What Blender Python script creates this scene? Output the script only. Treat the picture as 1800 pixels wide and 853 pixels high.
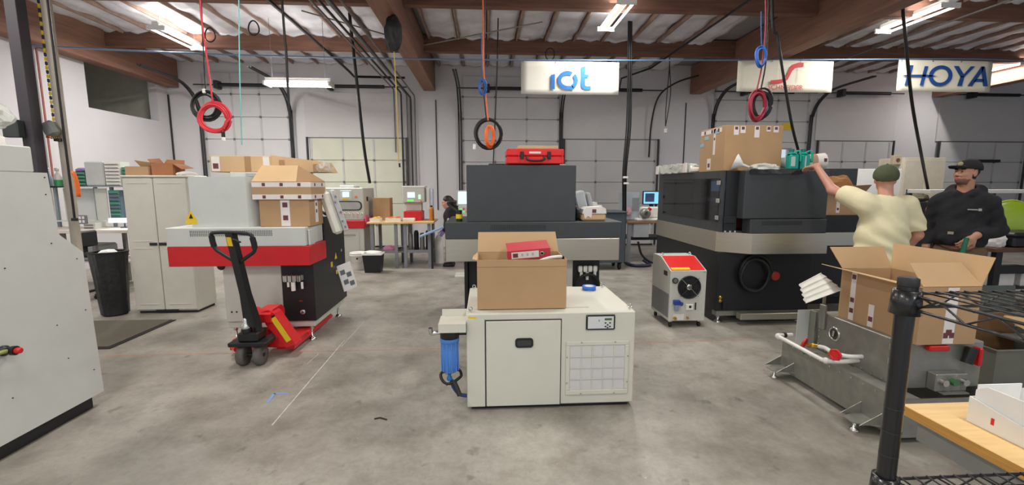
import bpy, bmesh, math, random
import numpy as np
from mathutils import Vector, Matrix
random.seed(7)
for o in list(bpy.data.objects): bpy.data.objects.remove(o)
SC = bpy.context.scene
C = SC.collection

# ---------------------------------------------------------------- camera, world, exposure
CAMH, FPX = 1.65, 780.0
PITCH, YAW = math.atan(100.5/FPX), math.radians(3.5)
cam = bpy.data.cameras.new('camera'); camo = bpy.data.objects.new('camera', cam); C.objects.link(camo)
camo.location = (0, 0, CAMH); camo.rotation_euler = (math.pi/2-PITCH, 0, -YAW)
cam.sensor_width = 36; cam.lens = FPX/1800*36; cam.clip_start = .05; cam.clip_end = 200
SC.camera = camo
W = bpy.data.worlds.new('world'); SC.world = W; W.use_nodes = True
bg = W.node_tree.nodes['Background']; bg.inputs[0].default_value = (.80, .89, 1, 1); bg.inputs[1].default_value = 0.95
SC.view_settings.view_transform = 'Standard'; SC.view_settings.look = 'None'
SC.view_settings.gamma = 1; SC.view_settings.use_curve_mapping = False
SC.view_settings.exposure = -0.08
LAMP_W = 62.0

# ---------------------------------------------------------------- pixel -> place helpers (survey of the photograph)
_F = Vector((math.sin(YAW)*math.cos(PITCH), math.cos(YAW)*math.cos(PITCH), -math.sin(PITCH)))
_R = Vector((math.cos(YAW), -math.sin(YAW), 0)); _U = _R.cross(_F)
def ray(u, v): return _F + _R*((u-900)/FPX) - _U*((v-426.5)/FPX)
def P(u, v, Y):
    d = ray(u, v); t = Y/d.y; return Vector((d.x*t, Y, CAMH+d.z*t))
def fl(u, v, z=0.0):
    d = ray(u, v); t = (z-CAMH)/d.z; return Vector((d.x*t, d.y*t, z))
def PX(u, v, X):
    d = ray(u, v); t = X/d.x; return Vector((X, d.y*t, CAMH+d.z*t))

# ---------------------------------------------------------------- materials
def lin(c): return tuple(((x/255)/12.92 if x/255 <= .04045 else ((x/255+.055)/1.055)**2.4) for x in c)
_M = {}
def mat(name, rgb, rough=.55, metal=0.0, var=.06, scale=6.0, bump=0.0, bscale=60.0, alpha=1.0, emit=0.0, trans=0.0, rgb2=None, stretch=None, coat=0.0):
    if name in _M: return _M[name]
    m = bpy.data.materials.new(name); m.use_nodes = True; nt = m.node_tree; b = nt.nodes['Principled BSDF']
    c = lin(rgb); b.inputs['Roughness'].default_value = rough; b.inputs['Metallic'].default_value = metal
    tc = nt.nodes.new('ShaderNodeTexCoord'); src = tc.outputs['Object']
    if stretch:
        mp = nt.nodes.new('ShaderNodeMapping'); mp.inputs['Scale'].default_value = stretch
        nt.links.new(src, mp.inputs['Vector']); src = mp.outputs['Vector']
    n = nt.nodes.new('ShaderNodeTexNoise'); n.inputs['Scale'].default_value = scale; n.inputs['Detail'].default_value = 4
    nt.links.new(src, n.inputs['Vector'])
    r = nt.nodes.new('ShaderNodeValToRGB'); r.color_ramp.elements[0].position = .3; r.color_ramp.elements[1].position = .7
    c2 = lin(rgb2) if rgb2 else tuple(min(1, x*(1+var)) for x in c)
    c1 = tuple(x*(1-var) for x in c) if not rgb2 else c
    r.color_ramp.elements[0].color = (*c1, 1); r.color_ramp.elements[1].color = (*c2, 1)
    nt.links.new(n.outputs['Fac'], r.inputs['Fac']); nt.links.new(r.outputs['Color'], b.inputs['Base Color'])
    if bump:
        n2 = nt.nodes.new('ShaderNodeTexNoise'); n2.inputs['Scale'].default_value = bscale; n2.inputs['Detail'].default_value = 3
        nt.links.new(src, n2.inputs['Vector'])
        bp = nt.nodes.new('ShaderNodeBump'); bp.inputs['Strength'].default_value = bump; bp.inputs['Distance'].default_value = .02
        nt.links.new(n2.outputs['Fac'], bp.inputs['Height']); nt.links.new(bp.outputs['Normal'], b.inputs['Normal'])
    if emit:
        b.inputs['Emission Color'].default_value = (*c, 1); b.inputs['Emission Strength'].default_value = emit
    if trans: b.inputs['Transmission Weight'].default_value = trans; b.inputs['IOR'].default_value = 1.2
    if alpha < 1: b.inputs['Alpha'].default_value = alpha
    if coat: b.inputs['Coat Weight'].default_value = coat
    _M[name] = m; return m

WHITE = mat('cool_white_enamel', (205, 208, 204), .45, var=.03)
IVORY = mat('warm_ivory_enamel', (213, 212, 198), .42, var=.02)
LGREY = mat('light_grey_enamel', (200, 200, 192), .5, var=.03)
PLASTG = mat('grey_white_plastic', (205, 203, 192), .5, var=.03, bump=.05)
RED = mat('red_enamel', (205, 28, 38), .4, var=.05)
JRED = mat('jack_red_paint', (212, 30, 34), .35, var=.06)
CASER = mat('red_plastic', (226, 36, 36), .4, var=.05)
CHAR = mat('charcoal_enamel', (62, 66, 69), .5, var=.05, bump=.04, bscale=400)
BLK = mat('black_enamel', (27, 28, 31), .45, var=.08)
RUB = mat('black_rubber', (26, 26, 27), .6, var=.1)
STEEL = mat('brushed_steel', (190, 184, 170), .32, .85, var=.06, scale=4, stretch=(1, 1, 60))
CHROME = mat('chrome', (215, 215, 212), .2, 1, var=.03)
GALV = mat('galvanised_grey', (150, 150, 143), .42, .55, var=.1, scale=14)
CARD = mat('cardboard', (184, 149, 111), .85, var=.06, scale=3, bump=.05, bscale=150)
CARDL = mat('pale_cardboard', (208, 175, 133), .85, var=.06, scale=3)
CARDI = mat('cardboard_inside', (198, 165, 124), .88, var=.05, scale=3)
LABEL = mat('white_tape', (232, 226, 222), .6, var=.04, scale=12)
PRINT = mat('maroon_print', (110, 62, 66), .7, var=.3, scale=90)
YEL = mat('yellow_sticker', (236, 200, 38), .6, var=.04)
ORG = mat('orange_plastic', (240, 120, 45), .5, var=.1, scale=20)
PAPER = mat('white_paper', (238, 238, 236), .8, var=.04)
WOOD = mat('maple_butcher_block', (222, 186, 128), .5, var=.08, scale=4, stretch=(1, 12, 1))
WOODE = mat('plywood_edge', (190, 140, 66), .6, var=.15, scale=8, stretch=(1, 1, 30))
BEAM = mat('brown_timber', (120, 84, 68), .75, var=.25, scale=3, stretch=(.5, 6, 6), bump=.1, bscale=20)
BEAML = mat('glulam_timber', (140, 102, 86), .7, var=.2, scale=3, stretch=(6, .5, 6), bump=.1, bscale=20)
JOIST = mat('joist_timber', (164, 138, 126), .8, var=.2, scale=5)
FOIL = mat('white_insulation_facing', (226, 225, 232), .4, .1, var=.08, scale=5, bump=.35, bscale=9)
WALLM = mat('painted_wall', (214, 212, 215), .8, var=.03, scale=1.2, bump=.03)
DOORM = mat('grey_door_panel', (206, 205, 206), .6, var=.04, scale=2)
DOORY = mat('translucent_door_panel', (206, 208, 190), .55, var=.05, scale=2)
DARKM = mat('dark_track_steel', (62, 62, 64), .5, .4, var=.15)
HINGE = mat('grey_hinge', (112, 112, 114), .5, .3, var=.1)
SEAM = mat('door_stile', (190, 189, 190), .6, var=.05)
CABLE = mat('black_cable', (24, 24, 26), .5, var=.1)
CABR = mat('red_cable', (206, 50, 62), .5, var=.1)
CABO = mat('orange_cable', (240, 110, 45), .5, var=.08)
CABB = mat('blue_cable', (44, 96, 178), .5, var=.1)
TEAL = mat('teal_rope', (110, 196, 192), .6, var=.05)
BLUEP = mat('blue_filter_plastic', (84, 140, 220), .35, var=.06)
TAPEB = mat('blue_tape', (52, 118, 214), .55, var=.05)
CONDUIT = mat('grey_conduit', (120, 118, 116), .5, .4, var=.1)
TEALP = mat('teal_plastic', (14, 158, 142), .4, var=.08)
WHP = mat('white_plastic', (232, 231, 226), .45, var=.03)
WRAP = mat('clear_wrap', (226, 228, 230), .12, 0, var=.03, alpha=.38, coat=.5, bump=.5, bscale=22)
FOAM = mat('white_foam', (232, 230, 220), .8, var=.05, scale=10)
NAVY = mat('navy_hose', (28, 62, 128), .35, var=.06)
BRASS = mat('brass', (206, 164, 72), .3, .9, var=.08)
SCREEN = mat('screen_light', (190, 226, 240), .3, emit=1.2, var=.05)
SCREEND = mat('screen_picture', (52, 66, 92), .3, emit=.5, var=.5, scale=14)
GREENL = mat('green_display', (90, 230, 90), .3, emit=.9)
TUBEL = mat('fluorescent_tube', (255, 252, 240), .5, emit=9.0, var=.01)
GLASSD = mat('tinted_window', (16, 17, 22), .05, 0, var=.02, alpha=.55, coat=.6)
GLASS = mat('clear_glass', (235, 245, 245), .03, trans=1.0, var=.01)
SHELFB = mat('black_epoxy_wire', (20, 20, 22), .32, var=.1, coat=.3)
MATF = mat('ribbed_floor_mat', (96, 92, 80), .9, var=.15, scale=20, stretch=(1, 40, 1))
GREENP = mat('green_bin_plastic', (72, 150, 124), .5, var=.08)
BLUEG = mat('slate_bin_plastic', (96, 120, 132), .5, var=.08)

# ---------------------------------------------------------------- mesh builder
class MB:
    def __init__(s): s.v = []; s.f = []; s.sm = []
    def add(s, vs, fs, smooth=False):
        k = len(s.v); s.v += [Vector(v) for v in vs]
        for f in fs: s.f.append([i+k for i in f]); s.sm.append(smooth)
        return s
    def box(s, x0, x1, y0, y1, z0, z1, b=0.0, M=None):
        if x0 > x1: x0, x1 = x1, x0
        if y0 > y1: y0, y1 = y1, y0
        if z0 > z1: z0, z1 = z1, z0
        b = min(b, (x1-x0)*.45, (y1-y0)*.45, (z1-z0)*.45)
        if b <= 0:
            vs = [(x, y, z) for z in (z0, z1) for y in (y0, y1) for x in (x0, x1)]
            fs = [(0,2,3,1),(4,5,7,6),(0,1,5,4),(2,6,7,3),(0,4,6,2),(1,3,7,5)]
        else:
            vs = []; idx = {}
            lo = (x0, y0, z0); hi = (x1, y1, z1)
            for cx in (0,1):
                for cy in (0,1):
                    for cz in (0,1):
                        c = (cx, cy, cz)
                        for ax in range(3):
                            p = []
                            for a in range(3):
                                e = hi[a] if c[a] else lo[a]
                                if a != ax: e += (-b if c[a] else b)
                                p.append(e)
                            idx[(c, ax)] = len(vs); vs.append(tuple(p))
            fs = []
            for ax in range(3):
                a1, a2 = (ax+1) % 3, (ax+2) % 3
                for sd in (0, 1):
                    q = []
                    for (i, j) in ((0,0),(1,0),(1,1),(0,1)):
                        c = [0,0,0]; c[ax] = sd; c[a1] = i; c[a2] = j; q.append(idx[(tuple(c), ax)])
                    fs.append(q if sd else q[::-1])
                for i in (0, 1):
                    for j in (0, 1):
                        c0 = [0,0,0]; c1 = [0,0,0]; c0[a1] = c1[a1] = i; c0[a2] = c1[a2] = j; c1[ax] = 1
                        c0 = tuple(c0); c1 = tuple(c1)
                        q = [idx[(c0, a1)], idx[(c1, a1)], idx[(c1, a2)], idx[(c0, a2)]]
                        fs.append(q if i != j else q[::-1])
            for cx in (0,1):
                for cy in (0,1):
                    for cz in (0,1):
                        c = (cx,cy,cz); q = [idx[(c,0)], idx[(c,1)], idx[(c,2)]]
                        fs.append(q if (cx+cy+cz) % 2 else q[::-1])
        if M is not None: vs = [M @ Vector(v) for v in vs]
        return s.add(vs, fs)
    def prism(s, poly, ax, a0, a1, M=None):
        """polygon (list of 2-tuples in the two axes after ax, cyclic) pulled along axis ax from a0 to a1"""
        if a0 > a1: a0, a1 = a1, a0
        area = sum(poly[i][0]*poly[(i+1) % len(poly)][1]-poly[(i+1) % len(poly)][0]*poly[i][1] for i in range(len(poly)))
        if area < 0: poly = poly[::-1]
        n = len(poly); vs = []
        for a in (a0, a1):
            for p in poly:
                q = [0,0,0]; q[ax] = a; q[(ax+1) % 3] = p[0]; q[(ax+2) % 3] = p[1]; vs.append(tuple(q))
        fs = [list(range(n))[::-1], list(range(n, 2*n))]+[(i, (i+1) % n, n+(i+1) % n, n+i) for i in range(n)]
        if M is not None: vs = [M @ Vector(v) for v in vs]
        return s.add(vs, fs)
    def cyl(s, p0, p1, r0, r1=None, n=14, smooth=True):
        r1 = r0 if r1 is None else r1
        p0 = Vector(p0); p1 = Vector(p1); d = (p1-p0).normalized()
        a = d.orthogonal().normalized(); b = d.cross(a)
        vs = []
        for p, r in ((p0, r0), (p1, r1)):
            for i in range(n):
                t = 2*math.pi*i/n; vs.append(p+a*(r*math.cos(t))+b*(r*math.sin(t)))
        s.add(vs, [(i, (i+1) % n, n+(i+1) % n, n+i) for i in range(n)], smooth)
        s.add(vs[:n], [list(range(n))[::-1]]); s.add(vs[n:], [list(range(n))])
        return s
    def tube(s, pts, r, n=6, closed=False, rr=None):
        pts = [Vector(p) for p in pts]; m = len(pts); vs = []; a = None
        for i, p in enumerate(pts):
            q0 = pts[i-1] if (i > 0 or closed) else p; q1 = pts[(i+1) % m] if (i < m-1 or closed) else p
            d = (q1-q0)
            if d.length < 1e-9: d = Vector((0,0,1))
            d.normalize()
            if a is None: a = d.orthogonal().normalized()
            else:
                a = a-d*a.dot(d)
                a = a.normalized() if a.length > 1e-6 else d.orthogonal().normalized()
            b = d.cross(a); R = rr[i] if rr else r
            for k in range(n):
                t = 2*math.pi*k/n; vs.append(p+a*(R*math.cos(t))+b*(R*math.sin(t)))
        fs = []
        for i in range(m if closed else m-1):
            j = (i+1) % m
            for k in range(n): fs.append((i*n+k, i*n+(k+1) % n, j*n+(k+1) % n, j*n+k))
        s.add(vs, fs, True)
        if not closed:
            s.add(vs[:n], [list(range(n))[::-1]]); s.add(vs[-n:], [list(range(n))])
        return s
    def lathe(s, prof, c=(0,0,0), axis=(0,0,1), n=24, smooth=True, cap=True):
        c = Vector(c); d = Vector(axis).normalized(); a = d.orthogonal().normalized(); b = d.cross(a); vs = []
        for r, z in prof:
            for i in range(n):
                t = 2*math.pi*i/n; vs.append(c+d*z+a*(r*math.cos(t))+b*(r*math.sin(t)))
        fs = []
        for j in range(len(prof)-1):
            for i in range(n): fs.append((j*n+i, j*n+(i+1) % n, (j+1)*n+(i+1) % n, (j+1)*n+i))
        s.add(vs, fs, smooth)
        if cap: s.add(vs[:n], [list(range(n))[::-1]]); s.add(vs[-n:], [list(range(n))])
        return s
    def ell(s, c, r, n=14, m=10, M=None, bump=0, rnd=None):
        c = Vector(c); vs = []
        for j in range(m+1):
            ph = math.pi*j/m-math.pi/2
            for i in range(n):
                t = 2*math.pi*i/n; k = 1+(rnd.uniform(-bump, bump) if rnd else 0)
                q = Vector((r[0]*math.cos(ph)*math.cos(t)*k, r[1]*math.cos(ph)*math.sin(t)*k, r[2]*math.sin(ph)*k))
                if M is not None: q = M @ q
                vs.append(c+q)
        fs = [(j*n+i, j*n+(i+1) % n, (j+1)*n+(i+1) % n, (j+1)*n+i) for j in range(m) for i in range(n)]
        return s.add(vs, fs, True)
    def grid(s, fn, nu, nv, smooth=True, thick=None):
        vs = [Vector(fn(i/nu, j/nv)) for j in range(nv+1) for i in range(nu+1)]
        w = nu+1; fs = [(j*w+i, j*w+i+1, (j+1)*w+i+1, (j+1)*w+i) for j in range(nv) for i in range(nu)]
        if thick is None: return s.add(vs, fs, smooth)
        t = Vector(thick); k = len(vs); vs2 = vs+[v-t for v in vs]; fs2 = fs+[tuple(k+i for i in f[::-1]) for f in fs]
        rim = [j for j in range(w)]+[(j+1)*w-1 for j in range(1, nv+1)]+[nv*w+i for i in range(nu-1, -1, -1)]+[j*w for j in range(nv-1, 0, -1)]
        fs2 += [(rim[(i+1) % len(rim)], rim[i], k+rim[i], k+rim[(i+1) % len(rim)]) for i in range(len(rim))]
        return s.add(vs2, fs2, smooth)
    def tf(s, M):
        s.v = [M @ v for v in s.v]; return s
    def join(s, o):
        k = len(s.v); s.v += o.v; s.f += [[i+k for i in f] for f in o.f]; s.sm += o.sm; return s
    def mesh(s, name, off=Vector((0,0,0))):
        me = bpy.data.meshes.new(name); me.from_pydata([tuple(v-off) for v in s.v], [], s.f)
        me.polygons.foreach_set('use_smooth', s.sm); me.update(); return me

def B(*a, **k): return MB().box(*a, **k)
def RR(x0, x1, y0, y1, z0, z1, rad, n=5):
    pts = []
    for cx, cz, a0 in ((x1-rad, z1-rad, 0), (x0+rad, z1-rad, 90), (x0+rad, z0+rad, 180), (x1-rad, z0+rad, 270)):
        for k in range(n+1): a = math.radians(a0+90*k/n); pts.append((cz+rad*math.sin(a), cx+rad*math.cos(a)))
    return MB().prism(pts, 1, y0, y1)
def wpos(o):
    p = Vector((0,0,0))
    while o is not None: p += o.location; o = o.parent
    return p
def obj(name, mb, m, parent=None, loc=None, kind=None):
    """one mesh object; the builder's coordinates are world coordinates"""
    if parent is not None: off = wpos(parent); loc = Vector((0,0,0))
    else:
        if loc is None:
            xs = [v.x for v in mb.v]; ys = [v.y for v in mb.v]; zs = [v.z for v in mb.v]
            loc = Vector(((min(xs)+max(xs))/2, (min(ys)+max(ys))/2, min(zs)))
        off = Vector(loc)
    me = mb.mesh(name, off); me.materials.append(m)
    o = bpy.data.objects.new(name, me); C.objects.link(o); o.location = loc
    if parent is not None: o.parent = parent
    if kind: o['kind'] = kind
    return o
def tag(o, label, cat, group=None):
    o['label'] = label; o['category'] = cat
    if group: o['group'] = group
    return o
def thing(name, label, cat, loc, group=None):
    o = bpy.data.objects.new(name, None); C.objects.link(o); o.location = loc; o.empty_display_size = .1
    return tag(o, label, cat, group)
def one(name, mb, m, label, cat, group=None, loc=None):
    return tag(obj(name, mb, m, None, loc), label, cat, group)
def struct(name, mb, m, parent=None):
    o = obj(name, mb, m, parent, loc=None if parent else (0,0,0))
    if parent is None: o['kind'] = 'structure'
    return o
def dupmesh(src, parent, dloc, name=None):
    o = src.copy(); o.name = name or src.name.split('.')[0]; C.objects.link(o); o.parent = parent; o.location = src.location+Vector(dloc); return o
def RZ(a, c=(0,0,0)):
    c = Vector(c); return Matrix.Translation(c) @ Matrix.Rotation(a, 4, 'Z') @ Matrix.Translation(-c)
def RA(a, ax, c=(0,0,0)):
    c = Vector(c); return Matrix.Translation(c) @ Matrix.Rotation(a, 4, ax) @ Matrix.Translation(-c)
def curve(pts, n=6):
    """Catmull-Rom through pts"""
    pts = [Vector(p) for p in pts]; q = [pts[0]*2-pts[1]]+pts+[pts[-1]*2-pts[-2]]; out = []
    for i in range(1, len(q)-2):
        a, b, c, d = q[i-1:i+3]
        for k in range(n):
            t = k/n; out.append(.5*((2*b)+(c-a)*t+(2*a-5*b+4*c-d)*t*t+(3*b-a-3*c+d)*t**3))
    out.append(pts[-1]); return out
def ring(c, rx, rz, n=28, ax=(1,0,0), up=(0,0,1), turns=1, wob=0, rnd=random):
    c = Vector(c); ax = Vector(ax); up = Vector(up); nn = ax.cross(up); out = []
    for i in range(int(n*turns)):
        t = 2*math.pi*i/n; k = 1+wob*math.sin(t*.37*turns+i*.9/n)
        out.append(c+ax*(rx*k*math.cos(t))+up*(rz*k*math.sin(t))+nn*(.012*math.sin(i*.61)))
    return out
def text_mesh(s, size, depth, M):
    cu = bpy.data.curves.new('t', 'FONT'); cu.body = s; cu.size = size; cu.extrude = depth; cu.align_x = 'CENTER'; cu.align_y = 'CENTER'; cu.resolution_u = 3
    o = bpy.data.objects.new('t', cu); C.objects.link(o); bpy.context.view_layer.update()
    me = bpy.data.meshes.new_from_object(o.evaluated_get(bpy.context.evaluated_depsgraph_get()))
    mb = MB(); mb.add([M @ v.co for v in me.vertices], [list(p.vertices) for p in me.polygons])
    bpy.data.objects.remove(o); bpy.data.curves.remove(cu); bpy.data.meshes.remove(me); return mb
def open_box(root, x0, x1, y0, y1, z0, z1, m=CARD, mi=CARDI, t=.006):
    obj('side_wall', B(x0, x1, y0, y0+t, z0, z1), m, root); obj('side_wall', B(x0, x1, y1-t, y1, z0, z1), mi, root)
    obj('side_wall', B(x0, x0+t, y0+t, y1-t, z0, z1), m, root); obj('side_wall', B(x1-t, x1, y0+t, y1-t, z0, z1), m, root)
    obj('box_floor', B(x0+t, x1-t, y0+t, y1-t, z0, z0+t), mi, root)

# ================================================================ THE ROOM
XL, XR, YB, YF, ZC = -7.9, 16.0, 12.0, -5.0, 4.78
def concrete():
    m = bpy.data.materials.new('polished_concrete'); m.use_nodes = True; nt = m.node_tree; b = nt.nodes['Principled BSDF']
    N = nt.nodes.new; L = nt.links.new
    tc = N('ShaderNodeTexCoord')
    def noise(sc, det, ro=.6):
        n = N('ShaderNodeTexNoise'); n.inputs['Scale'].default_value = sc; n.inputs['Detail'].default_value = det; n.inputs['Roughness'].default_value = ro
        L(tc.outputs['Object'], n.inputs['Vector']); return n
    def ramp(src, p0, c0, p1, c1):
        r = N('ShaderNodeValToRGB'); r.color_ramp.elements[0].position = p0; r.color_ramp.elements[1].position = p1
        r.color_ramp.elements[0].color = (*c0, 1); r.color_ramp.elements[1].color = (*c1, 1); L(src, r.inputs['Fac']); return r
    def mix(f, a, c, mode='MULTIPLY', fac=1.0):
        x = N('ShaderNodeMix'); x.data_type = 'RGBA'; x.blend_type = mode; x.inputs['Factor'].default_value = fac
        if f is not None: L(f, x.inputs['Factor'])
        L(a, x.inputs['A']); L(c, x.inputs['B']); return x.outputs['Result']
    base = ramp(noise(.55, 5).outputs['Fac'], .36, lin((138, 133, 124)), .66, lin((186, 181, 172)))
    blot = ramp(noise(2.6, 8, .7).outputs['Fac'], .34, (.62, .60, .57), .56, (1, 1, 1))
    fine = ramp(noise(26, 6, .75).outputs['Fac'], .3, (.84, .84, .83), .6, (1.02, 1.02, 1.02))
    dark = ramp(noise(7.5, 3, .5).outputs['Fac'], .27, (.45, .44, .42), .35, (1, 1, 1))
    c = mix(None, base.outputs['Color'], blot.outputs['Color'], fac=.8)
    c = mix(None, c, fine.outputs['Color'], fac=.9); c = mix(None, c, dark.outputs['Color'], fac=.6)
    sp = ramp(noise(44, 2).outputs['Fac'], .73, (0, 0, 0), .77, (.3, .3, .29)); c = mix(None, c, sp.outputs['Color'], 'ADD')
    L(c, b.inputs['Base Color'])
    rr = ramp(noise(1.6, 5).outputs['Fac'], .3, (.30,)*3, .7, (.55,)*3); L(rr.outputs['Color'], b.inputs['Roughness'])
    return m
floor = struct('floor', B(XL-.2, XR+.2, YF, YB+.2, -.12, 0), concrete())
# red and white layout lines on the slab
CHALKR = mat('red_chalk', (196, 128, 108), .9, var=.2, scale=18); CHALKW = mat('white_chalk', (200, 197, 190), .9, var=.2, scale=18)
def line(a, b, w, m, nm):
    a = Vector(a); b = Vector(b); d = (b-a).normalized()*(w/2); n = Vector((-d.y, d.x, 0))
    obj(nm, MB().prism([(p.x, p.y) for p in (a-n, b-n, b+n, a+n)], 2, .0002, .0012), m, floor)
line((-3.7, 4.38, 0), (-.2, 4.38, 0), .008, CHALKR, 'chalk_line'); line((1.15, 4.4, 0), (2.9, 4.45, 0), .008, CHALKR, 'chalk_line')
line(fl(478, 748), fl(606, 598), .009, CHALKW, 'chalk_line'); line(fl(640, 565), fl(600, 610), .006, CHALKW, 'chalk_line')
line(fl(540, 640), fl(560, 622), .006, CHALKW, 'chalk_line')

# ---- ceiling: girders along the hall, purlins across, joists with insulation sheets between
ceil = struct('ceiling', B(XL-.2, XR+.2, YF, YB+.2, ZC+.03, ZC+.1), mat('roof_deck', (150, 148, 150), .8))
GX = [-7.9, -1.55, 5.5, 12.4]
for x in GX: obj('girder', B(x, x+.3, YF, YB-.02, 4.07, ZC, .01), BEAML, ceil)
PY = [-.25, 2.3, 4.85, 7.4, 9.85]
spans = [(GX[i]+.3, GX[i+1]) for i in range(3)]+[(GX[3]+.3, XR)]
for y in PY:
    for a, b in spans: obj('purlin', B(a, b, y, y+.14, ZC-.34, ZC, .006), BEAM, ceil)
jm = B(-.017, .017, 0, 2.4, ZC-.095, ZC).mesh('joist'); jm.materials.append(JOIST)
panels = []
for k in range(5):
    rnd = random.Random(k); ph = [rnd.uniform(0, 6) for _ in range(6)]
    def fn(u, v, ph=ph):
        z = ZC-.03-.035*math.sin(math.pi*u)+.018*math.sin(9*v+ph[0]+3*u)+.012*math.sin(23*v+ph[1])+.01*math.sin(14*u+ph[2])
        y = v*2.41; 
        if v > .93: z -= (v-.93)/.07*.018*(1+.5*math.sin(11*u+ph[3])); y = 2.395-.01*math.sin(20*u+ph[4])
        return ((u-.5)*.56, y, z)
    mb = MB().grid(fn, 8, 28, True, thick=(0, 0, -.008)); me = mb.mesh('insulation_sheet'); me.materials.append(FOIL); panels.append(me)
n = 0
for yi, y in enumerate([2.44, 4.99, 7.54, 9.99]):
    sc = (1.0, 1.0, 2.31/2.41, (YB-.02-9.99)/2.41)[yi]
    x = XL+.35; 
    while x < XR-.3:
        if not any(g-.33 < x < g+.6 for g in GX[1:]):
            o = bpy.data.objects.new('joist', jm); C.objects.link(o); o.parent = ceil; o.location = (x-.29, y, 0); o.scale = (1, sc, 1)
            o = bpy.data.objects.new('insulation_sheet', panels[n % 5]); C.objects.link(o); o.parent = ceil; o.location = (x, y, 0); o.scale = (1, sc, 1); n += 1
        x += .61

# ---- walls
def wall_with_hole(name, X0, X1, Y0, Y1, Z0, Z1, m, hole, ax):
    h0, h1, k0, k1 = hole; mb = MB()
    if ax == 'x':
        mb.box(X0, h0, Y0, Y1, Z0, Z1); mb.box(h1, X1, Y0, Y1, Z0, Z1); mb.box(h0, h1, Y0, Y1, Z0, k0); mb.box(h0, h1, Y0, Y1, k1, Z1)
    else:
        mb.box(X0, X1, Y0, h0, Z0, Z1); mb.box(X0, X1, h1, Y1, Z0, Z1); mb.box(X0, X1, h0, h1, Z0, k0); mb.box(X0, X1, h0, h1, k1, Z1)
    return struct(name, mb, m)
WX0, WX1, WZ0, WZ1 = 7.35, 8.45, 2.33, 2.66
wall_back = wall_with_hole('wall_back', XL-.2, XR+.2, YB, YB+.2, 0, ZC+.03, WALLM, (WX0, WX1, WZ0, WZ1), 'x')
wall_left = wall_with_hole('wall_left', XL-.2, XL, YF, YB, 0, ZC+.03, WALLM, (9.66, 11.62, 3.2, 4.25), 'y')
struct('wall_right', B(XR, XR+.2, YF, YB, 0, ZC+.03), WALLM)
struct('wall_recess', MB().box(-10.2, -10, 9.0, 12.2, 2.9, 5).box(-10, XL-.2, 9.0, 9.2, 2.9, 5).box(-10, XL-.2, 12, 12.2, 2.9, 5).box(-10, XL-.2, 9.2, 12, 2.9, 3.0).box(-10, XL-.2, 9.2, 12, 4.95, 5.05), mat('storage_loft_wall', (205, 204, 192), .9))
for i, x in enumerate((-1.25, 5.42)):
    struct('trim_%d' % (i+1), B(x-.012, x+.012, YB-.02, YB, 1.0, 3.85), BLK)
struct('trim_3', B(XL, XL+.03, YB-.035, YB, .2, 3.9), DARKM)

# ---- overhead doors
def overhead_door(i, x0, x1, top, tall, m, skip=None):
    d = struct('door_%d' % i, B(x0-.02, x1+.02, YB-.03, YB-.005, 0, .04), DARKM)
    seams = []; z = .04; h = .555 if tall else .565
    while z < top-.1:
        z2 = min(z+h, top); seams.append((z, z2)); z = z2
    for a, b in seams:
        if skip and a < skip[3] and b > skip[2]:
            for c0, c1 in ((x0, skip[0]), (skip[1], x1)): obj('door_section', B(c0, c1, YB-.055, YB-.012, a+.006, b-.004, .006), m, d)
            if a < skip[2]-.02: obj('door_section', B(skip[0], skip[1], YB-.055, YB-.012, a+.006, skip[2]-.002, .006), m, d)
            if b > skip[3]+.02: obj('door_section', B(skip[0], skip[1], YB-.055, YB-.012, skip[3]+.002, b-.004, .006), m, d)
            continue
        obj('door_section', B(x0, x1, YB-.055, YB-.012, a+.006, b-.004, .006), m, d)
    ns = 3
    for k in range(ns+1):
        x = x0+.03+(x1-x0-.06)*k/ns
        for a, b in seams:
            if skip and skip[0]-.1 < x < skip[1]+.1 and a < skip[3] and b > skip[2]: continue
            obj('stile', B(x-.022, x+.022, YB-.064, YB-.056, a+.02, b-.02), SEAM, d)
            if a > .3: obj('hinge', B(x-.025, x+.025, YB-.08, YB-.0645, a-.028, a+.028, .006), HINGE, d)
    if not tall:   # fixed lintel panel above the door
        obj('lintel_panel', B(x0-.1, x1+.1, YB-.04, YB-.004, top+.02, 4.0), mat('lintel_panel', (208, 205, 205), .7, var=.015), d)
        obj('head_seal', B(x0-.05, x1+.05, YB-.06, YB-.041, top, top+.022), HINGE, d)
    zt = top+.02 if not tall else 3.6
    for sx in (-1, 1):
        x = x0-.05 if sx < 0 else x1+.05
        pts = [(x, YB-.1, 0.02), (x, YB-.1, zt-.35)]
        if tall: pts += [(x, YB-.13, zt-.1), (x, YB-.28, zt+.2), (x, YB-.6, zt+.42), (x, YB-1.0, zt+.5), (x, YB-2.0, zt+.52)]
        else: pts += [(x, YB-.1, zt)]
        for off in ((0,) if not tall else (-.028, .028)):
            obj('track', MB().tube(curve([(p[0]+off, p[1], p[2]) for p in pts], 3), .022 if tall else .03, 6), DARKM, d)
    zs = 4.12
    obj('spring_shaft', MB().cyl((x0-.1, YB-.2, zs), (x1+.1, YB-.2, zs), .016, n=8), DARKM, d)
    obj('torsion_spring', MB().cyl(((x0+x1)/2-.55, YB-.2, zs), ((x0+x1)/2+.75, YB-.2, zs), .045, n=10), CABLE, d)
    obj('shaft_bracket', B((x0+x1)/2-.65, (x0+x1)/2-.55, YB-.26, YB-.042, zs-.09, zs+.1, .01), DARKM, d)
    return d
overhead_door(1, -7.05, -4.95, 4.45, True, DOORM)
overhead_door(2, -4.48, -2.05, 2.86, False, DOORY)
overhead_door(3, -.58, 1.98, 4.45, True, DOORM)
overhead_door(4, 2.15, 4.62, 2.86, False, DOORM)
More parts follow.
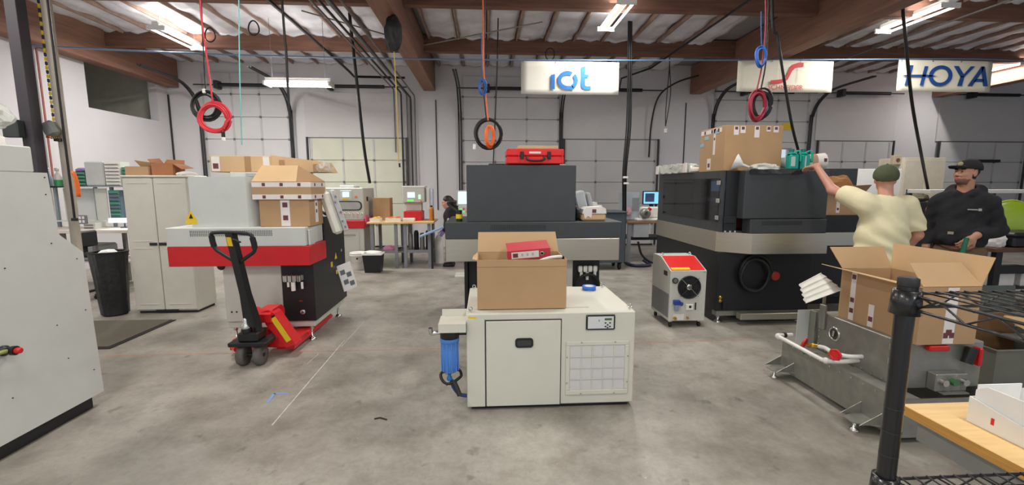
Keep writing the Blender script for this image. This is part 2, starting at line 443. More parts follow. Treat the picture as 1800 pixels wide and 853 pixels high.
d5 = overhead_door(5, 6.2, 8.85, 4.45, True, DOORM, (WX0, WX1, WZ0, WZ1))
overhead_door(6, 9.2, 11.3, 2.86, False, DOORM)
overhead_door(7, 12.75, 15.3, 2.86, False, DOORM)
wn = struct('window_1', B(WX0, WX1, YB+.06, YB+.075, WZ0, WZ1), GLASS)
obj('window_frame', MB().box(WX0, WX1, YB-.02, YB+.1, WZ0, WZ0+.02).box(WX0, WX1, YB-.02, YB+.1, WZ1-.02, WZ1).box(WX0, WX0+.02, YB-.02, YB+.1, WZ0+.02, WZ1-.02).box(WX1-.02, WX1, YB-.02, YB+.1, WZ0+.02, WZ1-.02), SEAM, wn)
a = P(1385, 222, 11.9)
one('warning_notice', B(a.x-.13, a.x+.13, 11.925, 11.935, a.z-.09, a.z+.09), YEL, 'yellow rectangular notice stuck high on the overhead door above the bright window', 'notice')

# ================================================================ LAMPS
def fixture(c, along, label, length=1.22, light=1.0, z_hang=None, twin=.11):
    c = Vector(c); t = thing('fluorescent_light', label, 'ceiling light', c, 'fluorescent ceiling lights')
    def bx(l0, l1, w0, w1, z0, z1, b=0):
        return B(c.x+l0, c.x+l1, c.y+w0, c.y+w1, c.z+z0, c.z+z1, b) if along == 'x' else B(c.x+w0, c.x+w1, c.y+l0, c.y+l1, c.z+z0, c.z+z1, b)
    h = length/2
    obj('housing', bx(-h, h, -.06, .06, .03, .085, .01), mat('lamp_housing', (225, 224, 220), .5), t)
    obj('channel', bx(-h, h, -.05, .05, .086, .125, .008), mat('lamp_housing', (225, 224, 220), .5), t)
    for s in (-1, 1):
        p = Vector((1, 0, 0)) if along == 'x' else Vector((0, 1, 0)); q = Vector((0, 1, 0)) if along == 'x' else Vector((1, 0, 0))
        obj('lamp_tube', MB().cyl(c+p*(-h+.03)+q*s*twin, c+p*(h-.03)+q*s*twin, .019, n=8), TUBEL, t)
        obj('tube_holder', bx(s*h-.03 if s > 0 else -h, h if s > 0 else -h+.03, -.15, .15, -.03, .044), WHP, t)
        top = (ZC if z_hang is None else z_hang)
        e = c+p*(s*h*.8)
        obj('hanger_wire', MB().cyl((e.x, e.y, c.z+.125), (e.x, e.y, top), .004, n=5), CONDUIT, t)
    for sg in (-1, 1):
        ld = bpy.data.lights.new('lamp_glow', 'AREA'); ld.shape = 'RECTANGLE'; ld.size = length-.08; ld.size_y = .045; ld.energy = LAMP_W*light*.5; ld.color = (1, .96, .90)
        lo = bpy.data.objects.new('lamp_glow', ld); C.objects.link(lo); lo.parent = t; lo.location = (0, sg*twin, -.024) if along == 'x' else (sg*twin, 0, -.024)
        if along == 'y': lo.rotation_euler = (0, 0, math.pi/2)
    ud = bpy.data.lights.new('lamp_uplight', 'AREA'); ud.shape = 'RECTANGLE'; ud.size = length; ud.size_y = .3; ud.energy = LAMP_W*min(light, 1.2)*.16; ud.color = (1, .97, .93)
    uo = bpy.data.objects.new('lamp_uplight', ud); C.objects.link(uo); uo.parent = t; uo.location = (0, 0, .14); uo.rotation_euler = (math.pi, 0, math.pi/2 if along == 'y' else 0)
    return t
a = P(315, 84, 9.2); fixture((a.x, 9.2, 4.4), 'y', 'glaring twin-tube ceiling light over the grey two-door cabinet', light=1.6)
a = P(526, 150, 9.0); fixture((a.x, 9.0, 3.55), 'x', 'low-hung twin-tube strip light beside the hanging black cable, left of the beam', light=1.5)
fixture((2.17, 7.6, 4.4), 'y', 'bright twin-tube strip light running towards the blue lettered banner', light=1.5)
fixture((7.2, 7.42, 4.4), 'y', 'bright twin-tube strip light above the red lettered banner, upper right', light=1.7)
fixture((12.35, 10.4, 4.4), 'y', 'twin-tube strip light partly behind the rightmost banner', light=1.3)
fixture((-6.3, 5.0, 4.4), 'y', 'twin-tube strip light above the left aisle, out of the frame', light=1)
for x in (-6.3, -2.0, 2.17, 7.2):
    for y in (4.2, .6, -2.6):
        if x < -5 and y > 4: continue
        if x > 6 and y < 0: continue
        k = 1.0 if x < 5 else .3
        fixture((x, y, 4.4), 'y', 'twin-tube ceiling strip light overhead, out of the frame', light=k)

# ================================================================ MACHINES
def screws(root, pts, nrm, r=.006, m=None):
    for p in pts:
        p = Vector(p); obj('screw', MB().cyl(p, p+Vector(nrm)*.004, r, n=8), m or CHROME, root)
def level_foot(root, x, y, h=.14):
    o = obj('levelling_foot', MB().lathe([(.045, 0), (.045, .012), (.02, .03), (.013, .034), (.013, h)], (x, y, 0), n=16), CHROME, root)
    obj('lock_nut', MB().lathe([(.024, h-.03), (.024, h-.012)], (x, y, 0), n=6, smooth=False), CHROME, o)
def sticker(root, c, w, h, ax, m=YEL, nm='sticker', t=.002):
    """thin label on a face: ax = '-y' (faces camera), '+x', '-x', '+z'"""
    c = Vector(c)
    if ax == '-y': mb = B(c.x-w/2, c.x+w/2, c.y-t, c.y-.0003, c.z-h/2, c.z+h/2)
    elif ax == '+x': mb = B(c.x+.0003, c.x+t, c.y-w/2, c.y+w/2, c.z-h/2, c.z+h/2)
    elif ax == '-x': mb = B(c.x-t, c.x-.0003, c.y-w/2, c.y+w/2, c.z-h/2, c.z+h/2)
    else: mb = B(c.x-w/2, c.x+w/2, c.y-h/2, c.y+h/2, c.z+.0003, c.z+t)
    return obj(nm, mb, m, root)
def eyebolt(root, x, y, z, r=.014):
    o = obj('eye_bolt', MB().cyl((x, y, z), (x, y, z+.012), .009, n=8), CHROME, root)
    obj('bolt_ring', MB().tube(ring((x, y, z+.012+r), r, r, 14), .004, 6, True), CHROME, o)
def slots(root, x0, x1, z0, z1, y, nx, nz, m=BLK, nm='vent_perforation'):
    mb = MB(); dx = (x1-x0)/nx; dz = (z1-z0)/nz
    for i in range(nx):
        for j in range(nz): mb.box(x0+dx*(i+.22), x0+dx*(i+.78), y-.0015, y-.0003, z0+dz*(j+.22), z0+dz*(j+.78))
    o = obj(nm, mb, m, root); o['kind'] = 'stuff'; return o

# ---- big white machine housing, cropped by the left frame edge
def big_housing():
    X = -2.9; t = thing('machine_housing', 'large plain white machine housing with stepped top cropped at the left edge', 'machine', (-3.5, 2.6, 0))
    pr = [PX(83, 304, X), PX(103, 412, X), PX(146, 443, X), PX(185, 703, X)]
    zb = .10
    poly = [(1.4, zb), (pr[3].y, zb), (pr[2].y, pr[2].z), (pr[1].y, pr[1].z), (pr[0].y, pr[0].z), (1.4, pr[0].z)]
    body = obj('housing_body', MB().prism(poly, 0, -4.3, X), WHITE, t)
    tp = PX(57, 258, X)
    obj('upper_housing', B(-4.25, X-.005, 1.4, tp.y, pr[0].z+.0005, tp.z, .008), WHITE, t)
    obj('plinth', B(-4.2, X-.04, 1.45, pr[3].y-.06, 0, zb-.0005), BLK, t)
    scr = [PX(u, v, X) for u, v in ((78, 312), (90, 428), (135, 455), (8, 472), (80, 342), (150, 545), (100, 572), (22, 700), (165, 650), (120, 330+300))]
    screws(t, scr, (1, 0, 0), .004, DARKM)
    k = PX(5, 617, X)
    h = obj('coupling', MB().lathe([(.032, 0), (.032, .015), (.022, .02), (.022, .05), (.028, .052), (.028, .075)], k, (1, 0, 0), 16), BLK, t)
    obj('red_plug', MB().lathe([(.018, .076), (.018, .10), (.012, .105)], k, (1, 0, 0), 12), JRED, h)
    obj('hose_end', MB().tube(curve([k+Vector((.04, 0, 0)), k+Vector((.05, -.06, .01)), k+Vector((.04, -.14, .0)), k+Vector((.01, -.2, -.02))], 4), .012), mat('olive_hose', (150, 160, 80), .5), h)
    return pr[0].z, tp.z, tp.y
BH_Z0, BH_Z1, BH_Y = big_housing()
# things on top of the white housing
rb = random.Random(3)
def crumple(c, r, seed, sub=3, amp=.25, flat=.6):
    bm = bmesh.new(); bmesh.ops.create_icosphere(bm, subdivisions=sub, radius=1); rr = random.Random(seed); mb = MB()
    ph = [Vector((rr.uniform(-1, 1), rr.uniform(-1, 1), rr.uniform(-1, 1))).normalized()*rr.uniform(3, 8) for _ in range(9)]
    vs = []
    for v in bm.verts:
        k = 1+amp*sum(abs(math.sin(p.dot(v.co)+i)) for i, p in enumerate(ph))/9*2-amp; q = v.co*k; q.z = max(q.z, -flat)
        vs.append((c[0]+q.x*r[0], c[1]+q.y*r[1], c[2]+(q.z+flat)*r[2]))
    mb.add(vs, [[v.index for v in f.verts] for f in bm.faces]); bm.free(); return mb
FILM = mat('cloudy_plastic_film', (222, 226, 220), .2, var=.05, alpha=.75, bump=.6, bscale=18)
t = thing('wrapped_spool', 'white spool with a red mark wrapped in crumpled clear film on the white housing', 'package', (-3.06, 2.92, BH_Z1))
obj('spool', MB().lathe([(.10, 0), (.10, .05), (.07, .06), (.07, .085), (.035, .09)], (-3.04, 2.93, BH_Z1+.001), n=20), WHP, t)
obj('red_mark', MB().lathe([(.03, .0905), (.03, .10)], (-3.04, 2.93, BH_Z1+.001), n=14), JRED, t)
obj('plastic_film', crumple((-3.10, 2.92, BH_Z1+.112), (.16, .2, .11), 5, 3, .35), FILM, t)

# ---- red and white lens machine on the left
LX0, LX1, LY = -3.16, -1.78, 4.57
def left_machine():
    t = thing('lens_machine', 'white lens machine with a wide red band on its front, standing over the pallet jack', 'machine', (-2.4, 5.2, 0))
    obj('base_frame', MB().box(-2.72, -1.82, 4.72, 4.80, .15, .22, .006).box(-1.90, -1.82, 4.80, 5.7, .15, .22, .006).box(-2.72, -1.90, 5.62, 5.7, .15, .22, .006).box(-2.72, -2.64, 4.80, 5.62, .15, .22, .006), LGREY, t)
    for x, y in ((-1.87, 4.75), (-1.87, 5.6), (-2.66, 5.6), (-2.66, 4.75)): level_foot(t, x, y, .15)
    obj('front_cover', B(-2.72, -2.13, 4.70, 5.0, .221, .838, .006), LGREY, t)
    blk = obj('control_cabinet', MB().prism([(4.70, .221), (5.76, .221), (5.76, 1.30), (5.06, 1.30), (5.06, .838), (4.70, .838)], 0, -2.129, -1.80), BLK, t)
    obj('rear_body', B(-2.72, -2.1295, 5.001, 5.76, .221, .838, .006), LGREY, t)
    # band, wider than the base
    band = MB().box(LX0, LX1, LY, 5.05, .84, 1.04, .006); obj('red_band', band, RED, t)
    obj('white_band', B(LX0, LX1-.03, LY, 5.05, 1.0405, 1.23, .006), WHITE, t)
    slots(t, -2.93, -2.13, 1.145, 1.205, LY, 46, 4)
    obj('band_back', B(LX0+.1, -2.13, 5.051, 5.7, .84, 1.23, .006), WHITE, t)
    # hood with chamfered right side
    hood = obj('hood', MB().prism([(-2.93, 4.62), (-2.38, 4.62), (-2.315, 4.78), (-2.315, 5.3), (-2.93, 5.3)], 2, 1.2305, 1.735), WHITE, t)
    back = obj('rear_housing', B(-2.9, -2.1, 5.301, 5.65, 1.2305, 1.80, .006), WHITE, t)
    for x in (-2.66, -2.28): obj('hinge', B(x-.05, x+.05, 5.27, 5.2985, 1.7505, 1.785), CHROME, back)
    c = P(336, 380, 4.62)
    obj('warning_sign', MB().prism([(c.z-.04, c.x-.055), (c.z-.04, c.x+.055), (c.z+.055, c.x)], 1, 4.6175, 4.6195), YEL, hood)
    obj('warning_print', MB().prism([(c.z-.025, c.x-.02), (c.z-.025, c.x+.02), (c.z+.025, c.x)], 1, 4.6155, 4.6172), BLK, hood)
    sticker(hood, (c.x, 4.62, c.z-.062), .11, .035, '-y', YEL, 'warning_text_plate')
    # pneumatic unit on the black front
    v = obj('valve_block', B(-2.1, -1.9, 4.655, 4.6995, .665, .72, .008), GALV, t)
    for i in range(4): obj('regulator', B(-2.09+i*.046, -2.05+i*.046, 4.625, 4.6545, .655, .73, .008), CHROME, v)
    for x, r, l in ((-2.04, .012, .05), (-1.99, .022, .09), (-1.90, .012, .07)): obj('filter_bowl', MB().cyl((x, 4.64, .654-l), (x, 4.64, .6535), r, n=12), WHP, v)
    obj('drain_port', MB().lathe([(.028, 0), (.024, .02), (.012, .021)], (-1.93, 4.6995, .32), (0, -1, 0), 14), CHROME, t)
    obj('name_plate', B(-1.965, -1.93, 4.697, 4.6996, .43, .445), CHROME, t)
    obj('cable_gland', MB().lathe([(.04, 0), (.04, .02), (.03, .03)], P(390, 468, 4.71), (0, -1, 0), 14), BLK, t)
    screws(t, [(-2.66, 4.6995, .33), (-2.61, 4.6995, .33)], (0, -1, 0), .009, BLK)
    # stickers on the black side
    for (u, vv), w, h in (((583, 465), .06, .06), ((592, 478), .05, .05)):
        p = PX(u, vv, -1.80); sticker(t, p, w, h, '+x')
    p = PX(590, 450, -1.80); obj('warning_sign', MB().prism([(p.y-.04, p.z-.035), (p.y+.04, p.z-.035), (p.y, p.z+.04)], 0, -1.7995, -1.797), YEL, t)
    sticker(t, PX(600, 440, -1.80), .02, .03, '+x', WHP)
    # document pouch taped to the side
    p = PX(600, 485, -1.795)
    mb = MB().box(-.004, .004, -.09, .09, -.17, .17); mb.tf(Matrix.Translation((p.x+.085, p.y-.05, p.z)) @ Matrix.Rotation(math.radians(-48), 4, 'Z') @ Matrix.Rotation(math.radians(14), 4, 'X'))
    dc = obj('document_pouch', mb, PAPER, t)
    mb = MB()
    for (a, b) in ((-.04, .07), (.03, .02), (-.03, -.06), (.04, -.1)): mb.box(.0042, .0052, a-.03, a+.03, b-.03, b+.03)
    mb.tf(Matrix.Translation((p.x+.085, p.y-.05, p.z)) @ Matrix.Rotation(math.radians(-48), 4, 'Z') @ Matrix.Rotation(math.radians(14), 4, 'X'))
    obj('document_print', mb, mat('document_print', (110, 115, 122), .7), dc)
    # open corner at the band's right end
    obj('bracket', B(-1.805, -1.785, 4.62, 4.75, 1.0405, 1.20, .004), WHITE, t)
left_machine()

# ---- pallet jack under it
def pallet_jack():
    t = thing('pallet_jack', 'red hand pallet jack with black tiller parked under the lens machine', 'pallet jack', (-2.15, 4.1, 0))
    X = -2.16
    th = Matrix.Translation((X, 0, 0))
    for s in (-1, 1):
        o = obj('steer_wheel', MB().lathe([(.05, -.03), (.088, -.032), (.094, -.02), (.094, .02), (.088, .032), (.05, .03)], (X+s*.075, 4.08, .095), (1, 0, 0), 28), mat('worn_rubber', (96, 90, 86), .7, var=.2, scale=20), t)
        obj('wheel_hub', MB().lathe([(.05, -.026), (.05, .026)], (X+s*.075, 4.08, .095), (1, 0, 0), 18), DARKM, o)
        obj('fork', MB().prism([(4.3, .06), (4.3, .135), (5.35, .105), (5.42, .06)], 0, X+s*.16-.0 if s < 0 else X+.12, X+s*.16-.16 if s < 0 else X+.29), JRED, t)
    obj('axle', MB().cyl((X-.11, 4.08, .095), (X+.11, 4.08, .095), .018), BLK, t)
    obj('axle_yoke', B(X-.17, X+.17, 4.0, 4.2, .195, .235, .008), BLK, t)
    obj('pump_block', MB().box(X-.09, X+.09, 4.02, 4.2, .2355, .32, .012).cyl((X-.02, 4.06, .32), (X-.02, 4.06, .36), .045).cyl((X+.06, 4.1, .32), (X+.06, 4.1, .38), .035), BLK, t)
    obj('piston', MB().lathe([(.04, .36), (.045, .375), (.03, .40), (.022, .41), (.025, .44), (.012, .455)], (X-.02, 4.05, 0), n=16), CHROME, t)
    # A-shaped red body
    obj('cross_head', MB().prism([(4.20, .36), (4.20, .44), (4.26, .475), (4.44, .475), (4.5, .42), (4.5, .36)], 0, X-.0, X+.13), JRED, t)
    obj('head_plate', B(X-.26, X+.27, 4.24, 4.2985, .10, .19, .008), JRED, t)
    for sg in (-.66, 1):
        arm = obj('side_arm', MB().prism([(.455, X+sg*.03), (.475, X+sg*.10), (.44, X+sg*.155), (.13, X+sg*.335), (.10, X+sg*.245), (.33, X+sg*.07)], 1, 4.225, 4.37), JRED, t)
        if sg > 0:
            M = Matrix.Translation((X+.208, 4.2235, .285)) @ Matrix.Rotation(math.radians(60), 4, 'Y')
            st = obj('yellow_sticker', B(-.135, .135, -.0012, .0008, -.026, .026, M=M), YEL, arm); obj('sticker_end', B(-.155, -.1355, -.0012, .0008, -.026, .026, M=M), BLK, arm)
    obj('toe', MB().cyl((X-.25, 4.26, .11), (X-.19, 4.2, .11), .035), JRED, t)
    obj('pivot_pin', MB().cyl((X+.3105, 4.57, .14), (X+.335, 4.57, .14), .022), JRED, t)
    # tiller
    a = Vector((X+.03, 4.08, .38)); b = Vector((X-.02, 3.93, 1.245)); ax = (b-a).normalized()
    R = ax.to_track_quat('Z', 'Y').to_matrix().to_4x4(); L = (b-a).length
    pole = MB(); w0, w1 = .062, .038
    pole.add([Matrix.Translation(a) @ R @ Vector(q) for q in ((-w0, -.04, 0), (w0, -.04, 0), (w0, .04, 0), (-w0, .04, 0), (-w1, -.03, L*.35), (w1, -.03, L*.35), (w1, .03, L*.35), (-w1, .03, L*.35), (-w1, -.025, L), (w1, -.025, L), (w1, .025, L), (-w1, .025, L))],
             [(3,2,1,0),(0,1,5,4),(1,2,6,5),(2,3,7,6),(3,0,4,7),(4,5,9,8),(5,6,10,9),(6,7,11,10),(7,4,8,11),(8,9,10,11)])
    p = obj('tiller', pole, BLK, t)
    obj('yellow_sticker', B(-.025, .025, -.033, -.0285, L*.875, L*.965, M=Matrix.Translation(a) @ R), YEL, p)
    M = Matrix.Translation(a) @ R
    H = [(-.03, 0, L*.70), (-.13, 0, L*.765), (-.2, 0, L*.815), (-.222, 0, L*.87), (-.218, 0, L*.96), (-.185, 0, L*.995), (0, 0, L*1.005), (.185, 0, L*.995), (.218, 0, L*.96), (.222, 0, L*.87), (.2, 0, L*.815), (.13, 0, L*.765), (.03, 0, L*.70)]
    lp = obj('handle_loop', MB().tube([M @ v for v in curve(H, 4)], .0165, 8), BLK, t)
    for s in (-1, 1): obj('grip', MB().tube([M @ Vector(v) for v in ((s*.218, 0, L*.85), (s*.222, 0, L*.90), (s*.218, 0, L*.96))], .024, 8), RUB, lp)
    obj('release_lever', MB().tube([M @ Vector(v) for v in ((.02, -.02, L*.945), (.07, -.035, L*.945), (.13, -.045, L*.925))], .008, 6), BLK, t)
pallet_jack()

# ---- charcoal machine in the middle
CX0, CX1, CY = -.44, 1.52, 4.9
def centre_machine():
    t = thing('lens_machine', 'charcoal lens machine with steel band and red case on top, behind the ivory chiller', 'machine', (.5, 5.5, 0))
    obj('base_body', B(-.2, 1.35, 5.10, 6.1, .14, .80, .008), BLK, t)
    obj('leg_cover', B(-.24, -.2005, 5.02, 5.5, .05, .80, .004), BLK, t)
    obj('front_cover', B(.95, 1.02, 5.05, 5.099, .14, .80, .004), LGREY, t)
    for x in (-.1, 1.2):
        for y in (5.2, 5.95): level_foot(t, x, y, .139)
    obj('steel_band', B(CX0, CX1, CY, 5.9, .805, 1.06, .006), STEEL, t)
    obj('dark_band', B(CX0, CX1+.02, CY, 5.9, 1.0605, 1.245, .006), CHAR, t)
    slots(t, .06, .68, 1.155, 1.215, CY, 34, 4)
    hood = obj('hood', B(-.2, 1.02, CY+.05, 5.5, 1.2455, 1.872, .006), CHAR, t)
    rear = obj('rear_housing', B(.05, 1.0, 5.501, 5.88, 1.2455, 1.915, .006), CHAR, t)
    for x in (-.06, .87): obj('hinge', B(x-.035, x+.035, CY+.06, CY+.09, 1.8722, 1.884, .003), CHROME, hood)
    v = obj('valve_block', B(1.08, 1.32, 5.05, 5.0995, .66, .71, .008), GALV, t)
    for i in range(4): obj('regulator', B(1.085+i*.058, 1.13+i*.058, 5.02, 5.0495, .645, .72, .008), WHP, v)
    for x, l in ((1.12, .05), (1.19, .09), (1.28, .05)): obj('filter_bowl', MB().cyl((x, 5.04, .6445-l), (x, 5.04, .6445), .018, n=12), WHP, v)
    obj('hose', MB().tube(curve([(1.06, 5.04, .3), (1.06, 5.02, .5), (1.12, 5.0, .6), (1.22, 5.0, .62), (1.31, 5.01, .55), (1.33, 5.04, .35)], 6), .018, 8), CABLE, t)
centre_machine()
# red tool case on the hood
def tool_case():
    z = 1.885; t = thing('tool_case', 'red plastic tool case lying on the charcoal machine', 'case', (.56, 5.15, z))
    x0, x1, y0, y1 = .245, .885, 4.97, 5.36
    obj('lower_shell', B(x0, x1, y0, y1, z, z+.085, .012), CASER, t); obj('lid', B(x0, x1, y0, y1, z+.0875, z+.165, .012), CASER, t)
    for x in (x0+.17, x1-.17):
        l = obj('latch', B(x-.02, x+.02, y0-.014, y0-.0005, z+.055, z+.135, .004), BLK, t); obj('latch_tab', B(x-.012, x+.012, y0-.02, y0-.0145, z+.05, z+.08, .002), BLK, l)
    obj('handle', MB().tube(curve([(.47, y0-.004, z+.085), (.47, y0-.03, z+.05), (.52, y0-.035, z+.035), (.61, y0-.035, z+.035), (.66, y0-.03, z+.05), (.66, y0-.004, z+.085)], 4), .011, 8), BLK, t)
    sticker(t, (.56, y0, z+.125), .13, .022, '-y', LABEL)
    for x in (x0+.135, x1-.02): obj('shell_rib', B(x-.005, x+.005, y0-.006, y0-.0003, z+.01, z+.155), CASER, t)
    one('cardboard_slab', B(.37, .82, 4.98, 5.28, z+.1655, z+.2, .004), CARDL, 'flat cardboard carton resting on the red tool case', 'carton')
tool_case()

# ---- ivory chiller in the foreground
def chiller():
    x0, x1, y0, y1, z1 = -.14, 1.10, 3.10, 3.92, .735
    t = thing('chiller', 'ivory floor-standing chiller cabinet with filter grille and blue water filter', 'chiller', (.48, 3.5, 0))
    obj('body', B(x0, x1, y0, y1, .03, z1, .008), IVORY, t)
    obj('base_skirt', B(x0+.03, x1-.03, y0+.03, y1-.03, 0, .0295), BLK, t)
    obj('top_panel', B(x0+.02, .78, y0+.12, y1-.02, z1+.0003, z1+.006, .003), IVORY, t)
    obj('left_post_panel', B(x0+.003, -.008, y0-.006, y0-.0005, .032, z1-.035, .003), IVORY, t)
    d = obj('door', B(.002, .545, y0-.012, y0-.0005, .035, z1-.055, .004), IVORY, t)
    gap = mat('door_gap', (50, 50, 46), .8)
    obj('door_gap', MB().box(-.006, .001, y0-.004, y0-.0003, .032, z1-.045).box(.0012, .551, y0-.004, y0-.0003, z1-.053, z1-.046).box(.546, .551, y0-.004, y0-.0003, .032, z1-.0535), gap, t)
    hd = obj('handle_frame', RR(.212, .343, y0-.020, y0-.0125, .482, .553, .022), BLK, d)
    obj('pull_recess', RR(.226, .329, y0-.0225, y0-.0205, .497, .539, .016), mat('recess_sheen', (58, 58, 60), .3), hd)
    # display
    cp = obj('control_panel', B(.73, .945, y0-.010, y0-.0005, .60, .715, .004), BLK, t)
    fp = obj('panel_face', B(.742, .933, y0-.0135, y0-.0105, .612, .703, .002), mat('panel_silver', (214, 216, 216), .4, var=.02), cp)
    obj('lcd', B(.865, .918, y0-.0155, y0-.0138, .675, .690), mat('lcd_green', (72, 92, 62), .3, emit=.15), fp)
    for dx, dz in ((.872, .655), (.905, .655), (.888, .640), (.872, .628), (.905, .628), (.888, .620)): obj('button', B(dx-.006, dx+.006, y0-.016, y0-.0138, dz-.0045, dz+.0045), DARKM, fp)
    obj('logo_print', B(.822, .826, y0-.0148, y0-.0138, .665, .68), BLK, fp)
    screws(cp, [(x, y0-.0105, z) for x in (.736, .939) for z in (.607, .708)], (0, -1, 0), .003)
    # filter grille
    gx0, gx1, gz0, gz1 = .585, 1.055, .105, .515
    fr = obj('grille_frame', MB().box(gx0, gx1, y0-.010, y0-.0005, gz0, gz0+.035, .003).box(gx0, gx1, y0-.010, y0-.0005, gz1-.03, gz1, .003).box(gx0, gx0+.03, y0-.010, y0-.0005, gz0+.0355, gz1-.0305, .003).box(gx1-.03, gx1, y0-.010, y0-.0005, gz0+.0355, gz1-.0305, .003), IVORY, t)
    obj('filter_mat', B(gx0+.031, gx1-.031, y0-.0035, y0-.0006, gz0+.036, gz1-.031), mat('filter_mat', (212, 210, 208), .9, var=.03, scale=160), fr)
    for i in range(1, 5):
        x = gx0+.03+(gx1-gx0-.06)*i/5; obj('grille_bar', B(x-.003, x+.003, y0-.0085, y0-.0037, gz0+.0355, gz1-.0305), IVORY, fr)
    for j in range(1, 4):
        z = gz0+.035+(gz1-gz0-.065)*j/4; obj('grille_bar', B(gx0+.0305, gx1-.0305, y0-.0095, y0-.0087, z-.003, z+.003), IVORY, fr)
    screws(fr, [(.70, y0-.0105, gz1-.006), (.95, y0-.0105, gz1-.006), (.70, y0-.0105, gz0+.01), (.95, y0-.0105, gz0+.01), (gx0+.008, y0-.0105, .40), (gx1-.008, y0-.0105, .40), (gx0+.008, y0-.0105, .2), (gx1-.008, y0-.0105, .2)], (0, -1, 0), .006)
    for x, y in ((x0+.03, y0+.05), (x1-.03, y0+.06), (x0+.04, y1-.05), (x1-.05, y1-.06)): eyebolt(t, x, y, z1)
    sticker(t, (x0+.045, y0, .70), .06, .028, '-y', YEL)
    # side bracket with blue water filter
    fx, fy = -.262, 3.13
    br = obj('filter_bracket', MB().box(-.335, x0-.0005, fy-.08, fy+.13, .672, .678).box(-.335, x0-.0005, fy-.08, fy-.076, .615, .6715).box(-.325, x0-.0005, fy+.126, fy+.13, .678, .73), IVORY, t)
    obj('filter_head', MB().lathe([(.06, .555), (.068, .56), (.068, .613)], (fx, fy, 0), n=28), BLK, t)
    wf = obj('filter_bowl', MB().lathe([(.05, .30), (.056, .305), (.061, .45), (.062, .525), (.07, .53), (.07, .5545)], (fx, fy, 0), n=28), BLUEP, t)
    for k in range(6):
        a = -math.pi*.95+math.pi*.9*k/5; p = Vector((fx+math.cos(a)*.0605, fy+math.sin(a)*.0605, 0)); obj('bowl_rib', MB().cyl(p+Vector((0, 0, .31)), p+Vector((0, 0, .525)), .0055, n=6), BLUEP, wf)
    obj('pipe_elbow', MB().tube(curve([(fx-.068, fy, .59), (fx-.1, fy, .59), (fx-.125, fy, .585), (fx-.135, fy-.005, .6), (fx-.135, fy-.01, .63)], 4), .016, 8), CHROME, t)
    obj('pipe_nipple', MB().cyl((fx+.0685, fy, .585), (x0-.0005, fy, .585), .014), BLK, t)
    wr = obj('filter_wrench', MB().tube(ring((fx+.005, fy, .262), .075, .075, 26, (1, 0, 0), (0, 1, .25)), .011, 6, True), RUB, t)
    obj('wrench_grip', MB().tube([(fx+.03, fy-.07, .248), (fx+.05, fy-.10, .22), (fx+.075, fy-.13, .17)], .018, 8), RUB, wr)
    vb = obj('drain_valve', MB().lathe([(.02, 0), (.02, .02), (.012, .03), (.012, .06)], (fx-.005, fy-.02, .24), n=12), mat('blue_collet', (30, 110, 180), .4), t)
    obj('valve_tip', MB().lathe([(.008, -.045), (.014, -.03), (.014, -.001)], (fx-.015, fy-.02, .24), n=10), WHP, vb); obj('red_cap', MB().cyl((fx-.03, fy-.02, .205), (fx-.012, fy-.02, .212), .013, n=10), JRED, vb)
    obj('drain_hose', MB().tube(curve([(fx+.01, fy-.01, .235), (fx+.02, fy-.005, .18), (fx+.06, fy, .12), (fx+.11, fy, .105), (x0-.0005, fy, .105)], 6), .014, 8), NAVY, t)
chiller()

# ---------------------------------------------------------------- cartons and small things on the machines
def tape(root, x0, x1, y0, y1, z0, z1, prints, m=LABEL):
    """a printed tape strip (thin box) with square prints given as boxes"""
    o = obj('tape_strip', B(x0, x1, y0, y1, z0, z1), m, root)
    for p in prints: obj('tape_print', B(*p), PRINT, o)
    return o
def tape_front(root, xc, w, y, z0, z1, sq=(.3, .7), s=.035):
    return tape(root, xc-w/2, xc+w/2, y-.0015, y-.0003, z0, z1, [(xc-s/2, xc+s/2, y-.0024, y-.0016, z0+(z1-z0)*k-s/2, z0+(z1-z0)*k+s/2) for k in sq])
def tape_frontH(root, x0, x1, w, y, zc, sq=(.2, .5, .8), s=.032):
    return tape(root, x0, x1, y-.0015, y-.0003, zc-w/2, zc+w/2, [(x0+(x1-x0)*k-s/2, x0+(x1-x0)*k+s/2, y-.0024, y-.0016, zc-s/2, zc+s/2) for k in sq])
def tape_sideX(root, x, sg, yc, w, z0, z1, sq=(.3, .7), s=.035):
    a, b = (x-.0015, x-.0003) if sg < 0 else (x+.0003, x+.0015); c, d = (x-.0024, x-.0016) if sg < 0 else (x+.0016, x+.0024)
    return tape(root, a, b, yc-w/2, yc+w/2, z0, z1, [(c, d, yc-s/2, yc+s/2, z0+(z1-z0)*k-s/2, z0+(z1-z0)*k+s/2) for k in sq])
def tape_sideH(root, x, sg, y0, y1, w, zc, sq=(.25, .75), s=.032):
    a, b = (x-.0015, x-.0003) if sg < 0 else (x+.0003, x+.0015); c, d = (x-.0024, x-.0016) if sg < 0 else (x+.0016, x+.0024)
    return tape(root, a, b, y0, y1, zc-w/2, zc+w/2, [(c, d, y0+(y1-y0)*k-s/2, y0+(y1-y0)*k+s/2, zc-s/2, zc+s/2) for k in sq])
def flap(root, quad, t=.005, m=CARDI):
    q = [Vector(p) for p in quad]; n = (q[1]-q[0]).cross(q[3]-q[0]).normalized()*t; vs = q+[p+n for p in q]
    return obj('flap', MB().add(vs, [(0,3,2,1),(4,5,6,7),(0,1,5,4),(1,2,6,5),(2,3,7,6),(3,0,4,7)]), m, root)

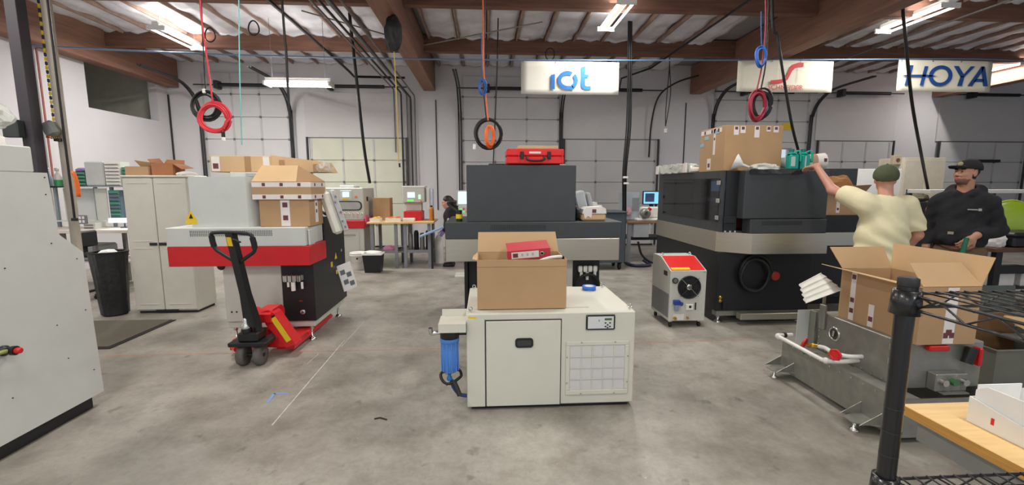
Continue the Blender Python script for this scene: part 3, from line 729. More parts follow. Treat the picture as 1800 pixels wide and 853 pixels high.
# open carton with binder on the chiller
def chiller_box():
    z0, z1 = .742, 1.11; x0, x1, y0, y1 = -.06, .60, 3.19, 3.58
    t = thing('cardboard_box', 'open plain cardboard box on the ivory chiller with a red binder inside', 'box', ((x0+x1)/2, (y0+y1)/2, z0))
    open_box(t, x0, x1, y0, y1, z0, z1)
    flap(t, [(x0, y1, z1+.001), (x1, y1, z1+.001), (x1-.015, y1+.075, z1+.155), (x0+.004, y1+.075, z1+.155)])
    flap(t, [(x0, y0, z1-.002), (x0, y1, z1-.002), (x0-.035, y1-.02, z1-.03), (x0-.035, y0+.02, z1+.002)])
    flap(t, [(x1, y0, z1-.002), (x1, y1, z1-.002), (x1+.006, y1-.02, z1-.09), (x1+.006, y0+.02, z1-.09)])
    flap(t, [(x0, y0-.0005, z1), (x1, y0-.0005, z1), (x1, y0-.004, z1-.05), (x0, y0-.004, z1-.05)], .003, CARD)
    # packing inside
    pk = thing('packing_paper', 'crumpled white packing paper inside the open box on the chiller', 'paper', (.3, 3.4, .95))
    obj('paper_wad', crumple((.27, 3.385, z0+.012), (.29, .16, .17), 11, 3, .22), PAPER, pk)
    # binder, lying tilted on the packing, spine to the viewer
    b = thing('ring_binder', 'red lever-arch binder with white spine label lying in the cardboard box', 'binder', (.33, 3.4, 1.05))
    M = Matrix.Translation((.335, 3.335, 1.125)) @ Matrix.Rotation(math.radians(-4.5), 4, 'Y') @ Matrix.Rotation(math.radians(10), 4, 'X')
    BR = mat('binder_red', (190, 62, 74), .5, var=.05)
    obj('spine', B(-.165, .165, 0, .005, -.035, .04, M=M), BR, b)
    obj('cover', B(-.165, .165, .0052, .21, .036, .04, M=M), BR, b); obj('cover', B(-.165, .165, .0052, .21, -.035, -.031, M=M), BR, b)
    obj('page_block', B(-.155, .155, .02, .20, -.0305, .02, M=M), PAPER, b)
    l = obj('spine_label', B(-.135, .075, -.0016, -.0002, -.024, .028, M=M), LABEL, b)
    obj('label_print', B(-.125, -.085, -.0026, -.0018, -.014, .018, M=M), PRINT, l)
    for i in range(3): obj('label_text', B(-.06+i*.04, -.045+i*.04, -.0026, -.0018, -.008, .014, M=M), mat('faint_print', (190, 186, 188), .7), l)
    obj('finger_ring', MB().tube([M @ Vector((.10+.014*math.cos(a*.5236), -.002, .002+.014*math.sin(a*.5236))) for a in range(12)], .004, 6, True), CHROME, b)
    obj('finger_hole', MB().cyl(M @ Vector((.10, -.0015, .002)), M @ Vector((.10, -.0002, .002)), .011, n=14), BLK, b)
    mb = crumple((0, 0, -.02), (.02, .035, .02), 4, 2, .2); mb.tf(Matrix.Translation((.618, 3.555, 1.115)))
    c = thing('cable_end', 'short white cable with black plug end on the rim of the binder box', 'cable', (.5, 3.3, 1.1))
    obj('sheath', MB().tube(curve([(.40, 3.26, 1.085), (.47, 3.23, 1.115), (.54, 3.24, 1.122), (.57, 3.26, 1.118)], 4), .012, 8), WHP, c)
    obj('plug', MB().tube([(.57, 3.26, 1.118), (.588, 3.285, 1.108)], .013, 8), BLK, c)
chiller_box()
a = fl(1034, 507, .742)
t = thing('tape_roll', 'roll of blue tape lying on the ivory chiller top', 'tape', (a.x, a.y-.02, .7415))
obj('tape_band', MB().lathe([(.04, 0), (.06, 0), (.06, .03), (.04, .03), (.04, 0)], (a.x, a.y-.03, .7415), n=28, cap=False), TAPEB, t)
obj('tape_core', MB().lathe([(.036, .0), (.0395, .0), (.0395, .03), (.036, .03), (.036, 0)], (a.x, a.y-.03, .7415), n=24, cap=False), PAPER, t)

# cartons on the red-banded machine
def left_cartons():
    t = thing('cardboard_box', 'taped cardboard box on the red-banded machine, under the flat open carton', 'box', (-2.03, 4.84, 1.231))
    x0, x1, y0, y1, z0, z1 = -2.285, -1.79, 4.66, 5.03, 1.2315, 1.505
    obj('carton', B(x0, x1, y0, y1, z0, z1, .003), CARD, t)
    tape_front(t, -2.03, .09, y0, z0+.005, z1-.005, (.32, .82), .05); tape_sideX(t, x1, 1, 4.85, .08, z0+.03, z1-.005, (.5, .8))
    t = thing('cardboard_box', 'flat cardboard carton with white printed tape and raised lid, topmost on the red-banded machine', 'box', (-2.03, 4.84, 1.506))
    x0, x1, y0, y1, z0, z1 = -2.335, -1.755, 4.64, 5.05, 1.506, 1.695
    obj('carton', B(x0, x1, y0, y1, z0, z1-.01, .003), CARD, t)
    tape_frontH(t, x0, x1, .05, y0, z1-.037); tape_frontH(t, x0, x1, .05, y0, z0+.028)
    tape_sideH(t, x1, 1, y0, y1, .05, z1-.037); tape_sideH(t, x1, 1, y0, y1, .05, z0+.028)
    lid = flap(t, [(x0, y0, z1-.009), (x1-.14, y0, z1-.009), (x1-.16, y0+.12, z1+.155), (x0+.06, y0+.12, z1+.155)], .005, CARDL)
    obj('tape_print', MB().prism([(y0+.108, z1+.125), (y0+.12, z1+.1545), (y0+.121, z1+.1545), (y0+.109, z1+.125)], 0, x0+.07, x1-.17), LABEL, lid)
    flap(t, [(x1-.14, y0, z1-.009), (x1, y0+.04, z1-.009), (x1, y1, z1-.005), (x1-.16, y0+.12, z1+.155)], .005, CARD)
    t = thing('cardboard_box', 'long flat carton wrapped in film, on the rear of the red-banded machine', 'box', (-2.6, 5.55, 1.801))
    x0, x1, y0, y1, z0, z1 = -3.12, -2.45, 5.33, 5.76, 1.8015, 1.985
    obj('carton', B(x0, x1, y0, y1, z0, z1, .006), CARDL, t); tape_front(t, x0+.06, .09, y0, z0+.01, z1-.01, (.35,), .06); tape_front(t, x1-.05, .07, y0, z0+.01, z1-.01, (.2,), .05)
    obj('brown_tape', B(x0+.38, x0+.45, y0-.002, y0-.0003, z0+.005, z1-.005), mat('brown_tape', (168, 132, 92), .4), t)
    obj('tapered_end', MB().prism([(z0, x1+.001), (z1+.01, x1+.001), (z1-.06, x1+.55), (z0, x1+.62)], 1, y0+.01, y1-.02), CARDL, t)
    for k in (.12, .5): obj('brown_tape', B(x1+k-.03, x1+k+.03, y0+.004, y0+.0095, z0+.005, z1-.03-k*.12), mat('brown_tape', (168, 132, 92), .4), t)
    obj('loose_film', crumple((x1+.56, y0+.1, z0+.0), (.09, .12, .075), 8, 3, .25), WRAP, t)
    # film-wrapped terminal hanging off the side
    t = thing('wrapped_terminal', 'foam-backed control terminal in clear film, leaning off the side of the red-banded machine', 'terminal', (-1.72, 5.2, 1.36))
    M = Matrix.Translation((-1.655, 5.12, 1.37)) @ Matrix.Rotation(math.radians(24), 4, 'Z') @ Matrix.Rotation(math.radians(-16), 4, 'Y')
    obj('foam_back', B(-.13, -.02, -.075, .075, -.25, .24, .03, M=M), FOAM, t); obj('panel', B(-.018, .035, -.09, .09, -.24, .24, .012, M=M), LGREY, t)
    obj('screen_film', B(.0355, .039, -.065, .065, -.2, .2, M=M), WRAP, t)
    fr = obj('front_film', B(-.02, .03, -.1, -.0905, -.23, .23, .004, M=M), WRAP, t)
    for (a, b) in ((.16, .02), (.1, -.005), (-.02, .015), (-.12, 0), (-.19, .01)): obj('tape_print', B(b-.012, b+.008, -.104, -.1005, a-.012, a+.012, M=M), mat('film_print', (120, 118, 128), .6), fr)
    obj('mount_arm', MB().tube([(-1.95, 5.3, 1.302), (-1.9, 5.28, 1.36), M @ Vector((-.1305, 0, 0))], .02, 8), BLK, t)
left_cartons()

# packages on the charcoal machine
a = P(1045, 376, 5.0)
t = thing('wrapped_parcel', 'small parcel taped in brown and white on the right end of the charcoal machine', 'parcel', (1.28, 5.1, 1.246))
mb = B(1.10, 1.385, 4.99, 5.2, 1.2465, 1.33, .02); obj('brown_lower', mb, CARDL, t)
mb = MB().prism([(1.33, 1.105), (1.38, 1.12), (1.402, 1.16), (1.408, 1.33), (1.39, 1.375), (1.33, 1.385)], 1, 4.985, 5.2); obj('white_upper', mb, LABEL, t)
obj('print_square', B(1.22, 1.265, 4.9815, 4.9845, 1.34, 1.38), PRINT, t)
obj('torn_tape', MB().prism([(1.331, 1.12), (1.331, 1.22), (1.28, 1.21), (1.305, 1.17), (1.27, 1.14)], 1, 4.986, 4.9895), LABEL, t)
t = thing('foam_offcut', 'pair of grey foam corner blocks behind the brown and white parcel', 'foam', (1.2, 5.4, 1.246))
M = Matrix.Translation((1.19, 5.36, 1.45)) @ Matrix.Rotation(math.radians(-14), 4, 'Y')
obj('foam_block', B(-.10, .03, -.1, .1, -.19, .14, .015, M=M), mat('grey_foam', (188, 192, 196), .7), t); obj('foam_block', B(.04, .10, -.09, .09, -.19, .10, .015, M=M), mat('grey_foam2', (170, 172, 174), .6), t)
obj('foam_block', MB().prism([(1.2465, 1.23), (1.2465, 1.46), (1.40, 1.46), (1.40, 1.40), (1.44, 1.39), (1.44, 1.34), (1.36, 1.30)], 1, 5.45, 5.6), FOAM, t)
one('black_bag', crumple((1.06, 5.12, 1.2465), (.03, .10, .09), 9, 2, .2, .9), RUB, 'crumpled black bag squeezed beside the hood of the charcoal machine', 'bag')
t = thing('signal_lamp', 'small yellow and black tape reel standing on the left end of the charcoal machine', 'reel', (-.29, 5.1, 1.246))
for z0, z1, r, m, nm in ((0, .03, .035, BLK, 'reel_base'), (.0305, .08, .038, YEL, 'yellow_reel'), (.0805, .125, .032, BLK, 'reel_top')): obj(nm, MB().lathe([(r, z0), (r, z1)], (-.29, 5.05, 1.2465), n=20), m, t)
t.name = 'tape_reel'

# ---- red-topped small chiller
def red_chiller():
    x0, x1, y0, y1 = 2.12, 2.545, 4.88, 5.42
    t = thing('chiller', 'small grey wheeled chiller with sloping red top and round black fan', 'chiller', ((x0+x1)/2, (y0+y1)/2, 0))
    z0, zf, zb, ys = .085, .675, .80, 5.18
    obj('body', MB().prism([(y0, z0), (y1, z0), (y1, zb), (ys, zb), (y0, zf)], 0, x0, x1), LGREY, t)
    sl = (zb-zf)/(ys-y0)
    obj('red_top', MB().prism([(y0+.012, zf+.012*sl+.0005), (ys-.005, zb-.005*sl+.0005), (ys-.005, zb-.005*sl+.006), (y0+.012, zf+.012*sl+.006)], 0, x0+.015, x1-.015), CASER, t)
    obj('yellow_label', MB().prism([(y0+.014, zf+.014*sl+.0065), (y0+.055, zf+.055*sl+.0065), (y0+.055, zf+.055*sl+.008), (y0+.014, zf+.014*sl+.008)], 0, x0+.02, x0+.24), YEL, t)
    for x in (x0+.04, x1-.04): eyebolt(t, x, ys+.06, zb, .012)
    # fan
    c = Vector((2.345, y0-.001, .485)); r = .135
    fr = obj('fan_ring', MB().lathe([(r, 0), (r, .018), (r-.012, .02), (r-.016, .004), (r-.016, 0)], c, (0, -1, 0), 32, cap=False), BLK, t)
    obj('fan_disc', MB().cyl(c, c+Vector((0, -.002, 0)), r-.014, n=32), mat('fan_dark', (16, 17, 19), .5), fr)
    for k in range(6):
        M = Matrix.Translation(c+Vector((0, -.006, 0))) @ Matrix.Rotation(k*math.pi/3, 4, 'Y')
        obj('fan_blade', MB().add([M @ Vector(q) for q in ((.03, 0, -.012), (.115, -.003, -.03), (.115, .003, .035), (.03, .002, .016))], [(0,1,2,3),(3,2,1,0)]), BLK, fr)
    for k in range(1, 5): obj('guard_wire', MB().tube(ring(c+Vector((0, -.02, 0)), r*k/5, r*k/5, 26), .0015, 4, True), DARKM, fr)
    for k in range(4):
        a = math.pi/4+k*math.pi/2; d = Vector((math.cos(a), 0, math.sin(a))); obj('guard_spoke', MB().cyl(c+Vector((0, -.022, 0))+d*.03, c+Vector((0, -.022, 0))+d*(r+.015), .003, n=6), CHROME if k in (1, 3) else DARKM, fr)
    obj('fan_hub', MB().lathe([(.036, .006), (.036, .022), (.02, .026)], c, (0, -1, 0), 16), CHROME, fr)
    g = obj('pressure_gauge', MB().lathe([(.034, 0), (.034, .02), (.027, .021)], (2.175, y0-.0005, .565), (0, -1, 0), 20), DARKM, t)
    obj('gauge_face', MB().cyl((2.175, y0-.0216, .565), (2.175, y0-.023, .565), .024, n=18), CHROME, g)
    vb = obj('blue_valve', MB().box(2.16, 2.235, y0-.05, y0-.0005, .285, .34, .008).cyl((2.235, y0-.025, .3), (2.265, y0-.025, .29), .022), mat('blue_anodised', (44, 66, 150), .4), t)
    obj('filter_bowl', MB().lathe([(.016, -.07), (.024, -.06), (.024, 0)], (2.2, y0-.026, .2845), n=14), mat('clear_blue_bowl', (150, 168, 196), .2, alpha=.8), vb)
    obj('outlet_box', B(2.315, 2.40, y0-.02, y0-.0005, .215, .285, .004), WHP, t); obj('outlet_hole', MB().cyl((2.362, y0-.0205, .255), (2.362, y0-.0225, .255), .016, n=14), BLK, t)
    obj('level_sight', B(2.425, 2.44, y0-.006, y0-.0005, .215, .30), BLK, t)
    obj('spec_plate', B(2.175, 2.30, y0-.003, y0-.0005, .095, .165), WHP, t); obj('drain_fitting', MB().cyl((2.19, y0-.0032, .12), (2.19, y0-.03, .12), .018), BRASS, t); obj('drain_fitting', MB().cyl((2.34, y0-.0005, .125), (2.34, y0-.03, .125), .012), BRASS, t)
    obj('green_label', B(2.505, 2.535, y0-.002, y0-.0003, .655, .665), mat('green_tag', (60, 190, 90), .5), t)
    obj('hand_hole', B(x0-.006, x0-.0003, 4.965, 5.06, .60, .655, .002), BLK, t)
    obj('side_grille', B(x0-.004, x0-.0003, 4.90, 5.40, .12, .40), mat('mesh_grey', (128, 130, 130), .6, var=.2, scale=200), t)
    for x, y in ((x0+.04, y0+.05), (x1-.04, y0+.05), (x0+.04, y1-.05), (x1-.04, y1-.05)):
        w = obj('caster_wheel', MB().lathe([(.02, -.012), (.03, -.01), (.03, .01), (.02, .012)], (x, y, .03), (1, 0, 0), 18), RUB, t); obj('caster_fork', B(x-.018, x+.018, y-.014, y+.014, .0605, .0845), CHROME, w)
red_chiller()

# ---- charcoal machine on the right, with side window
def right_machine():
    t = thing('lens_machine', 'charcoal lens machine with a long side window, big carton on top, behind the red-topped chiller', 'machine', (3.35, 5.9, 0))
    X0, X1, Y0, Y1, ZT = 2.75, 3.93, 4.87, 6.92, 1.82
    low = obj('base_body', B(X0, X1-.02, 5.02, Y1, .15, .868, .008), BLK, t)
    obj('steel_band', MB().prism([(X0-.012, Y1), (X0-.012, 5.08), (3.03, 4.83), (X1, 4.83), (X1, Y1)], 2, .87, 1.105), STEEL, t)
    # upper body: a box with a window opening in its left side
    wy0, wy1, wz0, wz1 = 5.08, 6.72, 1.22, 1.73
    ub = MB().box(X0, X0+.03, 5.02, wy0, 1.1055, ZT).box(X0, X0+.03, wy1, Y1, 1.1055, ZT).box(X0, X0+.03, wy0, wy1, 1.1055, wz0).box(X0, X0+.03, wy0, wy1, wz1, ZT)
    ub.box(X0+.03, X1, Y1-.03, Y1, 1.1055, ZT).box(X0+.03, X1, 5.02, Y1-.03, ZT-.03, ZT).box(X1-.03, X1, 5.02, Y1-.03, 1.1055, ZT-.03).box(X0+.03, X1-.03, 5.02, Y1-.03, 1.1055, 1.12)
    up = obj('upper_body', ub, CHAR, t)
    obj('recess_panel', B(X0+.031, 2.93, 5.0, 5.0195, 1.1055, ZT-.002), BLK, up)
    obj('front_hood', B(2.93, X1-.01, Y0, 5.0195, 1.27, ZT, .008), CHAR, t)
    obj('front_skirt', B(3.01, X1-.01, 4.85, 5.0195, 1.1055, 1.265, .006), CHAR, t); slots(t, 3.14, 3.62, 1.20, 1.245, 4.85, 34, 3, RUB)
    obj('latch_box', B(2.77, 2.92, 4.98, 4.9995, 1.21, 1.29, .006), BLK, t)
    for i in range(3): obj('connector', MB().cyl((2.80+i*.06, 5.0, 1.1055), (2.80+i*.06, 5.0, 1.125), .016), CHROME, t)
    win = obj('side_window', B(X0-.004, X0+.004, wy0+.003, wy1-.003, wz0+.003, wz1-.003), GLASSD, t)
    for z in (1.27, 1.47, 1.68): obj('window_hinge', B(X0-.016, X0-.0045, wy0-.03, wy0+.05, z-.025, z+.025, .004), CHROME, win)
    obj('window_latch', B(X0-.016, X0-.0045, wy1-.03, wy1+.0, 1.45, 1.50, .004), BLK, win)
    # inside
    inn = mat('inner_steel', (120, 120, 124), .4, .3)
    obj('spindle_unit', MB().box(3.15, 3.55, 5.9, 6.4, 1.1205, 1.5, .02).cyl((3.0, 5.75, 1.3), (3.2, 5.75, 1.3), .09), inn, t)
    obj('inner_column', B(3.2, 3.4, 6.45, 6.7, 1.1205, 1.75, .01), inn, t)
    obj('red_guard', B(3.0, 3.5, 5.15, 5.55, 1.1205, 1.35, .02), mat('dark_red', (110, 30, 36), .6), t)
    obj('window_reflection', B(2.86, 2.88, 5.16, 5.5, 1.58, 1.70, .004), mat('window_reflection', (96, 140, 190), .3, emit=.5), t)  # glowing blue plate stands in for a reflection in the window
    obj('reflection_bar', B(2.84, 2.98, 5.16, 5.55, 1.45, 1.49, .015), mat('pale_blue_reflection', (150, 176, 205), .4), t); obj('reflection_bracket', B(2.9, 2.94, 5.3, 5.36, 1.3505, 1.4495), DARKM, t)  # pale blue bar coloured as a second reflection, on an added bracket
    # base details
    for i, z in enumerate((.46, .40)): obj('lock_knob', MB().lathe([(.022, 0), (.022, .015), (.012, .02)], (2.80+i*0, 5.0195, z*.7), (0, -1, 0), 12), BRASS, t)
    obj('hose_port', MB().lathe([(.055, 0), (.055, .05), (.045, .055)], (3.44, 5.0195, .58), (0, -1, 0), 22), mat('rust_red_cap', (150, 48, 34), .5), t)
    obj('hose_coil', MB().tube(ring((3.2, 4.985, .62), .19, .21, 30, (1, 0, 0), (0, .03, 1)), .022, 8, True), RUB, t)
    obj('hose_coil', MB().tube(ring((3.17, 4.945, .60), .17, .19, 30, (1, 0, 0), (0, .03, 1)), .018, 8, True), RUB, t)
    obj('foot_beam', B(3.0, X1-.02, 4.9, 5.0, .07, .148, .006), STEEL, t)
    for yy in (5.03, Y1-.13): obj('base_beam', B(X0+.02, X1-.04, yy, yy+.1, .09, .149), GALV, t)
    for x, y in ((X0+.07, 5.08), (X1-.1, 5.08), (X0+.07, Y1-.08), (X1-.1, Y1-.08)): level_foot(t, x, y, .089)
    obj('power_switch', B(2.83, 2.87, 4.99, 5.0195, .17, .26, .004), RUB, t)
right_machine()
def on_right_machine():
    z = 1.8205
    t = thing('cardboard_box', 'large cardboard box with scattered white stickers on the windowed charcoal machine', 'box', (3.15, 5.4, z))
    x0, x1, y0, y1, z1 = 2.80, 3.50, 5.12, 5.72, 2.345
    obj('carton', B(x0, x1, y0, y1, z, z1, .004), CARD, t)
    for u, w, h in ((x0+.13, .06, .1), (x0+.21, .06, .08), (x0+.38, .06, .13), (x0+.52, .05, .06), (x0+.61, .06, .07)):
        s = obj('sticker', B(u-w/2, u+w/2, y0-.0018, y0-.0003, z1-.01-h, z1-.01), LABEL, t); obj('sticker_print', B(u-.018, u+.018, y0-.0028, y0-.0019, z1-.05, z1-.018), PRINT, s)
    tape_sideX(t, x0, -1, 5.36, .05, z+.2, z1-.01, (.6,), .03)
    tape_sideH(t, x0, -1, 5.2, 5.70, .05, z1-.04, (.15, .45, .8), .04); tape_sideX(t, x0, -1, 5.47, .09, z+.02, z+.16, (.4,), .05)
    sb = mat('pale_blue_print', (150, 190, 205), .6)
    for y, dz in ((5.3, .05), (5.55, .1), (5.66, .18)): obj('blue_print', B(x0-.0022, x0-.0016, y-.05, y+.05, z1-dz-.03, z1-dz+.015), sb, t)
    mb = MB().grid(lambda u, v: (x0+.05+.6*u, y0+.03+.5*v, z1+.002+.022*math.sin(3.1*u)*math.sin(3*v)), 6, 6, False, thick=(0, 0, .002)); obj('lid_flap', mb, mat('brown_paper', (120, 92, 66), .8), t)
    # funnel
    t = thing('funnel', 'white plastic funnel lying on its side in front of the big cardboard box', 'funnel', (2.92, 5.0, z))
    c = Vector((2.87, 5.02, z+.098)); ax = Vector((.75, -.45, -.36)).normalized()
    obj('cone', MB().lathe([(.095, 0), (.097, .006), (.03, .085), (.017, .095), (.012, .17), (.009, .172), (.013, .096), (.026, .084), (.09, .006), (.095, 0)], c, ax, 26, cap=False), WHP, t)
    obj('bowl', MB().lathe([(.088, .004), (.02, .006)], c, ax, 24), WHP, t)
    # film heap
    one('plastic_film_heap', crumple((3.22, 5.0, z), (.155, .065, .05), 21, 3, .45, .55), FILM, 'heap of crumpled clear film beside the white funnel', 'film')
    one('film_strip', MB().grid(lambda u, v: (2.97+.62*u, 4.862-.004*math.sin(5*u)+(.06*v if v > .5 else .02*v-.012), z+.004+(0 if v > .5 else -.05*(1-2*v))+.008*abs(math.sin(11*u+v))), 20, 4, False, thick=(0, .002, .002)), mat('black_film', (34, 34, 36), .25, var=.4, scale=30), 'black printed film edge draped over the front of the windowed machine', 'film')
    # two teal jugs
    for i, (x, lab) in enumerate(((3.53, 'teal plastic jug with a pale label'), (3.665, 'teal plastic jug nearest the reaching hand'))):
        t = thing('jug', lab+', on the windowed machine', 'jug', (x, 4.97, z), 'teal jugs on the charcoal machine')
        obj('bottle_body', B(x-.058, x+.058, 4.92, 5.02, z, z+.185, .02), TEALP, t); obj('shoulder', MB().lathe([(.05, .1855), (.03, .205), (.024, .21)], (x-.015, 4.97, z), n=16), TEALP, t)
        obj('cap', MB().lathe([(.026, .2105), (.026, .24)], (x-.015, 4.97, z), n=16), mat('dark_teal_cap', (10, 120, 110), .5), t)
        obj('grip', MB().tube(curve([(x+.015, 4.955, z+.20), (x+.045, 4.94, z+.22), (x+.062, 4.925, z+.18), (x+.06, 4.915, z+.1)], 4), .011, 8), TEALP, t)
        if i == 0: sticker(t, (x-.025, 4.92, z+.1), .05, .11, '-y', mat('jug_label', (190, 214, 206), .6))
        else: obj('seam', B(x-.02, x-.005, 4.9155, 4.9195, z+.03, z+.16), mat('jug_label', (190, 214, 206), .6), t)
    t = thing('foam_wrapped_part', 'long part in white foam and tape lying behind the teal jugs', 'package', (3.6, 5.5, z))
    a = Vector((3.53, 5.32, z+.10)); b = Vector((4.10, 5.22, z+.115))
    obj('foam_sleeve', MB().tube([a, a.lerp(b, .3), a.lerp(b, .6), b], .09, 12, rr=[.055, .07, .085, .105]), FOAM, t)
    obj('film_band', MB().tube([a.lerp(b, .72), a.lerp(b, .82)], .1, 12, rr=[.094, .1]), mat('brown_film', (176, 150, 122), .3), t)
    for k, s in ((.35, .04), (.55, .045), (.66, .05), (.92, .05)):
        p = a.lerp(b, k); rr = .055+.05*k; obj('tape_print', B(p.x-.016, p.x+.016, p.y-rr-.006, p.y-rr+.004, p.z-.005, p.z+.035), PRINT, t)
    # film-wrapped flat frame, left
    t = thing('wrapped_package', 'long flat package wrapped in shiny film on the left rear edge of the windowed machine', 'package', (2.85, 6.3, z))
    obj('frame_core', B(2.70, 2.98, 5.78, 6.88, z, z+.07, .02), FOAM, t)
    obj('film_skin', MB().grid(lambda u, v: (2.69+.005*math.sin(40*u), 5.76+1.13*u, z+.005+.12*v+.01*math.sin(31*u+4*v)), 24, 4, False, thick=(-.012, 0, 0)), FILM, t)
    obj('film_top', crumple((2.84, 6.33, z+.071), (.13, .42, .045), 31, 3, .35, .4), FILM, t)
    for y in (5.85, 6.8): obj('tape_wrap', B(2.66, 2.6815, y-.04, y+.04, z+.0, z+.12), LABEL, t)
on_right_machine()
# second dark machine further right
t = thing('lens_machine', 'dark machine with cardboard box on it, behind the man in the yellow shirt', 'machine', (4.8, 6.2, 0))
obj('base_body', B(4.2, 5.5, 5.75, 6.9, .1, .83, .008), BLK, t); obj('steel_band', B(4.15, 5.55, 5.68, 6.9, .835, 1.02, .006), STEEL, t); obj('dark_band', B(4.15, 5.55, 5.68, 6.9, 1.0205, 1.25, .006), BLK, t)
obj('rear_housing', B(4.2, 5.5, 6.3, 6.9, 1.2505, 1.9, .006), CHAR, t); obj('plinth', B(4.25, 5.45, 5.8, 6.85, 0, .0995), RUB, t)
t = thing('cardboard_box', 'open cardboard box behind the shoulder of the man in yellow', 'box', (4.75, 5.95, 1.251))
open_box(t, 4.42, 5.15, 5.75, 6.2, 1.2515, 1.56)
tape_front(t, 4.78, .05, 5.75, 1.28, 1.54, (.2, .8), .03)
flap(t, [(4.42, 5.75, 1.56), (5.15, 5.75, 1.56), (5.15, 5.66, 1.66), (4.42, 5.66, 1.62)], m=CARD); flap(t, [(4.42, 6.2, 1.56), (5.15, 6.2, 1.56), (5.13, 6.24, 1.78), (4.44, 6.24, 1.78)])
one('brown_paper_wad', crumple((4.93, 5.97, 1.5), (.19, .16, .17), 41, 3, .3, .6), mat('kraft_paper', (168, 118, 66), .8), 'brown kraft paper wad sticking out of the box behind the man in yellow', 'paper')

# ================================================================ RIGHT FOREGROUND
def tank_unit():
    t = thing('tank_unit', 'grey galvanised tank unit on a low skid with white pipe and red valve handles', 'tank', (2.95, 3.1, 0))
    X, Y0, Y1 = 2.6, 2.5, 3.6
    obj('skid_panel', MB().box(X, X+.012, Y0, Y1, .045, .315).box(X+.012, X+.12, Y0, Y1, .303, .315).box(X+.012, 3.3, Y0, Y0+.012, .045, .3025).box(X+.012, 3.3, Y1-.012, Y1, .045, .3025).box(3.288, 3.3, Y0+.012, Y1-.012, .045, .315), GALV, t)
    obj('tank_body', B(2.72, 3.28, 2.62, 3.36, .3155, .63, .006), GALV, t)
    bolts = [(2.7195, 2.66+.085*i, .335) for i in range(9)]+[(2.7195, 3.335, .37+.055*i) for i in range(5)]
    for p in bolts: obj('bolt', MB().cyl(p, (p[0]-.008, p[1], p[2]), .008, n=6, smooth=False), CHROME, t)
    c = PX(1468, 583, 2.7195); c.z = .50
    pt = obj('port_ring', MB().lathe([(.055, 0), (.055, .012), (.045, .014), (.042, .004), (.042, 0)], c, (-1, 0, 0), 28, cap=False), CHROME, t)
    obj('port_hole', MB().cyl(c, c+Vector((-.003, 0, 0)), .042, n=24), mat('port_dark', (70, 72, 68), .5), pt); obj('port_pipe', MB().tube([c+Vector((-.004, .01, -.02)), c+Vector((-.02, -.01, .0)), c+Vector((-.02, -.012, .03))], .008, 8), CHROME, pt)
    obj('end_panel', B(2.60, 2.85, 3.44, 3.446, .3155, .62), WHITE, t)
    obj('end_strut', B(2.70, 2.715, 3.37, 3.4395, .3155, .62), GALV, t)
    # PVC line with valves
    pv = [P(1420, 590, 3.35), (2.50, 3.52, .375), (2.485, 3.49, .375), (2.485, 3.3, .372), (2.485, 3.05, .368), (2.50, 2.98, .368), (2.60, 2.955, .37), (2.7195, 2.95, .38)]
    pv[0] = Vector((2.63, 3.53, .375)); pp = obj('white_pipe', MB().tube(curve(pv, 3), .016, 8), WHP, t)
    obj('pipe_elbow', MB().ell((2.488, 3.5, .375), (.026, .026, .026)), WHP, pp); obj('pipe_elbow', MB().ell((2.50, 2.985, .368), (.024, .024, .024)), WHP, pp); obj('pipe_clamp', MB().lathe([(.022, -.012), (.022, .012)], (2.56, 3.528, .375), (1, 0, 0), 12), CABLE, pp)
    obj('pipe_support', MB().box(2.47, 2.5995, 3.18, 3.22, .34, .352).box(2.47, 2.478, 3.18, 3.22, .352, .365), GALV, pp)
    def valve(p, q, hp, ax):
        v = obj('brass_valve', MB().tube([p, q], .016, 10).ell(Vector(p).lerp(Vector(q), .5), (.022, .022, .022)), BRASS, t)
        h = Vector(hp); a = Vector(ax).normalized(); b = a.orthogonal().normalized(); c2 = a.cross(b)
        pts = [h+b*(.034*(1+.08*math.cos(6*k*.314))*math.cos(k*.314))+c2*(.034*(1+.08*math.cos(6*k*.314))*math.sin(k*.314)) for k in range(20)]
        w = obj('valve_handle', MB().tube(pts, .0085, 6, True), JRED, v); obj('handle_disc', MB().lathe([(.027, -.004), (.027, .004)], h, a, 12), JRED, w)
        obj('valve_stem', MB().cyl(Vector(p).lerp(Vector(q), .5), h, .006, n=6), BRASS, v)
    a = PX(1414, 603, 2.52); b = PX(1468, 624, 2.47)
    s = Vector((2.55, 3.10, .425)); e = Vector((2.53, 2.97, .425))
    obj('white_hose', MB().tube(curve([(2.55, 3.12, .425), (2.54, 3.05, .44), (2.55, 2.98, .43), (2.62, 2.93, .42), (2.7195, 2.92, .42)], 5), .015, 8), WHP, t)
    valve(a+Vector((.01, -.03, -.01)), Vector((2.55, 3.125, .425)), a, (-.5, .8, .3)); valve(Vector((2.55, 3.02, .40)), b+Vector((.03, .0, .0)), b, (-.9, -.4, .1))
    # gusset feet
    for y in (3.52, 2.68):
        f = obj('foot_plate', MB().prism([(2.44, y-.04), (2.5995, y-.11), (2.5995, y+.11), (2.44, y+.04)], 2, .075, .081), GALV, t)
        for yy in (-.105, .10): obj('gusset', MB().prism([(.081, 2.5995), (.16, 2.5995), (.081, 2.45)], 1, y+yy*.8, y+yy*.8+.005), GALV, f)
        obj('levelling_foot', MB().lathe([(.03, 0), (.03, .01), (.012, .02), (.012, .0745)], (2.49, y, 0), n=14), CHROME, f)
    for y in (2.7, 3.5): obj('levelling_foot', MB().lathe([(.03, 0), (.03, .01), (.012, .02), (.012, .044)], (3.24, y, 0), n=14), CHROME, t)
    for p in [(2.5995, 2.66+.1*i, .29) for i in range(9)]: obj('bolt', MB().cyl(p, (p[0]-.005, p[1], p[2]), .006, n=6, smooth=False), CHROME, t)
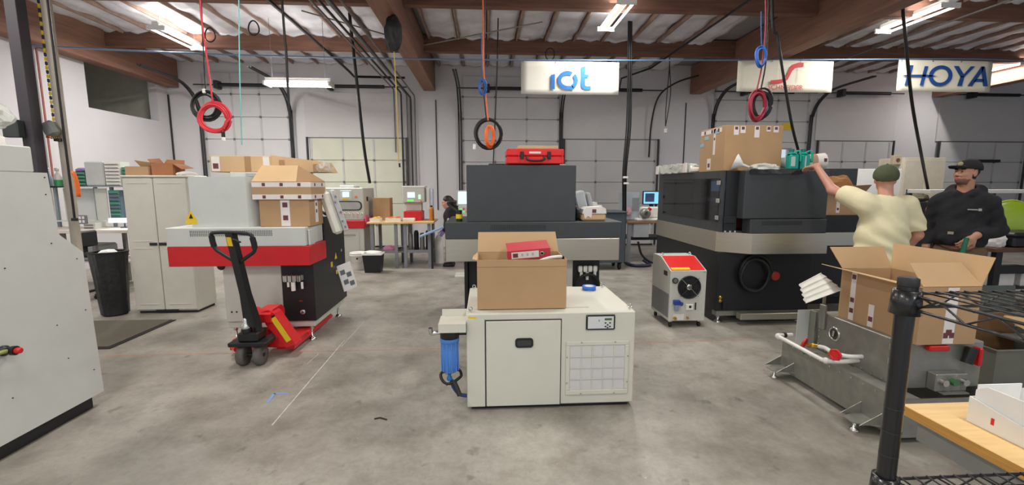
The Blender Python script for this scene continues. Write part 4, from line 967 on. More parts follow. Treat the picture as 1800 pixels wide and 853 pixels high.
    # fittings on the near end
    q = obj('manifold', B(2.9, 3.12, 2.555, 2.6195, .32, .44, .006), GALV, t)
    for i in range(3): obj('manifold_port', MB().cyl((2.94+i*.07, 2.5545, .39), (2.94+i*.07, 2.525, .39), .022, n=12), CHROME if i != 1 else mat('green_fitting', (70, 120, 80), .5), q)
    obj('manifold_lip', B(2.92, 3.10, 2.52, 2.5545, .318, .324), GALV, q)
    obj('red_end', B(2.86, 3.0, 2.58, 2.6195, .585, .62, .006), JRED, t); obj('black_cylinder', MB().cyl((3.13, 2.585, .5), (3.16, 2.585, .6), .03, n=14), BLK, t); obj('red_lever', B(3.2, 3.225, 2.57, 2.6195, .48, .60, .006), JRED, t)
    for z in (.56, .46): obj('toggle_clamp', MB().box(2.69, 2.7195, 2.66, 2.69, z, z+.06, .005).cyl((2.68, 2.675, z+.01), (2.68, 2.675, z+.05), .006, n=6), CHROME, t)
    obj('corner_bracket', MB().box(2.70, 2.7195, 3.28, 3.34, .5, .70, .003).box(2.7195, 2.742, 3.33, 3.34, .6305, .76), GALV, t)
tank_unit()
def tank_box():
    x0, x1, y0, y1, z0, z1 = 2.76, 3.16, 2.58, 3.22, .6315, 1.01
    t = thing('cardboard_box', 'open cardboard box with four raised flaps on the grey tank unit', 'box', ((x0+x1)/2, (y0+y1)/2, z0))
    open_box(t, x0, x1, y0, y1, z0, z1)
    h = z1+.001
    flap(t, [(x0, y1, h), (x0, y0, h), (x0-.17, y0-.03, h+.03), (x0-.17, y1+.0, h+.04)], m=CARDL)
    flap(t, [(x0, y1, h), (x1, y1, h), (x1-.03, y1+.06, h+.16), (x0-.07, y1+.06, h+.16)], m=CARDL)
    flap(t, [(x1, y1, h), (x1, y0, h), (x1+.03, y0-.03, h+.19), (x1+.03, y1+.03, h+.19)], m=CARDL)
    flap(t, [(x0, y0, h), (x1, y0, h), (x1-.02, y0+.13, h+.13), (x0+.02, y0+.13, h+.13)], m=CARDI)
    for y, a, b in ((3.1, .02, .99), (2.93, .02, .45), (2.70, .02, .5)): tape_sideX(t, x0, -1, y, .045, z0+(z1-z0)*a, z0+(z1-z0)*b, (.2, .42, .9) if b > .9 else (.35,), .035)
    s = tape_front(t, 2.97, .075, y0, z0+.005, z1-.005, (.2,), .04)
    for dx, z in ((-.02, .06), (.022, .06), (-.02, .335), (.022, .335)): obj('tape_print', B(2.97+dx-.016, 2.97+dx+.016, y0-.003, y0-.0025, z0+z-.018, z0+z+.018), PRINT, s)
    # corrugated white foam sheet poking out at the far left corner
    q = [P(1406, 500, 3.2), P(1444, 480, 3.25), P(1482, 510, 3.1), P(1416, 534, 3.1)]
    def fs(u, v):
        a = q[0].lerp(q[1], u); b = q[3].lerp(q[2], u); p = a.lerp(b, v); p.y += .006*math.sin(v*25); p.z += .002*math.sin(v*25+1); p.x -= .004*math.sin(v*25); return p
    one('foam_sheet', MB().grid(fs, 8, 24, True, thick=(0, -.006, 0)), FOAM, 'white corrugated foam sheet sticking out under a flap of the box on the tank', 'foam')
    one('green_packing', crumple((2.95, 2.75, .66), (.13, .12, .16), 15, 2, .25, .9), mat('dark_green_plastic', (40, 62, 56), .5), 'dark green packed item inside the open box on the tank', 'packing')
tank_box()
def steel_tub():
    t = thing('steel_tub', 'open rectangular steel tub on the floor behind the wire shelf', 'tub', (4.5, 3.45, 0))
    x0, x1, y0, y1, z = 4.06, 4.95, 3.15, 3.72, .345; m = mat('dull_steel', (122, 122, 112), .5, .4, var=.12, scale=5)
    for b in ((x0, x1, y0, y0+.006), (x0, x1, y1-.006, y1), (x0, x0+.006, y0+.006, y1-.006), (x1-.006, x1, y0+.006, y1-.006)): obj('side_plate', B(*b, 0.004, z), m, t)
    obj('bottom_plate', B(x0, x1, y0, y1, 0, .0038), m, t)
    obj('rim', MB().box(x0-.015, x1+.015, y0-.015, y0+.0, z, z+.006).box(x0-.015, x0, y0, y1, z, z+.006), GALV, t)
    obj('base_flange', MB().box(x0-.04, x0-.001, y0-.04, y1, 0, .008).box(x0-.001, x1, y0-.04, y0-.001, 0, .008), m, t)
    one('cardboard_sheet', B(-.34, .34, -.006, .006, 0, .52, M=Matrix.Translation((4.46, 3.58, .006)) @ Matrix.Rotation(math.radians(-8), 4, 'X')), mat('brown_card', (128, 96, 62), .85), 'brown cardboard sheet standing inside the steel tub', 'sheet')
    one('metal_sheet', B(-.36, .36, -.005, .005, 0, .74, M=Matrix.Translation((4.48, 3.615, .006)) @ Matrix.Rotation(math.radians(-6), 4, 'X')), mat('grey_green_panel', (88, 96, 90), .5, .2), 'tall grey-green panel standing at the back of the steel tub', 'panel')
    one('wooden_board', B(-.25, .3, -.09, .09, -.012, .012, M=Matrix.Translation((4.75, 3.40, .452)) @ Matrix.Rotation(math.radians(9), 4, 'Y') @ Matrix.Rotation(math.radians(18), 4, 'X')), WOOD, 'pale wooden board lying across the steel tub', 'board')
    one('steel_plate', B(-.22, .22, -.14, .14, -.004, .004, M=Matrix.Translation((4.66, 3.36, .352)) @ Matrix.Rotation(math.radians(12), 4, 'Z') @ Matrix.Rotation(math.radians(6), 4, 'Y')), GALV, 'thin steel plate lying across the steel tub under the board', 'plate')
steel_tub()

# ---- black wire shelf, near right
def wire_shelf():
    Y = .80; p = P(1594, 520, Y); X = p.x; ztop = P(1595, 487, Y).z; r = .0165
    t = thing('wire_shelf', 'black epoxy wire shelving unit in the near right foreground', 'shelf', (X+.45, Y-.22, 0))
    X1, Y1 = X+.84, Y-.45
    for x in (X, X1):
        for y in (Y, Y1):
            q = obj('post', MB().cyl((x, y, .03), (x, y, ztop-.018), r, n=18), SHELFB, t)
            obj('post_cap', MB().lathe([(r+.001, ztop-.0175), (r+.001, ztop-.003), (r-.004, ztop)], (x, y, 0), n=18), RUB, q); obj('post_foot', MB().lathe([(.02, 0), (.02, .012), (.01, .0295)], (x, y, 0), n=12), RUB, q)
            for i in range(7): obj('post_groove', MB().lathe([(r+.0006, -.001), (r+.0006, .001)], (x, y, .9+i*.0254*2), n=14, cap=False), mat('groove', (50, 50, 52), .4), q)
    zs = [P(1594, 517, Y).z, P(1560, 843, Y).z, .35]
    for z in zs:
        zl = z-.027
        for x in (X, X1):
            for y in (Y, Y1): obj('collar', MB().lathe([(r+.0008, zl-.012), (r+.010, zl-.012), (r+.007, z+.008), (r+.0008, z+.008)], (x, y, 0), n=18, cap=False), SHELFB, t)
        sides = [((X+r, Y), (X1-r, Y)), ((X+r, Y1), (X1-r, Y1)), ((X, Y1+r), (X, Y-r)), ((X1, Y1+r), (X1, Y-r))]
        for a, b in sides:
            o = obj('rail', MB().cyl((*a, z), (*b, z), .0032, n=6).cyl((*a, zl), (*b, zl), .0032, n=6), SHELFB, t)
            a3 = Vector((*a, 0)); b3 = Vector((*b, 0)); n = max(4, int((b3-a3).length/.045)); pts = [a3.lerp(b3, k/n)+Vector((0, 0, z if k % 2 == 0 else zl)) for k in range(n+1)]
            obj('truss_wire', MB().tube(pts, .0022, 5), SHELFB, o)
        k = 1
        while X+k*.03 < X1-.01:
            obj('shelf_wire', MB().cyl((X+k*.03, Y1, z+.004), (X+k*.03, Y, z+.004), .0019, n=5), SHELFB, t); k += 1
        for yy in (.11, .22, .33): obj('cross_wire', MB().cyl((X, Y1+yy, z-.001), (X1, Y1+yy, z-.001), .0028, n=5), SHELFB, t)
wire_shelf()
# ---- work bench with wooden top
def work_bench():
    t = thing('work_bench', 'workbench with maple top and grey steel frame at the bottom right corner', 'workbench', (2.4, 1.0, 0))
    z = .75; x0, x1, y0, y1 = 1.72, 3.3, -.1, 1.64
    obj('bench_top', B(x0, x1, y0, y1, z-.0395, z, .003), WOOD, t); obj('edge_band', B(x0-.002, x0-.0005, y0+.003, y1-.003, z-.039, z-.001), WOODE, t)
    st = mat('bench_steel', (126, 128, 124), .5, .2)
    obj('apron', MB().box(x0+.03, x0+.045, y0+.05, y1-.05, z-.13, z-.04).box(x0+.045, x1-.05, y1-.065, y1-.05, z-.13, z-.04).box(x0+.045, x1-.05, y0+.05, y0+.065, z-.13, z-.04), st, t)
    for x in (x0+.07, x1-.13):
        for y in (y0+.07, y1-.35): obj('leg', B(x, x+.08, y, y+.06, 0, z-.0405, .004), BLK, t)
    b = thing('storage_bin', 'white plastic parts bin on the maple benchtop', 'bin', (2.2, 1.35, z))
    a = fl(1748, 765, z); bx0, by1 = a.x+.005, a.y+.1
    mb = MB().prism([(by1-.3, z+.0005), (by1, z+.0005), (by1, z+.10), (by1-.3, z+.05)], 0, bx0, bx0+.006); obj('bin_side', mb, WHP, b)
    obj('bin_side', MB().prism([(by1-.3, z+.0005), (by1, z+.0005), (by1, z+.10), (by1-.3, z+.05)], 0, bx0+.2, bx0+.206), WHP, b)
    obj('bin_back', B(bx0+.0065, bx0+.1995, by1-.006, by1, z+.0005, z+.10), WHP, b); obj('bin_floor', B(bx0+.0065, bx0+.1995, by1-.3, by1-.0065, z+.0005, z+.006), WHP, b); obj('bin_front', B(bx0+.0065, bx0+.1995, by1-.3, by1-.294, z+.0065, z+.05), WHP, b)
    obj('red_mark', B(bx0-.0015, bx0-.0003, by1-.09, by1-.08, z+.03, z+.055), JRED, b)
    c = thing('carton_tray', 'open white carton tray with cut corner nested in the parts bin', 'tray', (bx0+.1, by1-.12, z+.01))
    zz = z+.007; e = .008
    obj('tray_side', MB().prism([(by1-.25, zz), (by1-.012, zz), (by1-.012, zz+.125), (by1-.05, zz+.15), (by1-.25, zz+.15)], 0, bx0+e, bx0+e+.004), PAPER, c); obj('tray_side', MB().prism([(by1-.25, zz), (by1-.012, zz), (by1-.012, zz+.125), (by1-.05, zz+.15), (by1-.25, zz+.15)], 0, bx0+.19, bx0+.194), PAPER, c)
    obj('tray_back', B(bx0+e+.0045, bx0+.1895, by1-.016, by1-.012, zz, zz+.145), PAPER, c); obj('tray_front', B(bx0+e+.0045, bx0+.1895, by1-.25, by1-.246, zz, zz+.145), PAPER, c); obj('tray_floor', B(bx0+e+.0045, bx0+.1895, by1-.2455, by1-.0165, zz, zz+.004), PAPER, c)
work_bench()

# ================================================================ BANNERS
INK = mat('blue_ink', (22, 82, 170), .6, rgb2=(36, 138, 200), scale=3); INKB = mat('deep_blue_ink', (30, 78, 146), .6, var=.1); INKR = mat('red_ink', (214, 52, 56), .6, var=.08); INKP = mat('pale_red_ink', (206, 74, 78), .6, var=.08)
BANW = mat('banner_vinyl', (236, 232, 222), .55, var=.02, scale=2)
BANC = mat('banner_cream_vinyl', (240, 234, 214), .55, var=.02, scale=2)
def banner(p, label, m):
    x0, x1, z0, z1 = p; y = 8.40
    t = thing('banner', label, 'banner', ((x0+x1)/2, y, z0), 'banners on the overhead wire')
    def fn(u, v): return (x0+(x1-x0)*u, y+.008*math.sin(5*u+2*v), z0+(z1-z0)*v-.006*math.sin(math.pi*u)*(1-v))
    obj('sheet', MB().grid(fn, 14, 6, True, thick=(0, -.003, 0)), m, t)
    for k in (.02, .35, .65, .98):
        obj('grommet', MB().lathe([(.006, 0), (.012, 0), (.012, .003), (.006, .003)], (x0+(x1-x0)*k, y-.012, z1-.02), (0, -1, 0), 12, cap=False), CHROME, t)
        obj('tie', MB().tube(ring((x0+(x1-x0)*k, y-.003, z1+.004), .012, .028, 10, (0, 1, 0)), .002, 4, True), CABB, t)
    return t, lambda q: Vector((x0+(x1-x0)*q[0], y-.016, z0+(z1-z0)*q[1]))
def ink(root, nm, polys, f, m):
    mb = MB()
    for poly in polys:
        pts = [f(q) for q in poly]; mb.prism([(p.z, p.x) for p in pts], 1, 8.380, 8.3835)
    return obj(nm, mb, m, root)
def arc(cx, cy, r0x, r0y, r1x, r1y, a0, a1, n=20):
    return [[(cx+r0x*math.cos(a), cy+r0y*math.sin(a)), (cx+r0x*math.cos(b), cy+r0y*math.sin(b)), (cx+r1x*math.cos(b), cy+r1y*math.sin(b)), (cx+r1x*math.cos(a), cy+r1y*math.sin(a))] for a, b in [(a0+(a1-a0)*k/n, a0+(a1-a0)*(k+1)/n) for k in range(n)]]
A = P(916, 107, 8.4); Bp = P(1087, 167, 8.4)
t, f = banner((A.x, Bp.x, Bp.z, A.z), 'white hanging banner with a blue three-letter lowercase word', BANW)
ink(t, 'letter_i', [[(.300, .145), (.300, .58), (.342, .61), (.342, .145)]], f, INK)
ink(t, 'letter_o', arc(.472, .42, .105, .29, .065, .165, math.radians(62), math.radians(262), 22)+[[(.458, .135), (.458, .255), (.53, .255), (.53, .135)]]+arc(.472, .42, .105, .29, .065, .165, math.radians(-58), math.radians(44), 14), f, INK)
ink(t, 'letter_t', [[(.607, .30), (.607, .83), (.650, .87), (.650, .30)], [(.650, .50), (.650, .61), (.683, .61), (.683, .53), (.67, .50)], [(.607, .30), (.65, .30), (.655, .265), (.665, .255), (.708, .255), (.712, .14), (.65, .14), (.622, .18), (.61, .235)]], f, INK)
A = P(1298, 105, 8.4); Bp = P(1461, 163, 8.4)
t, f = banner((A.x, Bp.x, Bp.z, A.z), 'cream hanging banner with a red S-curve emblem above a red word', BANC)
# S curve emblem
cx = [(.345, .25), (.345, .36), (.40, .375), (.455, .40), (.495, .46), (.515, .60), (.535, .78), (.57, .88), (.62, .93), (.675, .93), (.675, .80), (.625, .79), (.585, .74), (.56, .66), (.54, .52), (.52, .39), (.49, .32), (.44, .275), (.39, .255)]
up = [cx[i] for i in range(0, 10)]; lo = [cx[0]]+[cx[i] for i in range(len(cx)-1, 9, -1)]
polys = [[up[i], up[i+1], lo[min(i+1, len(lo)-1)], lo[i]] for i in range(len(up)-1)]
ink(t, 'curve_emblem', polys, f, INKR)
obj('emblem_grid', MB().join(MB()).box(*[*sorted((f((.40, 0)).x, f((.403, 0)).x)), 8.382, 8.3835, f((0, .3)).z, f((0, .93)).z]).box(f((.46, 0)).x, f((.463, 0)).x, 8.382, 8.3835, f((0, .3)).z, f((0, .93)).z).box(f((.62, 0)).x, f((.623, 0)).x, 8.382, 8.3835, f((0, .3)).z, f((0, .78)).z).box(f((.40, 0)).x, f((.67, 0)).x, 8.382, 8.3835, f((0, .7)).z, f((0, .704)).z), mat('faint_grid', (205, 198, 186), .7), t)
obj('lettering', text_mesh('SCHNEIDER', .118, .0012, Matrix.Translation(f((.505, .135))+Vector((0, -.002, 0))) @ Matrix.Rotation(math.pi/2, 4, 'X') @ Matrix.Diagonal((1.12, 1.05, 1, 1))), INKP, t)
A = P(1581, 105, 8.4); Bp = P(1739, 162, 8.4)
t, f = banner((A.x, Bp.x, Bp.z, A.z), 'cream hanging banner with four large dark blue capital letters, rightmost', BANC)
sk = .03
def bar(x0, x1, y0, y1): return [(x0+sk*(y0-.2), y0), (x1+sk*(y0-.2), y0), (x1+sk*(y1-.2), y1), (x0+sk*(y1-.2), y1)]
ink(t, 'letter_h', [[(.075, .18), (.112, .18), (.145, .82), (.108, .82)], [(.235, .18), (.272, .18), (.302, .80), (.265, .80)], [(.03, .485), (.10, .52), (.30, .53), (.42, .485), (.30, .46), (.10, .455)]], f, INKB)
ink(t, 'letter_o', arc(.445, .50, .125, .335, .082, .225, 0, 2*math.pi, 30), f, INKB)
ink(t, 'letter_y', [[(.575, .82), (.625, .82), (.69, .56), (.66, .46)], [(.66, .46), (.69, .56), (.755, .82), (.80, .82), (.70, .48)], [(.635, .18), (.685, .18), (.70, .50), (.66, .50)]], f, INKB)
ink(t, 'letter_a', [[(.745, .18), (.795, .18), (.885, .66), (.90, .82), (.87, .82)], [(.87, .82), (.905, .82), (.965, .18), (.915, .18), (.875, .70)], [(.80, .32), (.83, .42), (.91, .42), (.91, .32)]], f, INKB)
zc = P(1000, 106, 8.4).z
one('support_wire', MB().tube(curve([(XL, 8.41, 4.02), (-5, 8.41, 3.93), (-1.4, 8.41, 3.9), (2, 8.41, 3.93), (5.5, 8.41, 3.995), (9, 8.41, 4.07), (9.9, 8.41, 4.07), (11.5, 8.41, 4.045), (XR, 8.41, 4.04)], 5), .014, 6), mat('blue_steel_wire', (110, 140, 172), .4, .3), 'long pale blue wire stretched across the hall carrying the banners', 'wire')

# ================================================================ LEFT SIDE
def plastic_cabinet():
    x0, x1, y0, y1, z1 = -4.51, -3.74, 5.86, 6.28, 1.775
    t = thing('storage_cabinet', 'tall grey-white plastic cabinet with two panelled doors and black handles', 'cabinet', ((x0+x1)/2, (y0+y1)/2, 0))
    obj('body', B(x0, x1, y0+.02, y1, .03, z1-.03, .01), PLASTG, t); obj('top', B(x0-.015, x1+.015, y0-.01, y1+.01, z1-.0295, z1, .012), PLASTG, t); obj('base', B(x0+.02, x1-.02, y0+.04, y1-.02, 0, .0295), BLK, t)
    xm = (x0+x1)/2-.02
    for a, b in ((x0+.005, xm-.004), (xm+.004, x1-.005)):
        d = obj('door', B(a, b, y0-.004, y0+.0195, .05, z1-.035, .008), PLASTG, t)
        for z0, zz in ((.12, .86), (.94, z1-.09)):
            obj('panel_rim', MB().box(a+.06, b-.06, y0-.009, y0-.0045, zz-.012, zz, .002).box(a+.06, b-.06, y0-.009, y0-.0045, z0, z0+.012, .002), PLASTG, d)
        hx = (b-.10, b-.006) if b < xm else (a+.006, a+.10)
        obj('handle', B(hx[0], hx[1], y0-.016, y0-.0045, .83+.06, .83+.10, .008), BLK, d)
    obj('vent_slot', B(x0+.25, x1-.25, y0-.003, y0+.0195, .028, .048), BLK, t)
    # things on it
    c = thing('cardboard_box', 'open brown carton with raised lid on the plastic cabinet, left', 'box', (-4.4, 6.05, z1))
    z = z1+.0005; open_box(c, -4.50, -4.22, 5.92, 6.2, z, z+.11, t=.005)
    flap(c, [(-4.50, 6.2, z+.111), (-4.22, 6.2, z+.111), (-4.24, 6.13, z+.16), (-4.53, 6.13, z+.2)], m=CARDL); obj('white_filling', B(-4.42, -4.30, 5.95, 6.1, z+.006, z+.09, .02), PAPER, c)
    c = thing('cardboard_box', 'upright reddish-brown carton with torn flaps on the plastic cabinet', 'box', (-4.08, 6.05, z1))
    cm = mat('red_brown_card', (172, 116, 78), .85); open_box(c, -4.19, -3.93, 5.93, 6.16, z, z+.15, cm, cm)
    flap(c, [(-4.19, 5.93, z+.151), (-4.19, 6.16, z+.151), (-4.24, 6.16, z+.22), (-4.24, 5.95, z+.2)], m=cm); flap(c, [(-4.19, 6.16, z+.151), (-3.93, 6.16, z+.151), (-3.95, 6.2, z+.2), (-4.17, 6.2, z+.21)], m=cm); flap(c, [(-3.93, 5.93, z+.148), (-3.93, 6.16, z+.148), (-3.82, 6.16, z+.10), (-3.82, 5.93, z+.08)], m=cm)
    one('paper_sheaf', crumple((-3.84, 6.05, z), (.07, .17, .035), 51, 2, .3, .5), PAPER, 'crumpled white paper sheaf on the right of the plastic cabinet top', 'paper')
plastic_cabinet()
t = thing('waste_bin', 'black bin with a black liner bag between the white housing and plastic cabinet', 'bin', (-4.75, 5.85, 0))
def bag(u, v):
    a = 2*math.pi*u; r = 1+.06*math.sin(7*a)*v+.04*math.sin(13*a+3*v); w = .135+.045*v
    return (-4.76+w*r*math.cos(a)*1.05, 5.86+w*r*math.sin(a), .02+.80*v)
obj('liner_bag', MB().grid(bag, 40, 14, True), mat('black_bag_plastic', (32, 33, 35), .4, var=.2, bump=.5, bscale=14), t); obj('bin_body', MB().lathe([(.12, 0.0), (.13, .02), (.15, .7)], (-4.76, 5.86, 0), n=24), RUB, t); obj('bag_rim', MB().tube([bag(k/30, .995) for k in range(30)], .012, 6, True), RUB, t)
obj('rubbish', crumple((-4.76, 5.86, .70), (.12, .12, .09), 61, 2, .3), PAPER, t)
fm = [fl(120, 560), fl(312, 566), fl(182, 616), fl(60, 640)]
t = thing('floor_mat', 'dark grey ribbed anti-fatigue mat on the floor beside the white housing', 'mat', (fm[0].lerp(fm[2], .5)))
obj('mat_pad', MB().prism([(-6.2, 4.62), (-3.86, 4.62), (-3.86, 5.55), (-6.2, 5.55)], 2, .0005, .012), MATF, t)
obj('mat_border', MB().prism([(-6.2, 4.57), (-3.81, 4.57), (-3.81, 5.55), (-3.8595, 5.55), (-3.8595, 4.6195), (-6.2, 4.6195)], 2, .0005, .007), RUB, t)

def left_bench():
    t = thing('work_bench', 'pale laminate workbench with bins beneath, seen between white housing and plastic cabinet', 'workbench', (-6.4, 7.7, 0))
    z = .95; x0, x1, y0, y1 = -7.3, -5.55, 7.35, 8.1
    obj('bench_top', B(x0, x1, y0, y1, z-.05, z, .004), mat('white_laminate', (222, 214, 204), .5), t)
    for x in (x0+.05, -6.25, x1-.1):
        for y in (y0+.05, y1-.1): obj('leg', B(x, x+.05, y, y+.05, 0, z-.0505), CONDUIT, t)
    obj('lower_shelf', B(x0+.02, x1-.02, y0+.06, y1-.06, .42, .44), mat('white_laminate', (222, 214, 204), .5), t)
    u = thing('bench_riser', 'grey steel shelf riser standing on the pale laminate workbench', 'shelf', (-6.5, 8.0, z))
    rs = mat('slate_steel', (140, 148, 156), .5, .2)
    for x in (-7.2, -6.56, -6.30, -6.07): obj('upright', B(x-.02, x+.02, 7.94, 7.98, z+.0005, 1.62), rs, u)
    obj('riser_shelf', B(-7.25, -5.9, 7.80, 8.08, 1.6205, 1.64), rs, u)
    obj('back_panel', B(-7.15, -6.62, 8.04, 8.05, 1.06, 1.60), WHITE, u); obj('back_panel', B(-6.53, -6.34, 7.9, 7.91, 1.07, 1.6), LGREY, u); obj('mid_shelf', B(-7.2, -5.9, 7.82, 8.06, 1.05, 1.065), WHITE, u)
    def drawers(x0, x1, y, z0, n, h, ms, lab, nm='drawer_unit', fr=None):
        d = thing(nm, lab, 'drawers', ((x0+x1)/2, y+.12, z0)); obj('frame', B(x0, x1, y+.012, y+.22, z0, z0+n*h+.008), fr or ms[0], d)
        for i in range(n):
            k = obj('drawer', B(x0+.006, x1-.006, y, y+.0115, z0+i*h+.008, z0+i*h+h-.008, .003), ms[i % len(ms)], d); obj('drawer_pull', B(x0+.02, x1-.02, y-.012, y-.0003, z0+i*h+.012, z0+i*h+.020), DARKM, k)
    drawers(-6.83, -6.60, 7.84, 1.6405, 4, .058, [GREENP], 'small green four-drawer unit on the bench riser, under purple gloves', fr=DARKM)
    one('glove_pile', crumple((-6.70, 7.94, 1.8815), (.1, .08, .04), 71, 2, .3, .5), mat('purple_nitrile', (136, 112, 170), .6), 'pile of purple gloves on the green drawer unit', 'gloves')
    one('storage_tote', B(-6.585, -6.285, 7.82, 8.05, 1.6405, 2.04, .015), mat('frosted_plastic', (190, 192, 190), .35), 'large frosted plastic tote on the bench riser between drawer units', 'tote')
    drawers(-6.27, -6.03, 7.82, 1.6405, 7, .056, [WHP], 'white seven-drawer unit on the bench riser beside the frosted tote', fr=WHP)
    drawers(-6.02, -5.92, 7.84, 1.6405, 5, .06, [GREENP], 'narrow dark green drawer unit at the right end of the riser', fr=GREENP)
    drawers(-6.275, -6.095, 7.84, 1.0655, 8, .062, [BLUEG, GREENP, GREENP, BLUEG, GREENP, BLUEG], 'mixed teal and slate drawer unit under the bench riser', fr=BLUEG)
    drawers(-6.52, -6.345, 7.6, 1.0655-.115, 2, .045, [LGREY], 'low grey two-drawer unit on the laminate bench', fr=LGREY)
    # task light
    l = thing('task_light', 'glaring bench task light shining beside the plastic cabinet edge', 'lamp', (-5.95, 7.6, z))
    obj('lamp_stand', MB().lathe([(.06, 0), (.06, .015), (.012, .02), (.012, .12)], (-5.95, 7.7, z+.0005), n=14), BLK, l); obj('lamp_head', B(-6.1, -5.78, 7.58, 7.66, 1.09, 1.12, .006), WHP, l)
    obj('lamp_arm', MB().tube([(-5.95, 7.7, 1.065), (-5.95, 7.665, 1.105)], .01, 6), BLK, l); obj('light_bar', B(-6.09, -5.79, 7.565, 7.5795, 1.05, 1.115), mat('led_bar', (235, 248, 255), .5, emit=14, var=.01), l)
    # under / on bench
    one('grey_tote', B(-6.75, -6.2, 7.42, 7.85, .4405, .70, .03), mat('grey_tote', (140, 148, 148), .5), 'grey plastic tote on the lower shelf of the laminate bench', 'tote')
    one('green_crate', B(-7.0, -6.55, 7.2, 7.34, .0005, .5, .02), mat('dark_green_crate', (36, 70, 50), .6), 'dark green crate on the floor in front of the laminate bench', 'crate')
    c = thing('office_chair', 'black stool with back standing at the laminate bench', 'chair', (-5.75, 6.9, 0))
    obj('seat', B(-5.98, -5.55, 6.75, 7.15, .60, .66, .03), BLK, c); obj('backrest', B(-5.95, -5.89, 6.78, 7.1, .74, .98, .02), BLK, c); obj('back_strut', B(-5.985, -5.955, 6.9, 6.98, .62, .9, .005), RUB, c); obj('column', MB().cyl((-5.76, 6.95, .1), (-5.76, 6.95, .5995), .03), RUB, c)
    for k in range(5):
        a = k*1.2566; e = Vector((-5.76+.27*math.cos(a), 6.95+.27*math.sin(a), .06)); obj('foot_spoke', MB().tube([(-5.76, 6.95, .11), e], .02, 6), RUB, c); obj('caster', MB().ell((e.x, e.y, .03), (.03, .03, .03), 10, 8), RUB, c)
    # hazard-chain post with floodlight, outlet box, rag and bottles
    p = thing('utility_post', 'pale utility post with hazard chain, floodlight head and outlet box by the workbench', 'post', (-5.68, 6.5, 0))
    X = -5.69; obj('post_tube', B(X-.045, X+.045, 6.46, 6.54, 0, ZC-.35, .006), mat('post_beige', (176, 168, 156), .6), p)
    obj('cable_drop', MB().tube([(X+.06, 6.45, 1.2), (X+.06, 6.45, 3), (X+.065, 6.45, ZC-.35)], .014, 6), CABLE, p)
    zz = 2.45
    for i in range(34): obj('chain_link', B(X-.075, X-.047, 6.45, 6.475, zz+i*.055, zz+i*.055+.05, .008), YEL if i % 2 else BLK, p)
    a = P(100, 230, 6.45); hd = obj('floodlight_head', B(-.09, .09, -.05, .05, -.11, .11, .04, M=Matrix.Translation((X-.06, 6.40, a.z+.01)) @ Matrix.Rotation(math.radians(-25), 4, 'Y')), mat('lamp_grey', (110, 112, 112), .5), p)
    obj('floodlight_bracket', B(X-.06, X+.02, 6.42, 6.4595, a.z-.14, a.z-.10, .004), DARKM, hd)
    b = P(146, 386, 6.42); ob = obj('outlet_box', B(b.x-.05, b.x+.05, 6.40, 6.44, b.z-.06, b.z+.06, .006), mat('box_grey', (128, 122, 130), .5), p)
    for dx in (-.022, .022):
        for dz in (-.026, .026): obj('socket', B(b.x+dx-.014, b.x+dx+.014, 6.396, 6.3998, b.z+dz-.018, b.z+dz+.018), WHP, ob)
    obj('outlet_arm', B(X+.0455, b.x-.0505 if b.x-.0505 > X+.05 else X+.05, 6.41, 6.43, b.z-.02, b.z+.02), DARKM, p)
    obj('bottle_tray', B(X-.42, X-.046, 6.38, 6.56, 1.62, 1.64), DARKM, p)
    q = P(131, 320, 6.36); one('orange_rag', MB().grid(lambda u, v: (q.x-.03+.06*u*(1-.3*v)+.05*v, 6.36+.02*math.sin(6*u+4*v), q.z+.14-.34*v), 6, 8, True, thick=(0, .006, 0)), ORG, 'orange rag hanging from the utility post', 'rag')
    bt = [(X-.10, .045, WHP, 'white spray bottle half full of green liquid on the utility post tray', True), (X-.22, .04, mat('blue_white_label', (150, 164, 184), .4), 'white spray bottle with blue label on the utility post tray', False), (X-.34, .042, mat('straw_bottle', (190, 186, 160), .4), 'straw-coloured bottle with yellow cap on the utility post tray', False)]
    for i, (x, r, m, lab, gr) in enumerate(bt):
        o = thing('spray_bottle', lab, 'bottle', (x, 6.46, 1.64), 'bottles on the post tray')
        obj('bottle_body', MB().lathe([(r, 0.0005), (r, .12), (r*.6, .16), (.013, .18), (.013, .2)], (x, 6.46, 1.64), n=18), m, o)
        obj('cap', MB().box(x-.03, x+.02, 6.445, 6.475, 1.8405, 1.885, .008), YEL if i == 2 else WHP, o)
        if gr: obj('green_liquid', MB().lathe([(r+.001, .002), (r+.001, .085)], (x, 6.46, 1.64), n=18), mat('green_liquid', (70, 170, 110), .3), o)
    o = thing('dark_post', 'dark square post beside the white housing, upper left', 'post', (-6.0, 6.3, 0)); w = P(32, 120, 6.2)
    obj('post_tube', B(w.x-.07, w.x+.07, 6.2, 6.34, 0, ZC-.35, .004), mat('dark_post', (58, 54, 60), .6), o); k = P(30, 225, 6.15); obj('junction_box', B(k.x-.14, k.x+.05, 6.10, 6.1995, k.z-.12, k.z+.1, .01), mat('dark_green_box', (52, 60, 58), .5), o)
    o = thing('hazard_chain', 'red and yellow chain strung between the dark post and pale utility post', 'chain', (-6.0, 6.36, 2.3))
    for i in range(11):
        x = w.x+.075+i*(X-.05-w.x-.075)/11; obj('chain_link', B(x+.004, x+.05, 6.35-.0+.01*i, 6.375+.01*i, P(80, 240, 6.3).z-.014, P(80, 240, 6.3).z+.014, .005), YEL if i % 2 else mat('chain_red', (150, 60, 50), .6), o)
    for u, r in ((58, .014), (76, .016)):
        a = PX(u, 180, XL+.05); one('wall_pipe', MB().cyl((XL+.05, a.y, .3), (XL+.05, a.y, 4.05), r, n=8), mat('red_lead_pipe', (160, 96, 88), .6, var=.2), 'thin %s red pipe running up the left wall' % ('left' if u < 60 else 'right'), 'pipe', 'red pipes on the left wall')
left_bench()

